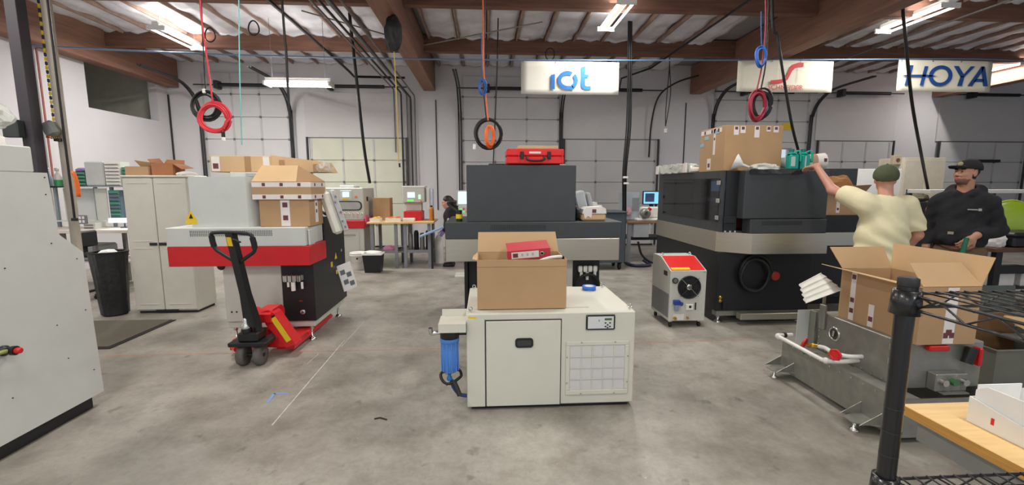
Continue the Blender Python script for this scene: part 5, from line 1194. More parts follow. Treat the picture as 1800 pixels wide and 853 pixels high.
# ================================================================ BACK ROW
def back_row():
    t = thing('polishing_machine', 'white polishing machine with red waistband, touchscreen and rounded window at the back wall', 'machine', (-2.8, 9.5, 0))
    x0, x1, y0, y1 = -3.15, -2.42, 9.06, 9.95
    obj('lower_cabinet', B(x0, x1-.02, y0+.03, y1, .04, .80, .01), LGREY, t); obj('plinth', B(x0+.03, x1-.05, y0+.06, y1-.03, 0, .0395), BLK, t)
    obj('waistband', B(x0-.01, x1+.02, y0-.03, y1, .8005, .955, .01), RED, t); obj('upper_cabinet', B(x0, x1, y0, y1, .9555, 1.60, .012), LGREY, t); obj('top_vent', B(x0+.25, x1-.2, y0+.1, y0+.5, 1.6005, 1.65, .01), WHITE, t)
    w = obj('window_frame', RR(-2.96, -2.45, y0-.012, y0-.0005, 1.15, 1.34, .08), DARKM, t); obj('window_pane', RR(-2.935, -2.475, y0-.016, y0-.0125, 1.172, 1.318, .065), mat('pale_pane', (170, 172, 170), .2), w)
    p = obj('touch_panel', B(-2.86, -2.64, y0-.012, y0-.0005, 1.36, 1.55, .006), WHITE, t); obj('screen', B(-2.82, -2.69, y0-.0145, y0-.0125, 1.42, 1.52), SCREEN, p); obj('yellow_tag', B(-2.82, -2.70, y0-.0145, y0-.0125, 1.365, 1.40), YEL, p)
    obj('stop_button', MB().lathe([(.02, 0), (.02, .02)], (-2.56, y0-.0005, 1.42), (0, -1, 0), 12), ORG, t)
    for i in range(5): k = obj('knob', MB().lathe([(.026, 0), (.022, .03)], (-2.80+i*.085, y0-.0005, 1.085), (0, -1, 0), 12), WHP, t); obj('knob_tip', MB().lathe([(.012, .0305), (.010, .04)], (-2.80+i*.085, y0-.0005, 1.085), (0, -1, 0), 8), JRED, k)
    for i in range(5): obj('push_button', MB().lathe([(.013, 0), (.013, .015)], (-2.80+i*.085, y0-.0005, 1.02), (0, -1, 0), 10), CHROME, t)
    d = obj('door', B(x0+.06, x1-.12, y0+.018, y0+.0295, .1, .72, .006), LGREY, t); obj('door_handle', B(-2.86, -2.6, y0-.01, y0+.0175, .64, .665, .008), CHROME, d)
    obj('side_switch', B(x1+.0005, x1+.02, 9.3, 9.36, 1.33, 1.42, .006), BLK, t)
    obj('pink_film', MB().grid(lambda u, v: (x1-.0+.03*v+.01*math.sin(9*u)+.024, 8.98+.7*u, 1.03-.2*v+.03*math.sin(7*u)), 8, 4, True, thick=(-.006, 0, 0)), mat('pink_film', (206, 84, 120), .4), t)
    # table
    t = thing('work_table', 'wood-topped steel work table at the back crowded with orange parts', 'table', (-1.7, 9.4, 0))
    z = .93; obj('table_top', B(-2.32, -1.02, 8.85, 9.75, z-.035, z, .004), WOOD, t)
    lg = mat('table_steel', (142, 144, 150), .5, .2)
    for x in (-2.25, -1.78, -1.6, -1.12):
        for y in (8.93, 9.63): obj('leg', B(x-.03, x+.03, y, y+.05, 0, z-.0355), lg, t)
    obj('stretcher', B(-2.2195, -1.8105, 8.94, 8.965, .30, .36), lg, t); obj('stretcher', B(-1.5695, -1.1505, 8.94, 8.965, .30, .36), lg, t); obj('lower_shelf', B(-2.28, -1.08, 8.99, 9.62, .30, .32), lg, t)
    c = thing('cardboard_box', 'plain cardboard box at the back of the wood-topped table', 'box', (-2.15, 9.5, z)); obj('carton', B(-2.33, -1.98, 9.42, 9.72, z+.0005, z+.46, .004), CARD, c); obj('seam', B(-2.16, -2.155, 9.418, 9.4197, z+.01, z+.45), CARDI, c)
    for x, y, w, m, lab, fill in ((-1.99, 9.0, .30, WHP, 'shallow white tray of orange lens rings on the back table', ORG), (-2.28, 8.93, .20, WHP, 'small white tray of yellow parts on the back table', mat('yellow_parts', (240, 190, 60), .5))):
        o = thing('parts_tray', lab, 'tray', (x+w/2, y+.1, z)); zz = z+.0005
        for b in ((x, x+w, y, y+.006), (x, x+w, y+.194, y+.2), (x, x+.006, y+.006, y+.194), (x+w-.006, x+w, y+.006, y+.194)): obj('tray_wall', B(*b, zz, zz+.07), m, o)
        obj('tray_floor', B(x+.006, x+w-.006, y+.006, y+.194, zz, zz+.005), m, o)
        f = MB(); r = random.Random(5)
        for k in range(12): f.tube(ring((r.uniform(x+.045, x+w-.045), r.uniform(y+.045, y+.155), zz+.045+.012*(k//3)), .03, .03, 10, (1, 0, 0), (0, 1, r.uniform(-.3, .3))), .008, 5, True)
        k = obj('loose_parts', f, fill, o); k['kind'] = 'stuff'
    for k in range(3): one('orange_ring', MB().tube(ring((-1.95+.1*k, 9.31+.03*(k % 2), z+.0125), .035, .035, 14, (1, 0, 0), (0, 1, 0)), .012, 6, True), ORG, ('leftmost', 'middle', 'rightmost')[k]+' loose orange ring on the back table behind the tray', 'ring', 'orange rings on the back table')
    # control station on the table
    s = thing('control_station', 'white control station with lit screen and red base on the back table', 'controller', (-1.47, 9.4, z))
    zz = z+.0005; obj('red_base', B(-1.66, -1.30, 9.2, 9.65, zz, zz+.19, .01), RED, s); obj('column', B(-1.64, -1.32, 9.35, 9.6, zz+.1905, 1.30, .01), LGREY, s); hd = obj('display_head', B(-1.68, -1.24, 9.25, 9.6, 1.3005, 1.60, .012), LGREY, s)
    obj('screen', B(-1.58, -1.43, 9.245, 9.2495, 1.40, 1.51), SCREEN, hd); obj('green_digits', B(-1.58, -1.46, 9.245, 9.2495, 1.325, 1.36), GREENL, hd); obj('pilot_light', B(-1.36, -1.31, 9.245, 9.2495, 1.37, 1.46), mat('mint_light', (190, 240, 220), .4, emit=.6), hd); obj('stop_button', MB().lathe([(.018, 0), (.018, .02)], (-1.30, 9.2495, 1.33), (0, -1, 0), 10), ORG, hd)
    obj('top_tray', B(-1.69, -1.22, 9.25, 9.6, 1.6005, 1.64, .01), WHP, hd); obj('white_block', B(-1.66, -1.42, 9.05, 9.19, zz, zz+.06, .008), WHP, s)
    o = thing('paper_roll_rack', 'upright white paper sheets clipped beside the control station', 'papers', (-1.14, 9.4, z)); obj('sheet_stack', B(-1.2, -1.14, 9.35, 9.6, 1.15, 1.6, .004), PAPER, o); obj('sheet_stack', B(-1.13, -1.08, 9.33, 9.58, 1.15, 1.58, .004), mat('pale_blue_paper', (204, 212, 232), .7), o); obj('rack_post', B(-1.17, -1.15, 9.45, 9.5, zz, 1.1495), DARKM, o); obj('rack_post', B(-1.12, -1.10, 9.45, 9.5, zz, 1.1495), DARKM, o)
    o = thing('amber_bottle', 'amber bottle standing by the control station on the back table', 'bottle', (-1.1, 9.2, z)); obj('glass', MB().lathe([(.05, 0), (.05, .22), (.03, .27), (.02, .28)], (-1.09, 9.2, zz), n=14), mat('amber_glass', (190, 120, 34), .25), o); obj('cap', MB().cyl((-1.09, 9.2, zz+.281), (-1.09, 9.2, zz+.31), .022), BLK, o)
    # under the table
    o = one('pink_cloth', crumple((-1.95, 9.1, .3205), (.13, .08, .07), 81, 2, .3), mat('pink_cloth', (226, 140, 186), .8), 'pink cloth on the lower shelf of the back table', 'cloth')
    o = thing('drum_bin', 'row of black filter hoses and canisters under the back table', 'canisters', (-1.45, 9.3, .32))
    for i in range(4): obj('canister', MB().lathe([(.05, 0), (.05, .3+.05*(i % 2)), (.03, .35+.05*(i % 2))], (-1.55+.12*i, 9.3, .3205), n=12), BLK if i % 2 else GALV, o)
    o.name = 'canister_row'
    one('steel_pan', MB().lathe([(.06, 0), (.14, .05), (.15, .055), (.14, .06), (.055, .01)], (-1.85, 9.4, .3205), n=20), CHROME, 'shiny steel pan on the lower shelf of the back table', 'pan')
    one('gas_cylinder', MB().lathe([(.09, 0), (.09, .5), (.06, .58), (.025, .6), (.025, .66)], (-.98, 9.5, 0), n=20), WHP, 'white gas cylinder on the floor at the right end of the back table', 'cylinder')
    o = thing('chute', 'pale blue plastic chute sloping beside the back table', 'chute', (-.95, 9.15, 0)); obj('trough', B(-.25, .25, -.06, .06, -.02, .02, .008, M=Matrix.Translation((-1.05, 8.8, .74)) @ Matrix.Rotation(math.radians(-22), 4, 'Y')), mat('pale_blue_plastic', (150, 178, 220), .4), o); obj('stand', B(-1.07, -1.03, 8.78, 8.82, 0, .715), BLK, o)
    # bucket and bin
    b = fl(630, 467); t = thing('bucket', 'white plastic bucket with rolled rim at the foot of the polishing machine', 'bucket', (b.x, 8.9, 0))
    bx = P(630, 467, 8.85).x; obj('pail', MB().lathe([(.12, 0), (.125, .01), (.145, .30), (.155, .305), (.155, .335), (.145, .34), (.138, .3), (.115, .02)], (bx, 8.85, 0), n=24), WHP, t); obj('rim_band', MB().lathe([(.152, .27), (.158, .275), (.158, .295), (.152, .30)], (bx, 8.85, 0), n=24, cap=False), WHP, t); obj('print_label', MB().cyl((bx+.02, 8.711, .23), (bx+.02, 8.709, .23), .02, n=8), DARKM, t); obj('bail', MB().tube(curve([(bx-.156, 8.85, .28), (bx-.1, 8.73, .16), (bx, 8.70, .13), (bx+.1, 8.73, .16), (bx+.156, 8.85, .28)], 4), .004, 5), CHROME, t)
    c = P(657, 470, 8.55); t = thing('waste_bin', 'black rectangular bin with white liner beside the white bucket', 'bin', (c.x, 8.55, 0))
    vs = []
    for zz, k in ((0, .8), (.36, 1)):
        vs += [(c.x+sx*.18*k, 8.55+sy*.13*k, zz) for sx, sy in ((-1, -1), (1, -1), (1, 1), (-1, 1))]
    obj('bin_body', MB().add(vs, [(3,2,1,0),(0,1,5,4),(1,2,6,5),(2,3,7,6),(3,0,4,7),(4,5,6,7)]), BLK, t); obj('liner_rim', MB().box(c.x-.19, c.x+.19, 8.41, 8.435, .335, .375, .008).box(c.x-.19, c.x-.165, 8.435, 8.69, .335, .375, .008).box(c.x+.165, c.x+.19, 8.435, 8.69, .335, .375, .008), WHP, t); obj('rubbish', crumple((c.x, 8.55, .361), (.15, .1, .03), 91, 2, .4), LABEL, t)
    # screen stand behind the charcoal machine
    m = thing('monitor_stand', 'upright lit monitor on a stand beside the woman in black', 'monitor', (-.42, 8.0, 0))
    obj('display', B(-.50, -.12, 8.0, 8.04, 1.29, 1.56, .006), LGREY, m); obj('screen', B(-.475, -.14, 7.996, 7.9995, 1.32, 1.54), SCREEN, m); k = obj('button_panel', B(-.47, -.18, 7.97, 8.02, 1.05, 1.2895, .006), WHITE, m)
    for i, mm in enumerate((GREENL, JRED, YEL, BLUEP, GREENL, ORG)): obj('key', B(-.44+.05*(i % 3), -.41+.05*(i % 3), 7.966, 7.9698, 1.22-.05*(i//3), 1.245-.05*(i//3)), mm, k)
    obj('stand_post', B(-.36, -.28, 8.0, 8.06, .03, 1.0495), LGREY, m); obj('stand_base', B(-.55, -.1, 7.85, 8.25, 0, .0295), LGREY, m); obj('robot_arm', MB().tube(curve([(-.50, 8.05, 1.2), (-.62, 8.1, 1.28), (-.66, 8.1, 1.34), (-.58, 8.1, 1.36), (-.50, 8.05, 1.35)], 4), .03, 8), DARKM, m)
    # right back bench
    t = thing('work_bench', 'narrow steel bench with computer and sander, between the two charcoal machines', 'workbench', (3.4, 9.4, 0))
    z = .90; obj('bench_top', B(2.98, 4.4, 9.1, 9.8, z-.04, z, .004), mat('brown_top', (146, 112, 92), .6), t); obj('lower_shelf', B(3.05, 4.35, 9.15, 9.75, .50, .56), BLK, t); obj('drawer_box', B(3.12, 3.45, 9.12, 9.5, .5605, .8595, .006), mat('pale_steel', (170, 174, 180), .5), t)
    for x in (3.0, 4.3):
        for y in (9.12, 9.7): obj('leg', B(x, x+.07, y, y+.07, 0, z-.0405), mat('table_steel', (142, 144, 150), .5, .2), t)
    m = thing('computer_monitor', 'computer monitor with a bright blue picture on the narrow bench', 'monitor', (3.55, 9.4, z)); obj('bezel', B(3.38, 3.78, 9.36, 9.4, 1.24, 1.53, .008), BLK, m); s = obj('screen', B(3.40, 3.76, 9.355, 9.3595, 1.26, 1.51), mat('screen_blue', (120, 190, 225), .3, emit=1.0), m); obj('window_image', B(3.43, 3.63, 9.351, 9.3548, 1.30, 1.48), SCREEND, s); obj('stand', B(3.54, 3.62, 9.37, 9.41, z+.0005, 1.2395, .005), BLK, m)
    m = thing('edging_machine', 'white bench edging machine with red tip in front of the computer monitor', 'machine', (3.5, 9.2, z)); zz = z+.0005
    obj('deck', B(3.2, 3.75, 9.12, 9.34, zz, zz+.06, .02), WHP, m); obj('riser', B(3.3, 3.75, 9.2, 9.34, zz+.0605, 1.2, .03), WHP, m); dr = obj('drum', MB().lathe([(.1, 0), (.1, .12), (.06, .13)], (3.36, 9.195, 1.07), (0, -1, 0), 20), GALV, m); obj('red_tip', MB().tube([(3.40, 9.12, 1.1), (3.46, 9.1, 1.18)], .04, 10), JRED, dr); obj('hub', MB().cyl((3.36, 9.0645, 1.07), (3.36, 9.05, 1.07), .04), CHROME, dr)
    m = thing('wall_cabinet', 'pale grey-blue cabinet with clinging gloves, left end of the narrow bench', 'cabinet', (3.1, 9.6, z)); obj('body', B(2.99, 3.36, 9.5, 9.78, zz, 1.5, .01), mat('pale_blue_steel', (184, 194, 204), .5), m); obj('recess', B(3.2, 3.34, 9.494, 9.4998, 1.1, 1.38), mat('recess_grey', (150, 156, 160), .6), m); obj('hanging_gloves', crumple((3.08, 9.44, 1.02), (.07, .05, .1), 95, 2, .4), mat('pink_gloves', (214, 160, 176), .7), m)
    t = thing('dark_cart', 'dark blue-grey cart standing behind the parcel end of the charcoal machine', 'cart', (2.3, 8.6, 0)); obj('cart_body', B(2.02, 2.72, 8.4, 9.0, .15, 1.12, .01), mat('blue_grey_steel', (70, 82, 92), .5), t); obj('cart_top', B(2.0, 2.74, 8.38, 9.02, 1.1205, 1.15, .006), mat('blue_grey_steel', (70, 82, 92), .5), t)
    for x in (2.1, 2.64):
        for y in (8.5, 8.9): obj('caster', MB().lathe([(.05, -.02), (.075, -.018), (.075, .018), (.05, .02)], (x, y, .075), (1, 0, 0), 14), RUB, t)
back_row()

# ================================================================ RIGHT BACKGROUND
def right_back():
    t = thing('work_table', 'long dark brown table along the right with black steel legs', 'table', (7.4, 5.6, 0))
    z = .86; obj('table_top', B(6.42, 9.4, 5.15, 6.1, z-.05, z, .004), mat('dark_walnut', (96, 66, 50), .5, var=.2, scale=5), t)
    for x in (6.5, 7.5, 9.2):
        for y in (5.2, 6.0): obj('leg', B(x, x+.09, y, y+.06, 0, z-.0505), BLK, t)
    obj('rail', B(6.59, 7.4995, 5.21, 5.25, .52, .62), BLK, t); obj('rail', B(7.59, 9.1995, 5.21, 5.25, .52, .62), BLK, t); obj('lower_shelf', B(6.5, 9.29, 5.27, 5.99, .30, .33), BLK, t)
    for i, (x, w, h) in enumerate(((6.62, .34, .26), (7.05, .4, .22), (7.62, .5, .3))): one('storage_carton', B(x, x+w, 5.32, 5.7, .3305, .3305+h, .006), LABEL, ('small white carton nearest the left table leg', 'white carton in the middle', 'large white carton, rightmost')[i]+' on the shelf under the dark brown table', 'carton', 'white cartons under the dark table')
    b = thing('black_case', 'black equipment case on the dark brown table under the green disc', 'case', (7.05, 5.4, z)); obj('case_body', B(6.72, 7.5, 5.2, 5.6, z+.0005, z+.13, .02), BLK, b); obj('case_lid', B(6.72, 7.5, 5.2, 5.6, z+.132, z+.19, .02), BLK, b)
    g = thing('green_disc', 'lime green dish standing on edge behind the black case on the dark table', 'dish', (7.3, 5.72, z))
    c = Vector((7.30, 5.72, z+.30)); ax = Vector((-.35, -.92, .12)); obj('dish', MB().lathe([(.0, .05), (.14, .045), (.23, .025), (.285, 0), (.29, -.01), (.28, -.012), (.22, .01), (.14, .03), (0, .035)], c, ax, 36, cap=False), mat('lime_plastic', (158, 186, 44), .3, var=.08, scale=3), g); obj('dish_rim', MB().tube([c+p for p in ring((0, 0, 0), .287, .287, 36, ax.orthogonal().normalized(), ax.normalized().cross(ax.orthogonal().normalized()))], .008, 6, True), mat('lime_rim', (186, 204, 80), .3), g)
    o = one('white_bag', crumple((6.58, 5.32, z), (.12, .1, .12), 101, 3, .3), WRAP if False else LABEL, 'crumpled white plastic bag on the dark table beside the man in the hoodie', 'bag')
    one('paper_stack', B(6.44, 6.69, 5.45, 5.7, z+.0005, z+.05, .004), PAPER, 'thin stack of white papers on the left end of the dark table', 'papers')
    s = thing('wall_shelf', 'white shelf with orange bottle standing beyond the dark brown table', 'shelf', (8.3, 7.2, 0))
    obj('shelf_board', B(7.3, 10.5, 6.9, 7.3, 1.52, 1.58, .004), WHP, s); obj('shelf_board', B(7.3, 10.5, 6.9, 7.3, 1.05, 1.08, .004), mat('dark_teal_steel', (52, 72, 74), .5), s)
    for x in (7.34, 8.9, 10.4): obj('upright', B(x, x+.06, 7.301, 7.36, 0, 1.58), mat('dark_teal_steel', (52, 72, 74), .5), s)
    for i, (x, m, lab) in enumerate(((7.55, ORG, 'orange bottle'), (7.8, WHP, 'white bottle'), (8.0, BLUEP, 'blue bottle'), (8.2, WHP, 'white jar'))): one('bottle', MB().lathe([(.06, 0), (.06, .18), (.03, .24), (.02, .29)], (x, 7.1, 1.0805), n=14), m, lab+' on the lower board of the white shelf beyond the dark table', 'bottle', 'bottles on the white shelf')
    # whiteboard, cream panel, clutter behind the two men
    w = P(1485, 297, 8.5); v = P(1566, 332, 8.5); t = thing('whiteboard', 'white board on legs behind the man in yellow', 'board', ((w.x+v.x)/2, 8.5, 0)); obj('board', B(w.x-.5, v.x+.2, 8.5, 8.53, 1.2, w.z, .006), WHP, t); obj('leg', B(w.x-.4, w.x-.35, 8.531, 8.57, 0, 1.9), GALV, t); obj('leg', B(v.x+.1, v.x+.15, 8.531, 8.57, 0, 1.9), GALV, t)
    w = P(1590, 277, 8.8); v = P(1656, 345, 8.8); t = thing('storage_locker', 'cream steel locker standing between the two men in the background', 'locker', ((w.x+v.x)/2, 9.1, 0)); obj('body', B(w.x, v.x, 8.8, 9.4, .05, w.z, .008), mat('cream_enamel', (214, 204, 184), .6), t); obj('base', B(w.x+.04, v.x-.04, 8.85, 9.35, 0, .0495), BLK, t); obj('door', B(w.x+.02, (w.x+v.x)/2-.004, 8.785, 8.7995, .1, w.z-.05, .004), mat('cream_enamel', (214, 204, 184), .6), t); obj('door', B((w.x+v.x)/2+.004, v.x-.02, 8.785, 8.7995, .1, w.z-.05, .004), mat('cream_enamel', (214, 204, 184), .6), t)
    o = thing('thermostat', 'small brown-dotted beige wall box left of the cream locker', 'wall box', (w.x-.08, 8.9, w.z-.1)); obj('box_shell', B(w.x-.17, w.x-.005, 8.86, 8.95, w.z-.14, w.z+.05, .006), mat('beige_box', (190, 172, 150), .6), o); obj('dial', MB().cyl((w.x-.08, 8.8595, w.z-.05), (w.x-.08, 8.85, w.z-.05), .04), mat('brown_dial', (110, 80, 60), .6), o); obj('strap', B(w.x-.006, w.x-.001, 8.87, 8.94, w.z-.1, w.z), DARKM, o)
    t = thing('tool_trolley', 'dark trolley with small tools between the two men', 'trolley', (7.4, 7.6, 0)); k = P(1618, 345, 7.6); obj('trolley_body', B(k.x-.3, k.x+.35, 7.5, 7.95, .12, k.z-.1, .01), mat('dark_grey_steel', (64, 68, 70), .5), t); obj('tool_heap', crumple((k.x, 7.7, k.z-.0995), (.22, .15, .1), 105, 2, .4), mat('mixed_tools', (96, 92, 70), .6, var=.6, scale=30), t)
    for x in (k.x-.25, k.x+.3): obj('caster', MB().lathe([(.04, -.02), (.06, -.018), (.06, .018), (.04, .02)], (x, 7.7, .06), (1, 0, 0), 12), RUB, t)
    h = P(1760, 277, 10.5); one('hanging_bar', B(h.x+1.2-.45, h.x+1.2+.45, 11.84, 11.925, h.z-.05, h.z+.03, .01), BLK, 'dark horizontal bar fixed on the far right overhead door', 'bar')
right_back()

# ================================================================ PEOPLE (signed-distance bodies meshed as one surface)
def surface_nets(prims, lo, hi, cell, clip=None, warp=None):
    lo = np.array(lo, float); hi = np.array(hi, float); n = np.ceil((hi-lo)/cell).astype(int)+1
    D = np.full(n, .25, np.float32); ax = [lo[i]+cell*np.arange(n[i]) for i in range(3)]
    for pr in prims:
        kind = pr['t']; k = pr.get('k', .02)
        if kind == 'c':
            a = np.array(pr['a'], float); b = np.array(pr['b'], float); R = max(pr['ra'], pr['rb']); bl = np.minimum(a, b)-R-.07; bh = np.maximum(a, b)+R+.07
        else:
            c = np.array(pr['c'], float); R = max(pr['r']); bl = c-R-.07; bh = c+R+.07
        i0 = np.clip(np.floor((bl-lo)/cell).astype(int), 0, n-1); i1 = np.clip(np.ceil((bh-lo)/cell).astype(int)+1, 1, n)
        if np.any(i1 <= i0): continue
        sl = tuple(slice(i0[i], i1[i]) for i in range(3))
        X, Y, Z = np.meshgrid(ax[0][sl[0]], ax[1][sl[1]], ax[2][sl[2]], indexing='ij')
        if kind == 'c':
            ab = b-a; L2 = max(ab@ab, 1e-9); t = ((X-a[0])*ab[0]+(Y-a[1])*ab[1]+(Z-a[2])*ab[2])/L2
            tc = np.clip(t, 0, 1); d = np.sqrt((X-a[0]-ab[0]*tc)**2+(Y-a[1]-ab[1]*tc)**2+(Z-a[2]-ab[2]*tc)**2)-(pr['ra']+(pr['rb']-pr['ra'])*tc)
            if pr.get('flat'): d = np.maximum(d, (t-1)*math.sqrt(L2))
        else:
            M = np.array(pr.get('M', np.eye(3))); px, py, pz = X-c[0], Y-c[1], Z-c[2]
            qx = M[0][0]*px+M[1][0]*py+M[2][0]*pz; qy = M[0][1]*px+M[1][1]*py+M[2][1]*pz; qz = M[0][2]*px+M[1][2]*py+M[2][2]*pz
            r = pr['r']; k0 = np.sqrt((qx/r[0])**2+(qy/r[1])**2+(qz/r[2])**2); k1 = np.sqrt((qx/r[0]**2)**2+(qy/r[1]**2)**2+(qz/r[2]**2)**2)+1e-9
            d = k0*(k0-1)/k1
        cur = D[sl]
        if pr.get('sub'):
            h = np.clip(.5-.5*(cur+d)/k, 0, 1); D[sl] = cur*(1-h)+(-d)*h+k*h*(1-h)
        else:
            h = np.clip(.5+.5*(cur-d)/k, 0, 1); D[sl] = cur*(1-h)+d*h-k*h*(1-h)
    if warp is not None or clip is not None:
        X, Y, Z = np.meshgrid(*ax, indexing='ij')
        if warp is not None: D = D+warp(X, Y, Z)
        if clip is not None: D = np.maximum(D, clip(X, Y, Z))
    D[0], D[-1], D[:, 0], D[:, -1], D[:, :, 0], D[:, :, -1] = .1, .1, .1, .1, .1, .1
    s = D < 0; m = tuple(x-1 for x in n); cnt = np.zeros(m, np.float32); acc = [np.zeros(m, np.float32) for _ in range(3)]
    offs = [(0,0,0),(1,0,0),(0,1,0),(1,1,0),(0,0,1),(1,0,1),(0,1,1),(1,1,1)]
    def sub(A, o): return A[o[0]:o[0]+m[0], o[1]:o[1]+m[1], o[2]:o[2]+m[2]]
    for e0 in offs:
        for a in range(3):
            if e0[a]: continue
            e1 = list(e0); e1[a] = 1; d0 = sub(D, e0); d1 = sub(D, e1); x = (d0 < 0) != (d1 < 0); t = np.where(x, d0/np.where(x, d0-d1, 1), 0)
            cnt += x
            for j in range(3): acc[j] += np.where(x, e0[j]+(t if j == a else 0), 0)
    act = cnt > 0; idx = -np.ones(m, int); ii = np.argwhere(act); idx[act] = np.arange(len(ii))
    V = np.stack([acc[j][act]/cnt[act] for j in range(3)], 1)+ii; V = lo+V*cell; F = []
    for a in range(3):
        b, c = (a+1) % 3, (a+2) % 3; s0 = np.take(s, range(n[a]-1), a); s1 = np.take(s, range(1, n[a]), a); x = np.argwhere(s0 != s1)
        x = x[(x[:, b] > 0) & (x[:, c] > 0) & (x[:, b] < m[b]) & (x[:, c] < m[c])]
        q = []
        for db, dc in ((1, 1), (0, 1), (0, 0), (1, 0)):
            y = x.copy(); y[:, b] -= db; y[:, c] -= dc; q.append(idx[y[:, 0], y[:, 1], y[:, 2]])
        q = np.stack(q, 1); inside = s0[x[:, 0], x[:, 1], x[:, 2]]; q[~inside] = q[~inside][:, ::-1]; F.append(q)
    return V, np.concatenate(F)
def cap(a, b, ra, rb=None, k=.03, **kw): return dict(t='c', a=tuple(a), b=tuple(b), ra=ra, rb=ra if rb is None else rb, k=k, **kw)
def ell(c, r, k=.03, M=None, **kw):
    d = dict(t='e', c=tuple(c), r=r, k=k, **kw)
    if M is not None: d['M'] = [list(x) for x in M]
    return d
def sdf_obj(name, prims, cell, m, parent, clip=None, warp=None, classify=None, mats=()):
    pts = []
    for p in prims:
        if p['t'] == 'c':
            for e, r in ((p['a'], p['ra']), (p['b'], p['rb'])): pts += [[x-r-.04 for x in e], [x+r+.04 for x in e]]
        else: R = max(p['r']); pts += [[x-R-.04 for x in p['c']], [x+R+.04 for x in p['c']]]
    pts = np.array(pts); V, F = surface_nets(prims, pts.min(0), pts.max(0), cell, clip, warp)
    off = np.array(wpos(parent)); me = bpy.data.meshes.new(name); me.from_pydata((V-off).tolist(), [], F.tolist()); me.polygons.foreach_set('use_smooth', [True]*len(F)); me.materials.append(m)
    for x in mats: me.materials.append(x)
    if classify is not None: me.polygons.foreach_set('material_index', classify(V[F].mean(1)).astype(int).tolist())
    me.update(); o = bpy.data.objects.new(name, me); C.objects.link(o); o.parent = parent; return o
SKIN = mat('skin', (208, 152, 130), .5, var=.06, scale=12); SKINT = mat('tan_skin', (196, 144, 118), .5, var=.06, scale=12)
LIP = mat('lip', (160, 96, 88), .5); EYE = mat('eye_dark', (40, 32, 30), .3); STUB = mat('stubble', (128, 92, 76), .6, var=.1, scale=90); HAIR = mat('dark_hair', (30, 24, 22), .5, var=.2, scale=30, stretch=(1, 1, .2))
def frame(yaw, tilt=0.0, roll=0.0):
    return Matrix.Rotation(yaw, 3, 'Z') @ Matrix.Rotation(tilt, 3, 'X') @ Matrix.Rotation(roll, 3, 'Y')
def head_prims(c, R):
    """head centred on c (middle of the skull), R: 3x3, face looks along local +Y"""
    c = Vector(c); L = lambda x, y, z: c+R @ Vector((x, y, z)); M = [list(r) for r in R]
    p = [ell(L(0, -.012, .03), (.076, .095, .088), .02, M), ell(L(0, .03, -.03), (.063, .068, .085), .03, M), ell(L(0, .05, -.085), (.042, .04, .035), .03, M)]
    p += [cap(L(0, .095, .01), L(0, .112, -.03), .009, .014, .015), ell(L(-.012, .102, -.034), (.01, .01, .008), .008), ell(L(.012, .102, -.034), (.01, .01, .008), .008)]
    p += [cap(L(-.045, .075, .025), L(.045, .075, .025), .014, .014, .02), ell(L(-.04, .07, -.025), (.024, .02, .022), .02), ell(L(.04, .07, -.025), (.024, .02, .022), .02)]
    p += [ell(L(s*.032, .093, .004), (.016, .012, .011), .008, sub=True) for s in (-1, 1)]+[ell(L(s*.032, .084, .004), (.013, .012, .011), .004) for s in (-1, 1)]
    p += [cap(L(-.02, .09, -.062), L(.02, .09, -.062), .009, .009, .008), cap(L(-.016, .089, -.074), L(.016, .089, -.074), .009, .009, .008)]
    for s in (-1, 1): p += [ell(L(s*.078, -.005, -.005), (.011, .02, .032), .008, M), ell(L(s*.086, -.002, -.002), (.008, .010, .018), .006, M, sub=True)]
    return p, L
def hand_prims(w, d, n, side, curl=.5, s=1.0, thumb=1.0):
    """w wrist, d hand direction, n palm normal (towards the palm side), side +1: thumb along d x n"""
    w = Vector(w); d = Vector(d).normalized(); n = Vector(n); n = (n-d*n.dot(d)).normalized(); t = d.cross(n)*side; p = []
    pc = w+d*(.05*s); R = Matrix((t, d, n)).transposed(); p.append(ell(pc, (.042*s, .055*s, .017*s), .015, [list(r) for r in R])); p.append(cap(w-d*.03, w+d*.02, .027*s, .026*s, .02))
    for i, (o, l) in enumerate(((.031, .078), (.0105, .088), (-.0105, .082), (-.031, .066))):
        b = w+d*(.092*s)+t*(o*s); a = b; ang = curl*.55
        for j, f in enumerate((.45, .32, .25)):
            dd = d*math.cos(ang)+n*math.sin(ang); e = a+dd*(l*f*s); p.append(cap(a, e, (.0098-.0012*j)*s, (.0092-.0014*j)*s, .004)); a = e; ang += curl*.95
        p.append(cap(w+d*.05*s+t*(o*.8*s), b, .012*s, .0105*s, .008))
    a = w+d*(.025*s)+t*(.028*s); e = a+(t*.75+d*.55+n*.35*thumb).normalized()*(.045*s); g = e+(d*.85+t*.15+n*.5*curl).normalized()*(.032*s); h = g+(d*.9+n*.6*curl-t*.1).normalized()*(.025*s)
    p += [cap(a, e, .017*s, .0125*s, .012), cap(e, g, .0125*s, .0108*s, .004), cap(g, h, .0108*s, .0085*s, .004)]
    return p

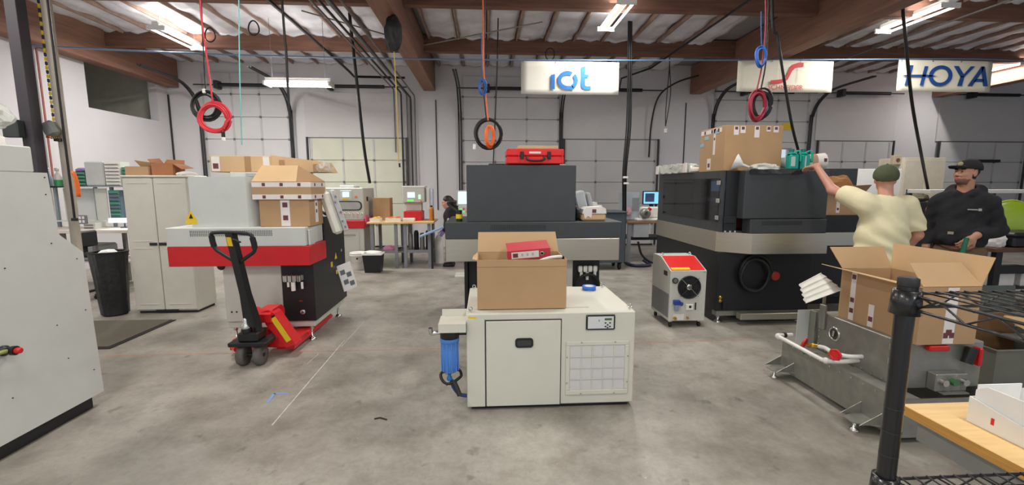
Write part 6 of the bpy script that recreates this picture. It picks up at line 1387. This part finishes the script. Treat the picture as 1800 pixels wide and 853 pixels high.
def man_yellow():
    bx, by = 3.87, 4.08; o = thing('person', 'man in pale yellow t-shirt and olive cap, seen from behind, reaching over the windowed machine', 'person', (bx, by, 0))
    Lc = lambda x, y, z: Vector((bx+x, by+y, z))
    hp = P(1427, 289, 4.80); hp.z = 1.90
    shL, shR = Lc(-.21, .02, 1.50), Lc(.21, -.02, 1.47); elL = Vector((3.60, 4.42, 1.60)); wrL = Vector((3.615, 4.70, 1.86)); elR = Lc(.335, -.03, 1.17); wrR = Lc(.33, .12, .93)
    hc = Lc(.02, .05, 1.705); R = frame(math.radians(-33), math.radians(4)); hd, Lh = head_prims(hc, R)
    body = hd+[cap(Lc(0, -.0, 1.5), hc+Vector((0, -.01, -.05)), .062, .058, .03), ell(Lc(0, 0, 1.33), (.185, .11, .2), .05), ell(Lc(0, 0, 1.05), (.165, .12, .16), .06), ell(Lc(0, 0, .93), (.17, .115, .11), .05), cap(Lc(-.17, .01, 1.47), Lc(.17, 0, 1.46), .06, .06, .05)]
    body += [cap(shL, elL, .056, .046), cap(elL, wrL, .046, .03), cap(shR, elR, .056, .046), cap(elR, wrR, .045, .03)]
    for s in (-1, 1): body += [cap(Lc(s*.095, 0, .92), Lc(s*.12, .02, .5), .082, .058), cap(Lc(s*.12, .02, .5), Lc(s*.125, -.03, .1), .055, .036), cap(Lc(s*.125, -.04, .05), Lc(s*.14, .1, .035), .035, .028)]
    body += hand_prims(wrL, (hp-wrL)*.6+Vector((-.1, .5, -.1)), (-.1, .35, -1), -1, .35); body += hand_prims(wrR, (0, .25, -1), (-1, .1, 0), 1, .5)
    def cl(c):
        r = np.zeros(len(c)); Ri = np.array(R); q = (c-np.array(hc)) @ Ri
        r[(q[:, 2] > -.012) & (q[:, 1] < .0) & (np.abs(q[:, 0]) < .074) & (np.linalg.norm(q, axis=1) < .14)] = 1; return r
    sdf_obj('body', body, .008, SKIN, o, classify=cl, mats=(HAIR,))
    YS = mat('pale_yellow_cotton', (234, 225, 186), .85, var=.04, scale=9, bump=.12, bscale=30)
    shirt = [ell(Lc(0, -.01, 1.34), (.215, .142, .22), .06), ell(Lc(.01, -.01, 1.1), (.215, .158, .2), .07), cap(Lc(-.16, .01, 1.475), Lc(.16, 0, 1.455), .078, .078, .06), cap(Lc(-.02, -.02, 1.2), Lc(-.02, -.01, .87), .185, .185, .06), cap(Lc(.09, -.0, 1.2), Lc(.09, 0, .87), .13, .13, .05), cap(Lc(-.1, -.0, 1.2), Lc(-.11, 0, .87), .13, .135, .05)]
    shirt += [cap(shL, shL.lerp(elL, .66), .084, .086, .05, flat=True), cap(shR, shR.lerp(elR, .82), .086, .092, .05, flat=True), cap(Lc(-.19, 0, 1.44), shL.lerp(elL, .4), .09, .085, .06)]
    def wp(X, Y, Z):
        return (.0075*np.sin(40*(Z-1.2)+34*(X-bx)+1.6*np.sin(11*(Z-1.1)-6*(X-bx)))*np.clip((1.5-Z)*4, 0, 1))
    sdf_obj('t_shirt', shirt, .009, YS, o, clip=lambda X, Y, Z: np.maximum(.84-Z, .075-np.sqrt((X-bx-.01)**2+(Y-by-.02)**2+((Z-1.55)*1.3)**2)), warp=wp)
    JE = mat('navy_jeans', (44, 52, 92), .8, var=.12, scale=30)
    j = [ell(Lc(0, 0, .93), (.185, .135, .12), .05)]
    for s in (-1, 1): j += [cap(Lc(s*.095, 0, .92), Lc(s*.12, .02, .5), .1, .078), cap(Lc(s*.12, .02, .5), Lc(s*.125, -.03, .07), .076, .066, flat=True)]
    sdf_obj('jeans', j, .012, JE, o)
    for s in (-1, 1): sdf_obj('shoe', [cap(Lc(s*.125, -.06, .045), Lc(s*.15, .13, .04), .045, .042), ell(Lc(s*.126, -.03, .08), (.045, .055, .06))], .01, RUB, o, clip=lambda X, Y, Z: .003-Z)
    CAPO = mat('olive_cap_cotton', (78, 84, 58), .85, var=.08, scale=20)
    Rn = np.array(R); hcn = np.array(hc)
    def clp(X, Y, Z):
        qz = (X-hcn[0])*Rn[0][2]+(Y-hcn[1])*Rn[1][2]+(Z-hcn[2])*Rn[2][2]; qy = (X-hcn[0])*Rn[0][1]+(Y-hcn[1])*Rn[1][1]+(Z-hcn[2])*Rn[2][1]; return .012+.2*qy-qz
    cp = sdf_obj('cap', [ell(Lh(0, -.015, .042), (.101, .121, .106), .02, R)], .006, CAPO, o, clip=clp)
    sdf_obj('cap_brim', [ell(Lh(0, .125, .035), (.08, .075, .012), .02, R)], .005, CAPO, cp)
    sdf_obj('cap_button', [ell(Lh(0, -.015, .149), (.01, .01, .006), .01)], .003, CAPO, cp)

def man_hoodie():
    bx, by = 4.98, 4.34; o = thing('person', 'man in a black hooded sweatshirt and black cap standing with a green tool', 'person', (bx, by, 0))
    yaw = math.atan2(.80, -.60); Rb = Matrix.Rotation(yaw, 3, 'Z')      # body +Y turned towards the camera side
    Lc = lambda x, y, z: Vector((bx, by, 0))+Rb @ Vector((x, y, z))
    MB3 = [list(r) for r in Rb]
    shL, shR = Lc(-.185, 0, 1.48), Lc(.185, 0, 1.48); elL = Lc(-.262, -.05, 1.2); wrL = Lc(-.14, .225, 1.16); elR = Lc(.255, -.05, 1.2); wrR = Lc(.24, .10, 1.0)
    hc = Lc(0, .045, 1.775); R = frame(yaw-math.radians(38), math.radians(7)); hd, Lh = head_prims(hc, R)
    body = hd+[cap(Lc(0, 0, 1.55), hc+Vector((0, 0, -.06)), .066, .064, .03), ell(Lc(0, 0, 1.37), (.175, .12, .22), .05, MB3), ell(Lc(0, .02, 1.1), (.17, .14, .18), .06, MB3), ell(Lc(0, 0, .96), (.18, .13, .12), .05, MB3), cap(Lc(-.15, 0, 1.47), Lc(.15, 0, 1.47), .06, .065, .05)]
    body += [cap(shL, elL, .06, .05), cap(elL, wrL, .05, .032), cap(shR, elR, .06, .05), cap(elR, wrR, .05, .032)]
    for s in (-1, 1): body += [cap(Lc(s*.1, 0, .95), Lc(s*.13, .02, .52), .09, .062), cap(Lc(s*.13, .02, .52), Lc(s*.135, -.03, .1), .06, .04), cap(Lc(s*.135, -.04, .05), Lc(s*.155, .1, .035), .035, .028)]
    dL = (Rb @ Vector((.55, .35, -.65))).normalized(); nL = Rb @ Vector((.45, -.8, -.1))
    body += hand_prims(wrL+dL*.035, dL, nL, 1, .85, 1.08, 1.2); body += hand_prims(wrR+Vector((0, 0, -.03)), (0, 0, -1), Rb @ Vector((-1, 0, 0)), -1, .4, 1.05)
    hcn = np.array(hc); Rn = np.array(R)
    def cl(c):
        q = (c-hcn) @ Rn; r = np.zeros(len(c)); near = np.linalg.norm(q, axis=1) < .15
        r[near & (q[:, 1] > .02) & (q[:, 2] < -.068) & (q[:, 2] > -.125)] = 3; r[near & (q[:, 1] > .085) & (np.abs(q[:, 0]) < .04) & (q[:, 2] < -.044) & (q[:, 2] > -.056)] = 3
        r[near & (q[:, 1] > .07) & (np.abs(q[:, 0]) < .027) & (q[:, 2] < -.058) & (q[:, 2] > -.08)] = 1
        for s in (-1, 1):
            r[near & (q[:, 1] > .07) & (np.abs(q[:, 0]-s*.032) < .011) & (np.abs(q[:, 2]-.004) < .006)] = 2; r[near & (q[:, 1] > .06) & (np.abs(q[:, 0]-s*.034) < .02) & (np.abs(q[:, 2]-.028) < .005)] = 4
        r[near & (q[:, 1] < .015) & (q[:, 2] > -.06) & (np.abs(q[:, 0]) < .0755)] = 4; return r
    sdf_obj('body', body, .0075, SKINT, o, classify=cl, mats=(LIP, EYE, STUB, HAIR))
    HD = mat('black_fleece', (34, 34, 38), .9, var=.1, scale=14, bump=.2, bscale=40)
    h = [ell(Lc(0, 0, 1.36), (.205, .155, .24), .06, MB3), ell(Lc(0, .03, 1.15), (.205, .18, .17), .06, MB3), cap(Lc(-.06, 0, 1.535), Lc(-.17, 0, 1.475), .08, .08, .06), cap(Lc(.06, 0, 1.535), Lc(.17, 0, 1.475), .08, .08, .06), ell(Lc(0, .01, 1.06), (.205, .17, .08), .05, MB3)]
    h += [cap(shL, elL, .082, .07, .04), cap(elL, wrL, .07, .05, .035, flat=True), cap(shR, elR, .082, .07, .04), cap(elR, wrR, .07, .05, .035, flat=True)]
    h += [cap(Lc(-.1, -.05, 1.60), Lc(0, -.11, 1.61), .055, .065, .04), cap(Lc(.1, -.05, 1.60), Lc(0, -.11, 1.61), .055, .065, .04), cap(Lc(-.1, -.05, 1.60), Lc(-.05, .09, 1.56), .045, .03, .03), cap(Lc(.1, -.05, 1.60), Lc(.05, .09, 1.56), .045, .03, .03)]
    h += [cap(Lc(-.11, .17, 1.1), Lc(.11, .17, 1.1), .035, .035, .05)]
    def wp(X, Y, Z): return .004*np.sin(31*Z+26*(X-bx)-14*(Y-by)+2*np.sin(7*Z))+.003*np.sin(47*Z-39*(X-bx)+20*(Y-by))
    nk = Lc(0, .02, 1.66)
    ho = sdf_obj('hoodie', h, .009, HD, o, clip=lambda X, Y, Z: np.maximum(1.03-Z, .082-np.sqrt((X-nk.x)**2+(Y-nk.y)**2+((Z-nk.z)*.8)**2)), warp=wp)
    # chest print, pocket tag
    M = Matrix.Translation((bx, by, 0)) @ Rb.to_4x4()
    obj('chest_print', B(-.145, -.12, .150, .160, 1.395, 1.42, M=M).box(-.117, -.045, .158, .166, 1.402, 1.413, M=M), mat('grey_print', (170, 170, 172), .7), ho); obj('pocket_tag', B(.03, .075, .206, .2125, 1.15, 1.178, .001, M=M), mat('tan_tag', (170, 160, 140), .7), ho)
    pt = [ell(Lc(0, 0, .96), (.205, .15, .12), .05, MB3)]
    for s in (-1, 1): pt += [cap(Lc(s*.1, 0, .95), Lc(s*.13, .02, .52), .115, .09), cap(Lc(s*.13, .02, .52), Lc(s*.135, -.03, .06), .088, .075, flat=True)]
    sdf_obj('trousers', pt, .012, mat('brown_canvas', (112, 92, 70), .85, var=.08, scale=25), o)
    for s in (-1, 1): sdf_obj('boot', [cap(Lc(s*.135, -.06, .05), Lc(s*.165, .14, .045), .05, .046), ell(Lc(s*.136, -.03, .09), (.05, .06, .07))], .01, mat('boot_leather', (70, 52, 40), .6), o, clip=lambda X, Y, Z: .003-Z)
    CB = mat('black_cap_cotton', (30, 29, 30), .85, var=.1, scale=20)
    def clp(X, Y, Z):
        qz = (X-hcn[0])*Rn[0][2]+(Y-hcn[1])*Rn[1][2]+(Z-hcn[2])*Rn[2][2]; return .038-qz
    cp = sdf_obj('cap', [ell(Lh(0, -.01, .048), (.096, .112, .098), .02, R)], .006, CB, o, clip=clp)
    br = [cap(Lh(-.055, .085, .044), Lh(-.04, .155, .036), .014, .01, .03), cap(Lh(.055, .085, .044), Lh(.04, .155, .036), .014, .01, .03), ell(Lh(0, .125, .05), (.07, .065, .009), .02, R)]
    sdf_obj('cap_brim', br, .005, CB, cp)
    obj('cap_badge', MB().ell(Lh(0, .096, .082), (.03, .010, .022), 12, 8, R), mat('tan_badge', (168, 156, 120), .7), cp)
    g = thing('hand_tool', 'green handled tool held in the hand of the man in the hoodie', 'tool', wrL)
    a = wrL+dL*.11+(Rb @ Vector((0, .03, .05))); b = a+Vector((-.03, -.0, -.17)); obj('tool_grip', MB().tube([a, a.lerp(b, .5), b], .02, 10), mat('tool_green', (18, 110, 84), .5), g); obj('tool_tip', MB().tube([b, b+Vector((-.01, 0, -.06))], .013, 8), DARKM, g)

def woman():
    bx, by = -.70, 9.06; o = thing('person', 'woman in black with a long ponytail and lilac gloves standing at the back table', 'person', (bx, by, 0))
    k = .86; Lc = lambda x, y, z: Vector((bx+y*-k, by+x*k, z*k))        # faces -X
    # local: x = her left/right (world +Y), y = forward (world -X)
    R = Matrix(((0, -1, 0), (1, 0, 0), (0, 0, 1)))                       # local +Y -> world -X
    R = R @ Matrix.Rotation(math.radians(-10), 3, 'X'); hc = Lc(0, .07, 1.52); hd, Lh = head_prims(hc, R)
    M3 = [list(r) for r in ((0, -1, 0), (1, 0, 0), (0, 0, 1))]
    body = hd+[cap(Lc(0, .0, 1.36), hc+Vector((0, 0, -.05)), .045, .042), ell(Lc(0, 0, 1.2), (.15, .1, .19), .05, M3), ell(Lc(0, 0, .92), (.15, .115, .14), .05, M3)]
    arms = []
    for s in (-1, 1):
        sh, el, wr = Lc(s*.16, .0, 1.32), Lc(s*.2, .0, 1.04), Lc(s*.17, .15, .86); arms.append((sh, el, wr)); body += [cap(sh, el, .04, .034), cap(el, wr, .034, .024)]+hand_prims(wr, (-.5, 0, -.8), (0, -s, 0), s, .5, .85)
        body += [cap(Lc(s*.075, 0, .85), Lc(s*.085, .02, .46), .072, .05), cap(Lc(s*.085, .02, .46), Lc(s*.085, -.02, .09), .048, .032), cap(Lc(s*.085, -.03, .05), Lc(s*.09, .13, .035), .03, .025)]
    hcn = np.array(hc); Rn = np.array(R); W = [np.array(a[2]) for a in arms]
    def cl(c):
        q = (c-hcn) @ Rn; r = np.zeros(len(c)); near = np.linalg.norm(q, axis=1) < .15
        for s in (-1, 1): r[near & (q[:, 1] > .07) & (np.abs(q[:, 0]-s*.032) < .013) & (np.abs(q[:, 2]-.004) < .008)] = 1; r[near & (q[:, 1] > .06) & (np.abs(q[:, 0]-s*.034) < .02) & (np.abs(q[:, 2]-.028) < .006)] = 1
        r[near & (q[:, 1] > .07) & (np.abs(q[:, 0]) < .025) & (q[:, 2] < -.056) & (q[:, 2] > -.08)] = 2
        for w in W: r[np.linalg.norm(c-w, axis=1) < .17] = 3
        return r
    sdf_obj('body', body, .009, SKIN, o, classify=cl, mats=(EYE, LIP, mat('lilac_glove', (158, 140, 206), .5)))
    BT = mat('black_sweater', (30, 30, 33), .9, var=.1, scale=14)
    t = [ell(Lc(0, 0, 1.2), (.175, .125, .2), .05, M3), ell(Lc(0, .01, .98), (.17, .135, .16), .06, M3), cap(Lc(-.13, 0, 1.33), Lc(.13, 0, 1.33), .06, .06, .05), ell(Lc(0, .09, 1.2), (.12, .06, .08), .05, M3)]
    for sh, el, wr in arms: t += [cap(sh, el, .062, .055), cap(el, wr, .054, .042, flat=True)]
    sw = sdf_obj('sweater', t, .011, BT, o, clip=lambda X, Y, Z: np.maximum(.84*k-Z, .055-np.sqrt((X-Lc(0,.01,0).x)**2+(Y-by)**2+(Z-1.44*k)**2)))
    a = arms[0][0].lerp(arms[0][1], .75); obj('sleeve_emblem', MB().ell(a+Vector((-.02, -.045, 0)), (.03, .012, .055), 12, 8), mat('white_emblem', (206, 196, 190), .7), sw); obj('emblem_mark', MB().ell(a+Vector((-.02, -.054, 0)), (.014, .008, .026), 10, 6), JRED, sw)
    pt = [ell(Lc(0, 0, .9), (.16, .125, .13), .05, M3)]
    for s in (-1, 1): pt += [cap(Lc(s*.075, 0, .86), Lc(s*.085, .02, .46), .085, .062), cap(Lc(s*.085, .02, .46), Lc(s*.085, -.02, .07), .06, .05, flat=True)]
    sdf_obj('trousers', pt, .012, mat('black_trousers', (30, 31, 36), .85), o)
    for s in (-1, 1): sdf_obj('shoe', [cap(Lc(s*.085, -.05, .045), Lc(s*.09, .15, .038), .038, .034), ell(Lc(s*.085, -.03, .07), (.04, .04, .05))], .009, RUB, o, clip=lambda X, Y, Z: .003-Z)
    hr = [ell(Lh(0, -.025, .045), (.085, .1, .092), .03, R), ell(Lh(0, -.06, -.01), (.075, .06, .08), .03, R), cap(Lh(0, -.1, .02), Lh(0, -.16, -.09), .045, .045), cap(Lh(0, -.16, -.09), Lh(0, -.165, -.28), .045, .02)]
    def ch(X, Y, Z):
        q = [(X-hcn[0])*Rn[0][j]+(Y-hcn[1])*Rn[1][j]+(Z-hcn[2])*Rn[2][j] for j in range(3)]; return np.minimum(q[1]-.055+.0*q[2], np.maximum(.04-q[2], q[1]-.1))
    sdf_obj('hair', hr, .008, HAIR, o, clip=ch)
man_yellow(); man_hoodie(); woman()

# ================================================================ CABLES, CONDUITS, FLOOR MARKS
def cable(name, pts, r, m, label, cat='cable', group=None, n=6, parts=None):
    t = thing(name, label, cat, Vector(pts[-1]), group); obj('cord', MB().tube(curve(pts, n), r, 6), m, t); return t
def coil(t, c, rx, rz, turns, r, m, nm='coil', ax=(1, 0, 0), seed=1):
    rr = random.Random(seed); pts = []
    for k in range(turns):
        e = rr.uniform(.82, 1.1); d = Vector((rr.uniform(-.012, .012), rr.uniform(-.02, .02), rr.uniform(-.012, .012)))
        pts += [p+d for p in ring(c, rx*e, rz*e*rr.uniform(.94, 1.06), 22, ax)]
    return obj(nm, MB().tube(pts, r, 6), m, t)
# left pair of coils
c1 = P(362, 185, 5.5); c2 = P(376, 207, 5.45)
t = cable('coiled_cable', [P(352, -40, 5.5), P(356, 60, 5.5), P(361, 150, 5.5), P(363, 168, 5.5)], .008, CABLE, 'black coiled drop cable hanging behind the red coil'); coil(t, c1, .15, .15, 7, .011, CABLE, seed=2); obj('tie', B(c1.x-.015, c1.x+.02, 5.47, 5.53, c1.z+.13, c1.z+.18, .006), WHP, t)
t = cable('coiled_cable', [P(350, -60, 5.45), P(353, 20, 5.45), P(362, 90, 5.45), P(374, 180, 5.45)], .010, CABR, 'red coiled drop cable hanging over the red-banded machine'); coil(t, c2, .165, .165, 7, .013, CABR, seed=4)
e = P(392, 232, 5.44); obj('cord_tail', MB().tube([c2+Vector((.12, -.02, -.12)), e+Vector((0, 0, .04)), e], .009, 6), CABR, t); pl = obj('plug', MB().cyl(e, e+Vector((0, 0, -.06)), .02, n=10), BLK, t); obj('plug_collar', MB().cyl(e+Vector((0, 0, -.0605)), e+Vector((0, 0, -.10)), .024, n=10), WHP, pl)
one('pull_rope', MB().tube([P(419, -60, 5.6), P(421, 120, 5.6), P(425, 255, 5.6)], .007, 6), TEAL, 'thin teal pull rope hanging right of the red coil', 'rope')
# middle pair
c1 = P(858, 235, 5.5); c2 = P(861, 240, 5.43)
t = cable('coiled_cable', [P(852, -40, 5.5), P(851, 60, 5.5), P(850, 150, 5.5), P(855, 212, 5.5)], .008, CABLE, 'black coiled drop cable hanging left of the red tool case'); coil(t, c1, .155, .175, 7, .012, CABLE, seed=6); a = c1+Vector((-.16, -.03, -.13)); obj('plug', MB().cyl(a, a+Vector((-.005, 0, -.06)), .022, n=10), WHP, t)
t = cable('coiled_cable', [P(848, -60, 5.43), P(849, 20, 5.43), P(850, 120, 5.43), P(858, 212, 5.43)], .009, CABO, 'orange coiled drop cable inside the black coil, left of the red case'); coil(t, c2, .05, .13, 7, .01, CABO, seed=8)
t = cable('cable_bundle', [P(846, 60, 5.46), P(847, 120, 5.46), P(847, 140, 5.46)], .006, CABB, 'small blue cable bundle tied above the orange coil'); coil(t, P(848, 154, 5.42), .04, .09, 4, .009, CABB, seed=9)
one('thin_cord', MB().tube([P(877, -40, 8.6), P(874, 120, 8.6), P(867, 288, 8.6)], .012, 5), CABLE, 'thin black cord hanging behind the orange coil', 'cord')
# right pair
c1 = P(1334, 184, 5.5)
t = cable('coiled_cable', [P(1352, -60, 5.5), P(1350, 40, 5.5), P(1346, 110, 5.5), P(1337, 160, 5.5)], .009, CABLE, 'black coiled drop cable over the big cardboard box'); coil(t, c1+Vector((.03, 0, 0)), .12, .16, 7, .012, CABLE, seed=12)
t = cable('coiled_cable', [P(1344, -60, 5.44), P(1346, 40, 5.44), P(1340, 110, 5.44), P(1330, 160, 5.44)], .009, mat('crimson_cable', (150, 34, 56), .5), 'dark crimson coiled drop cable over the big cardboard box'); coil(t, c1+Vector((-.05, -.05, -.03)), .10, .17, 7, .011, mat('crimson_cable', (150, 34, 56), .5), seed=14)
t = cable('cable_bundle', [P(1338, 20, 5.4), P(1338, 60, 5.4), P(1339, 82, 5.4)], .006, CABB, 'blue cable bundle tied in front of the cream banner'); coil(t, P(1339, 100, 5.38), .06, .11, 4, .010, CABB, seed=16)
# long power drops
one('power_drop', MB().tube(curve([Vector((P(497, 40, 6.2).x, 6.2, ZC)), P(500, 60, 6.2), P(503, 90, 6.2), P(508, 190, 6.2), P(515, 262, 6.2)], 5)+[P(516, 284, 6.0)], .016, 8), CABLE, 'black power cable dropping behind the long flat carton', 'cable')
one('power_drop', MB().tube(curve([P(608, -40, 8.6), P(618, 60, 8.8), P(630, 170, 9.0), P(640, 260, 9.2), P(650, 322, 9.35)], 5), .03, 8), CABLE, 'thick black power cable slanting down to the polishing machine', 'cable')
a = P(691, 60, 6.8); t = thing('cord_reel', 'black retractable cord reel hanging on the beam with a yellow cord', 'reel', a)
obj('reel_body', crumple((a.x, 6.8, a.z-.24), (.12, .1, .26), 111, 3, .18, .9), RUB, t); obj('hook', MB().tube([(a.x, 6.8, a.z+.2), (a.x-.02, 6.8, ZC-.3)], .012, 6), CABLE, t)
obj('yellow_cord', MB().tube([P(692, 82, 6.8), P(696, 150, 6.8), P(701, 285, 6.8)], .008, 6), mat('yellow_cord', (214, 178, 84), .6), t); b = P(702, 287, 6.8); obj('cord_handle', MB().cyl(b, b+Vector((.005, 0, -.06)), .014, n=8), BLK, t)
t = thing('power_pole', 'bundle of black cables dropping to the floor between the two charcoal machines', 'cable', P(1098, 462, 9.0))
for k, (du, r) in enumerate(((0, .02), (3, .014), (-3, .012))): obj('cord', MB().tube(curve([P(1108+du, -40, 8.6), P(1107+du, 100, 8.7), P(1105+du*1.2, 220, 8.85), P(1098+du, 300, 8.95), P(1097+du, 380, 8.98), P(1092+du*2, 445, 9.0), (P(1092+du*2, 458, 9.0).x, 9.0, .03)], 5), r, 6), CABLE, t)
a = P(1098, 312, 8.93); obj('white_clip', B(a.x-.05, a.x+.05, 8.86, 8.90, a.z-.02, a.z+.02, .005), WHP, t); obj('white_clip', B(a.x-.03, a.x+.07, 8.86, 8.90, a.z-.14, a.z-.10, .005), WHP, t)
obj('floor_loop', MB().tube(curve([(2.95, 9.0, .03), (3.0, 8.75, .03), (3.15, 8.68, .03), (3.35, 8.75, .03), (3.4, 8.95, .03), (3.3, 9.0, .1)], 6), .035, 8), mat('navy_cable', (40, 42, 66), .5), t)
one('floor_cable', MB().tube(curve([(3.2, 9.05, .48), (3.28, 9.0, .2), (3.5, 8.95, .04), (3.8, 8.9, .03), (3.95, 9.0, .12), (3.85, 9.05, .48)], 6), .022, 6), CABLE, 'black cable looping onto the floor under the narrow bench', 'cable')
t = thing('cable_pair', 'pair of thin cables with a white plug hanging by the column', 'cable', P(1170, 228, 10)); 
for du in (-3, 3): obj('cord', MB().tube(curve([P(1178, 20, 10), P(1177, 110, 10), P(1176+du, 160, 10), P(1172+du*.6, 200, 10), P(1170, 222, 10)], 5), .011, 5), CABLE, t)
a = P(1170, 226, 10); obj('plug', B(a.x-.03, a.x+.03, 9.97, 10.03, a.z-.10, a.z, .008), WHP, t)
one('power_drop', MB().tube(curve([Vector((P(1350, 0, 6.0).x, 6.0, ZC)), P(1358, 40, 6.0), P(1366, 62, 6.0), P(1372, 100, 6.0), P(1390, 210, 6.1), P(1404, 268, 6.2)], 5)+[Vector((P(1404, 268, 6.2).x, 6.2, 1.825))], .018, 8), CABLE, 'black power cable dropping behind the teal jugs', 'cable')
one('power_drop', MB().tube(curve([Vector((P(1582, 0, 6.6).x, 6.6, ZC)), P(1587, 10, 6.6), P(1592, 70, 6.6), P(1603, 180, 6.8), P(1619, 270, 7.2), P(1632, 338, 7.6)], 5), .022, 8), CABLE, 'black power cable in front of the capital-lettered banner, down to the tool trolley', 'cable')
# conduits under the roof, running along the hall
for i, (x, z, y0, m, r, dz) in enumerate(((-1.78, 3.95, 5.0, CONDUIT, .018, 2.6), (-1.88, 3.90, 5.0, DARKM, .022, 2.4), (-1.98, 3.98, 5.4, CONDUIT, .018, 2.9), (-2.12, 4.02, 5.0, DARKM, .02, 2.8), (-2.3, 4.1, 5.6, CONDUIT, .016, 1.6))):
    one('conduit', MB().tube([(x, y0, z), (x, 8, z), (x, 11.86, z-.02), (x, 11.90, z-.1), (x, 11.90, z-dz)], r, 6), m, ('conduit closest to the centre girder, bending down the back wall', 'second conduit left of the centre girder, dark steel', 'middle conduit of five left of the centre girder', 'fourth conduit left of the centre girder, dark steel', 'outermost of five conduits left of the centre girder')[i], 'conduit', 'conduits left of the centre girder')
one('conduit', MB().tube(curve([(-3.2, 5.2, 4.39), (-3.2, 8, 4.39), (-3.22, 11.0, 4.37), (-3.25, 11.8, 4.36)], 4)+[Vector((-2.0, 11.85, 4.36))], .028, 6), CABLE, 'black conduit running under the roof to the spring of the yellowish door', 'conduit')
one('conduit', MB().tube([(3.98, 5.6, 4.39), (3.95, 8, 4.39), (3.92, 10.6, 4.38), (3.3, 10.9, 4.2), (3.25, 10.9, 3.9)], .02, 6), CABLE, 'black conduit slanting under the roof behind the blue lettered banner', 'conduit')
one('cable_sweep', MB().tube(curve([(5.4, 11.3, 4.4), (4.9, 11.5, 4.25), (4.55, 11.7, 3.95), (4.42, 11.8, 3.3), (4.4, 11.85, 2.4)], 5), .022, 6), CABLE, 'black cable sweeping down the wall from the right girder end', 'cable')
one('conduit', MB().tube([(7.9, 5.2, 4.41), (7.9, 8.4, 4.41), (7.9, 11.6, 4.4)], .016, 6), CONDUIT, 'thin grey conduit under the roof beyond the red lettered banner', 'conduit')
for k, (x0, y0, x1, y1) in enumerate(((-2.9, 7.7, -1.6, 8.9), (-1.2, 9.2, 1.0, 7.9))): one('bracing_rod', MB().cyl((x0, y0, 4.42-.05*k), (x1, y1, 4.40), .012, n=6), GALV, ('steel bracing rod left of the centre girder', 'steel bracing rod right of the centre girder')[k], 'rod')
for k, (x, y) in enumerate(((-4.85, 8.6), (-3.9, 8.2), (1.35, 9.4))): one('cable_loop', MB().tube(ring((x, y, 4.30), .09, .12, 18), .012, 5, True), CABLE, ('small black cable loop hung under the roof above the low-hung strip light', 'small black cable loop under the roof left of the cord reel', 'small black cable loop under the roof above the orange coil')[k], 'cable', 'cable loops under the roof')
# floor tape corner and twig
a = fl(470, 708); b = fl(482, 692); c = fl(508, 692); t = thing('floor_tape', 'small blue L-shaped tape mark on the concrete floor', 'tape', b)
for p, q in ((a, b), (b, c)):
    d = (q-p).normalized()*.012; n2 = Vector((-d.y, d.x, 0)); obj('tape_strip', MB().prism([(v.x, v.y) for v in (p-n2, q-n2, q+n2, p+n2)], 2, .0004, .0016), mat('faded_blue_tape', (128, 158, 206), .7), t)
one('wood_splinter', MB().tube([fl(658, 738)+Vector((0, 0, .006)), fl(668, 736)+Vector((0, 0, .007)), fl(680, 739)+Vector((0, 0, .005))], .005, 5), mat('dark_twig', (60, 42, 34), .8), 'short dark splinter lying on the concrete floor', 'splinter')
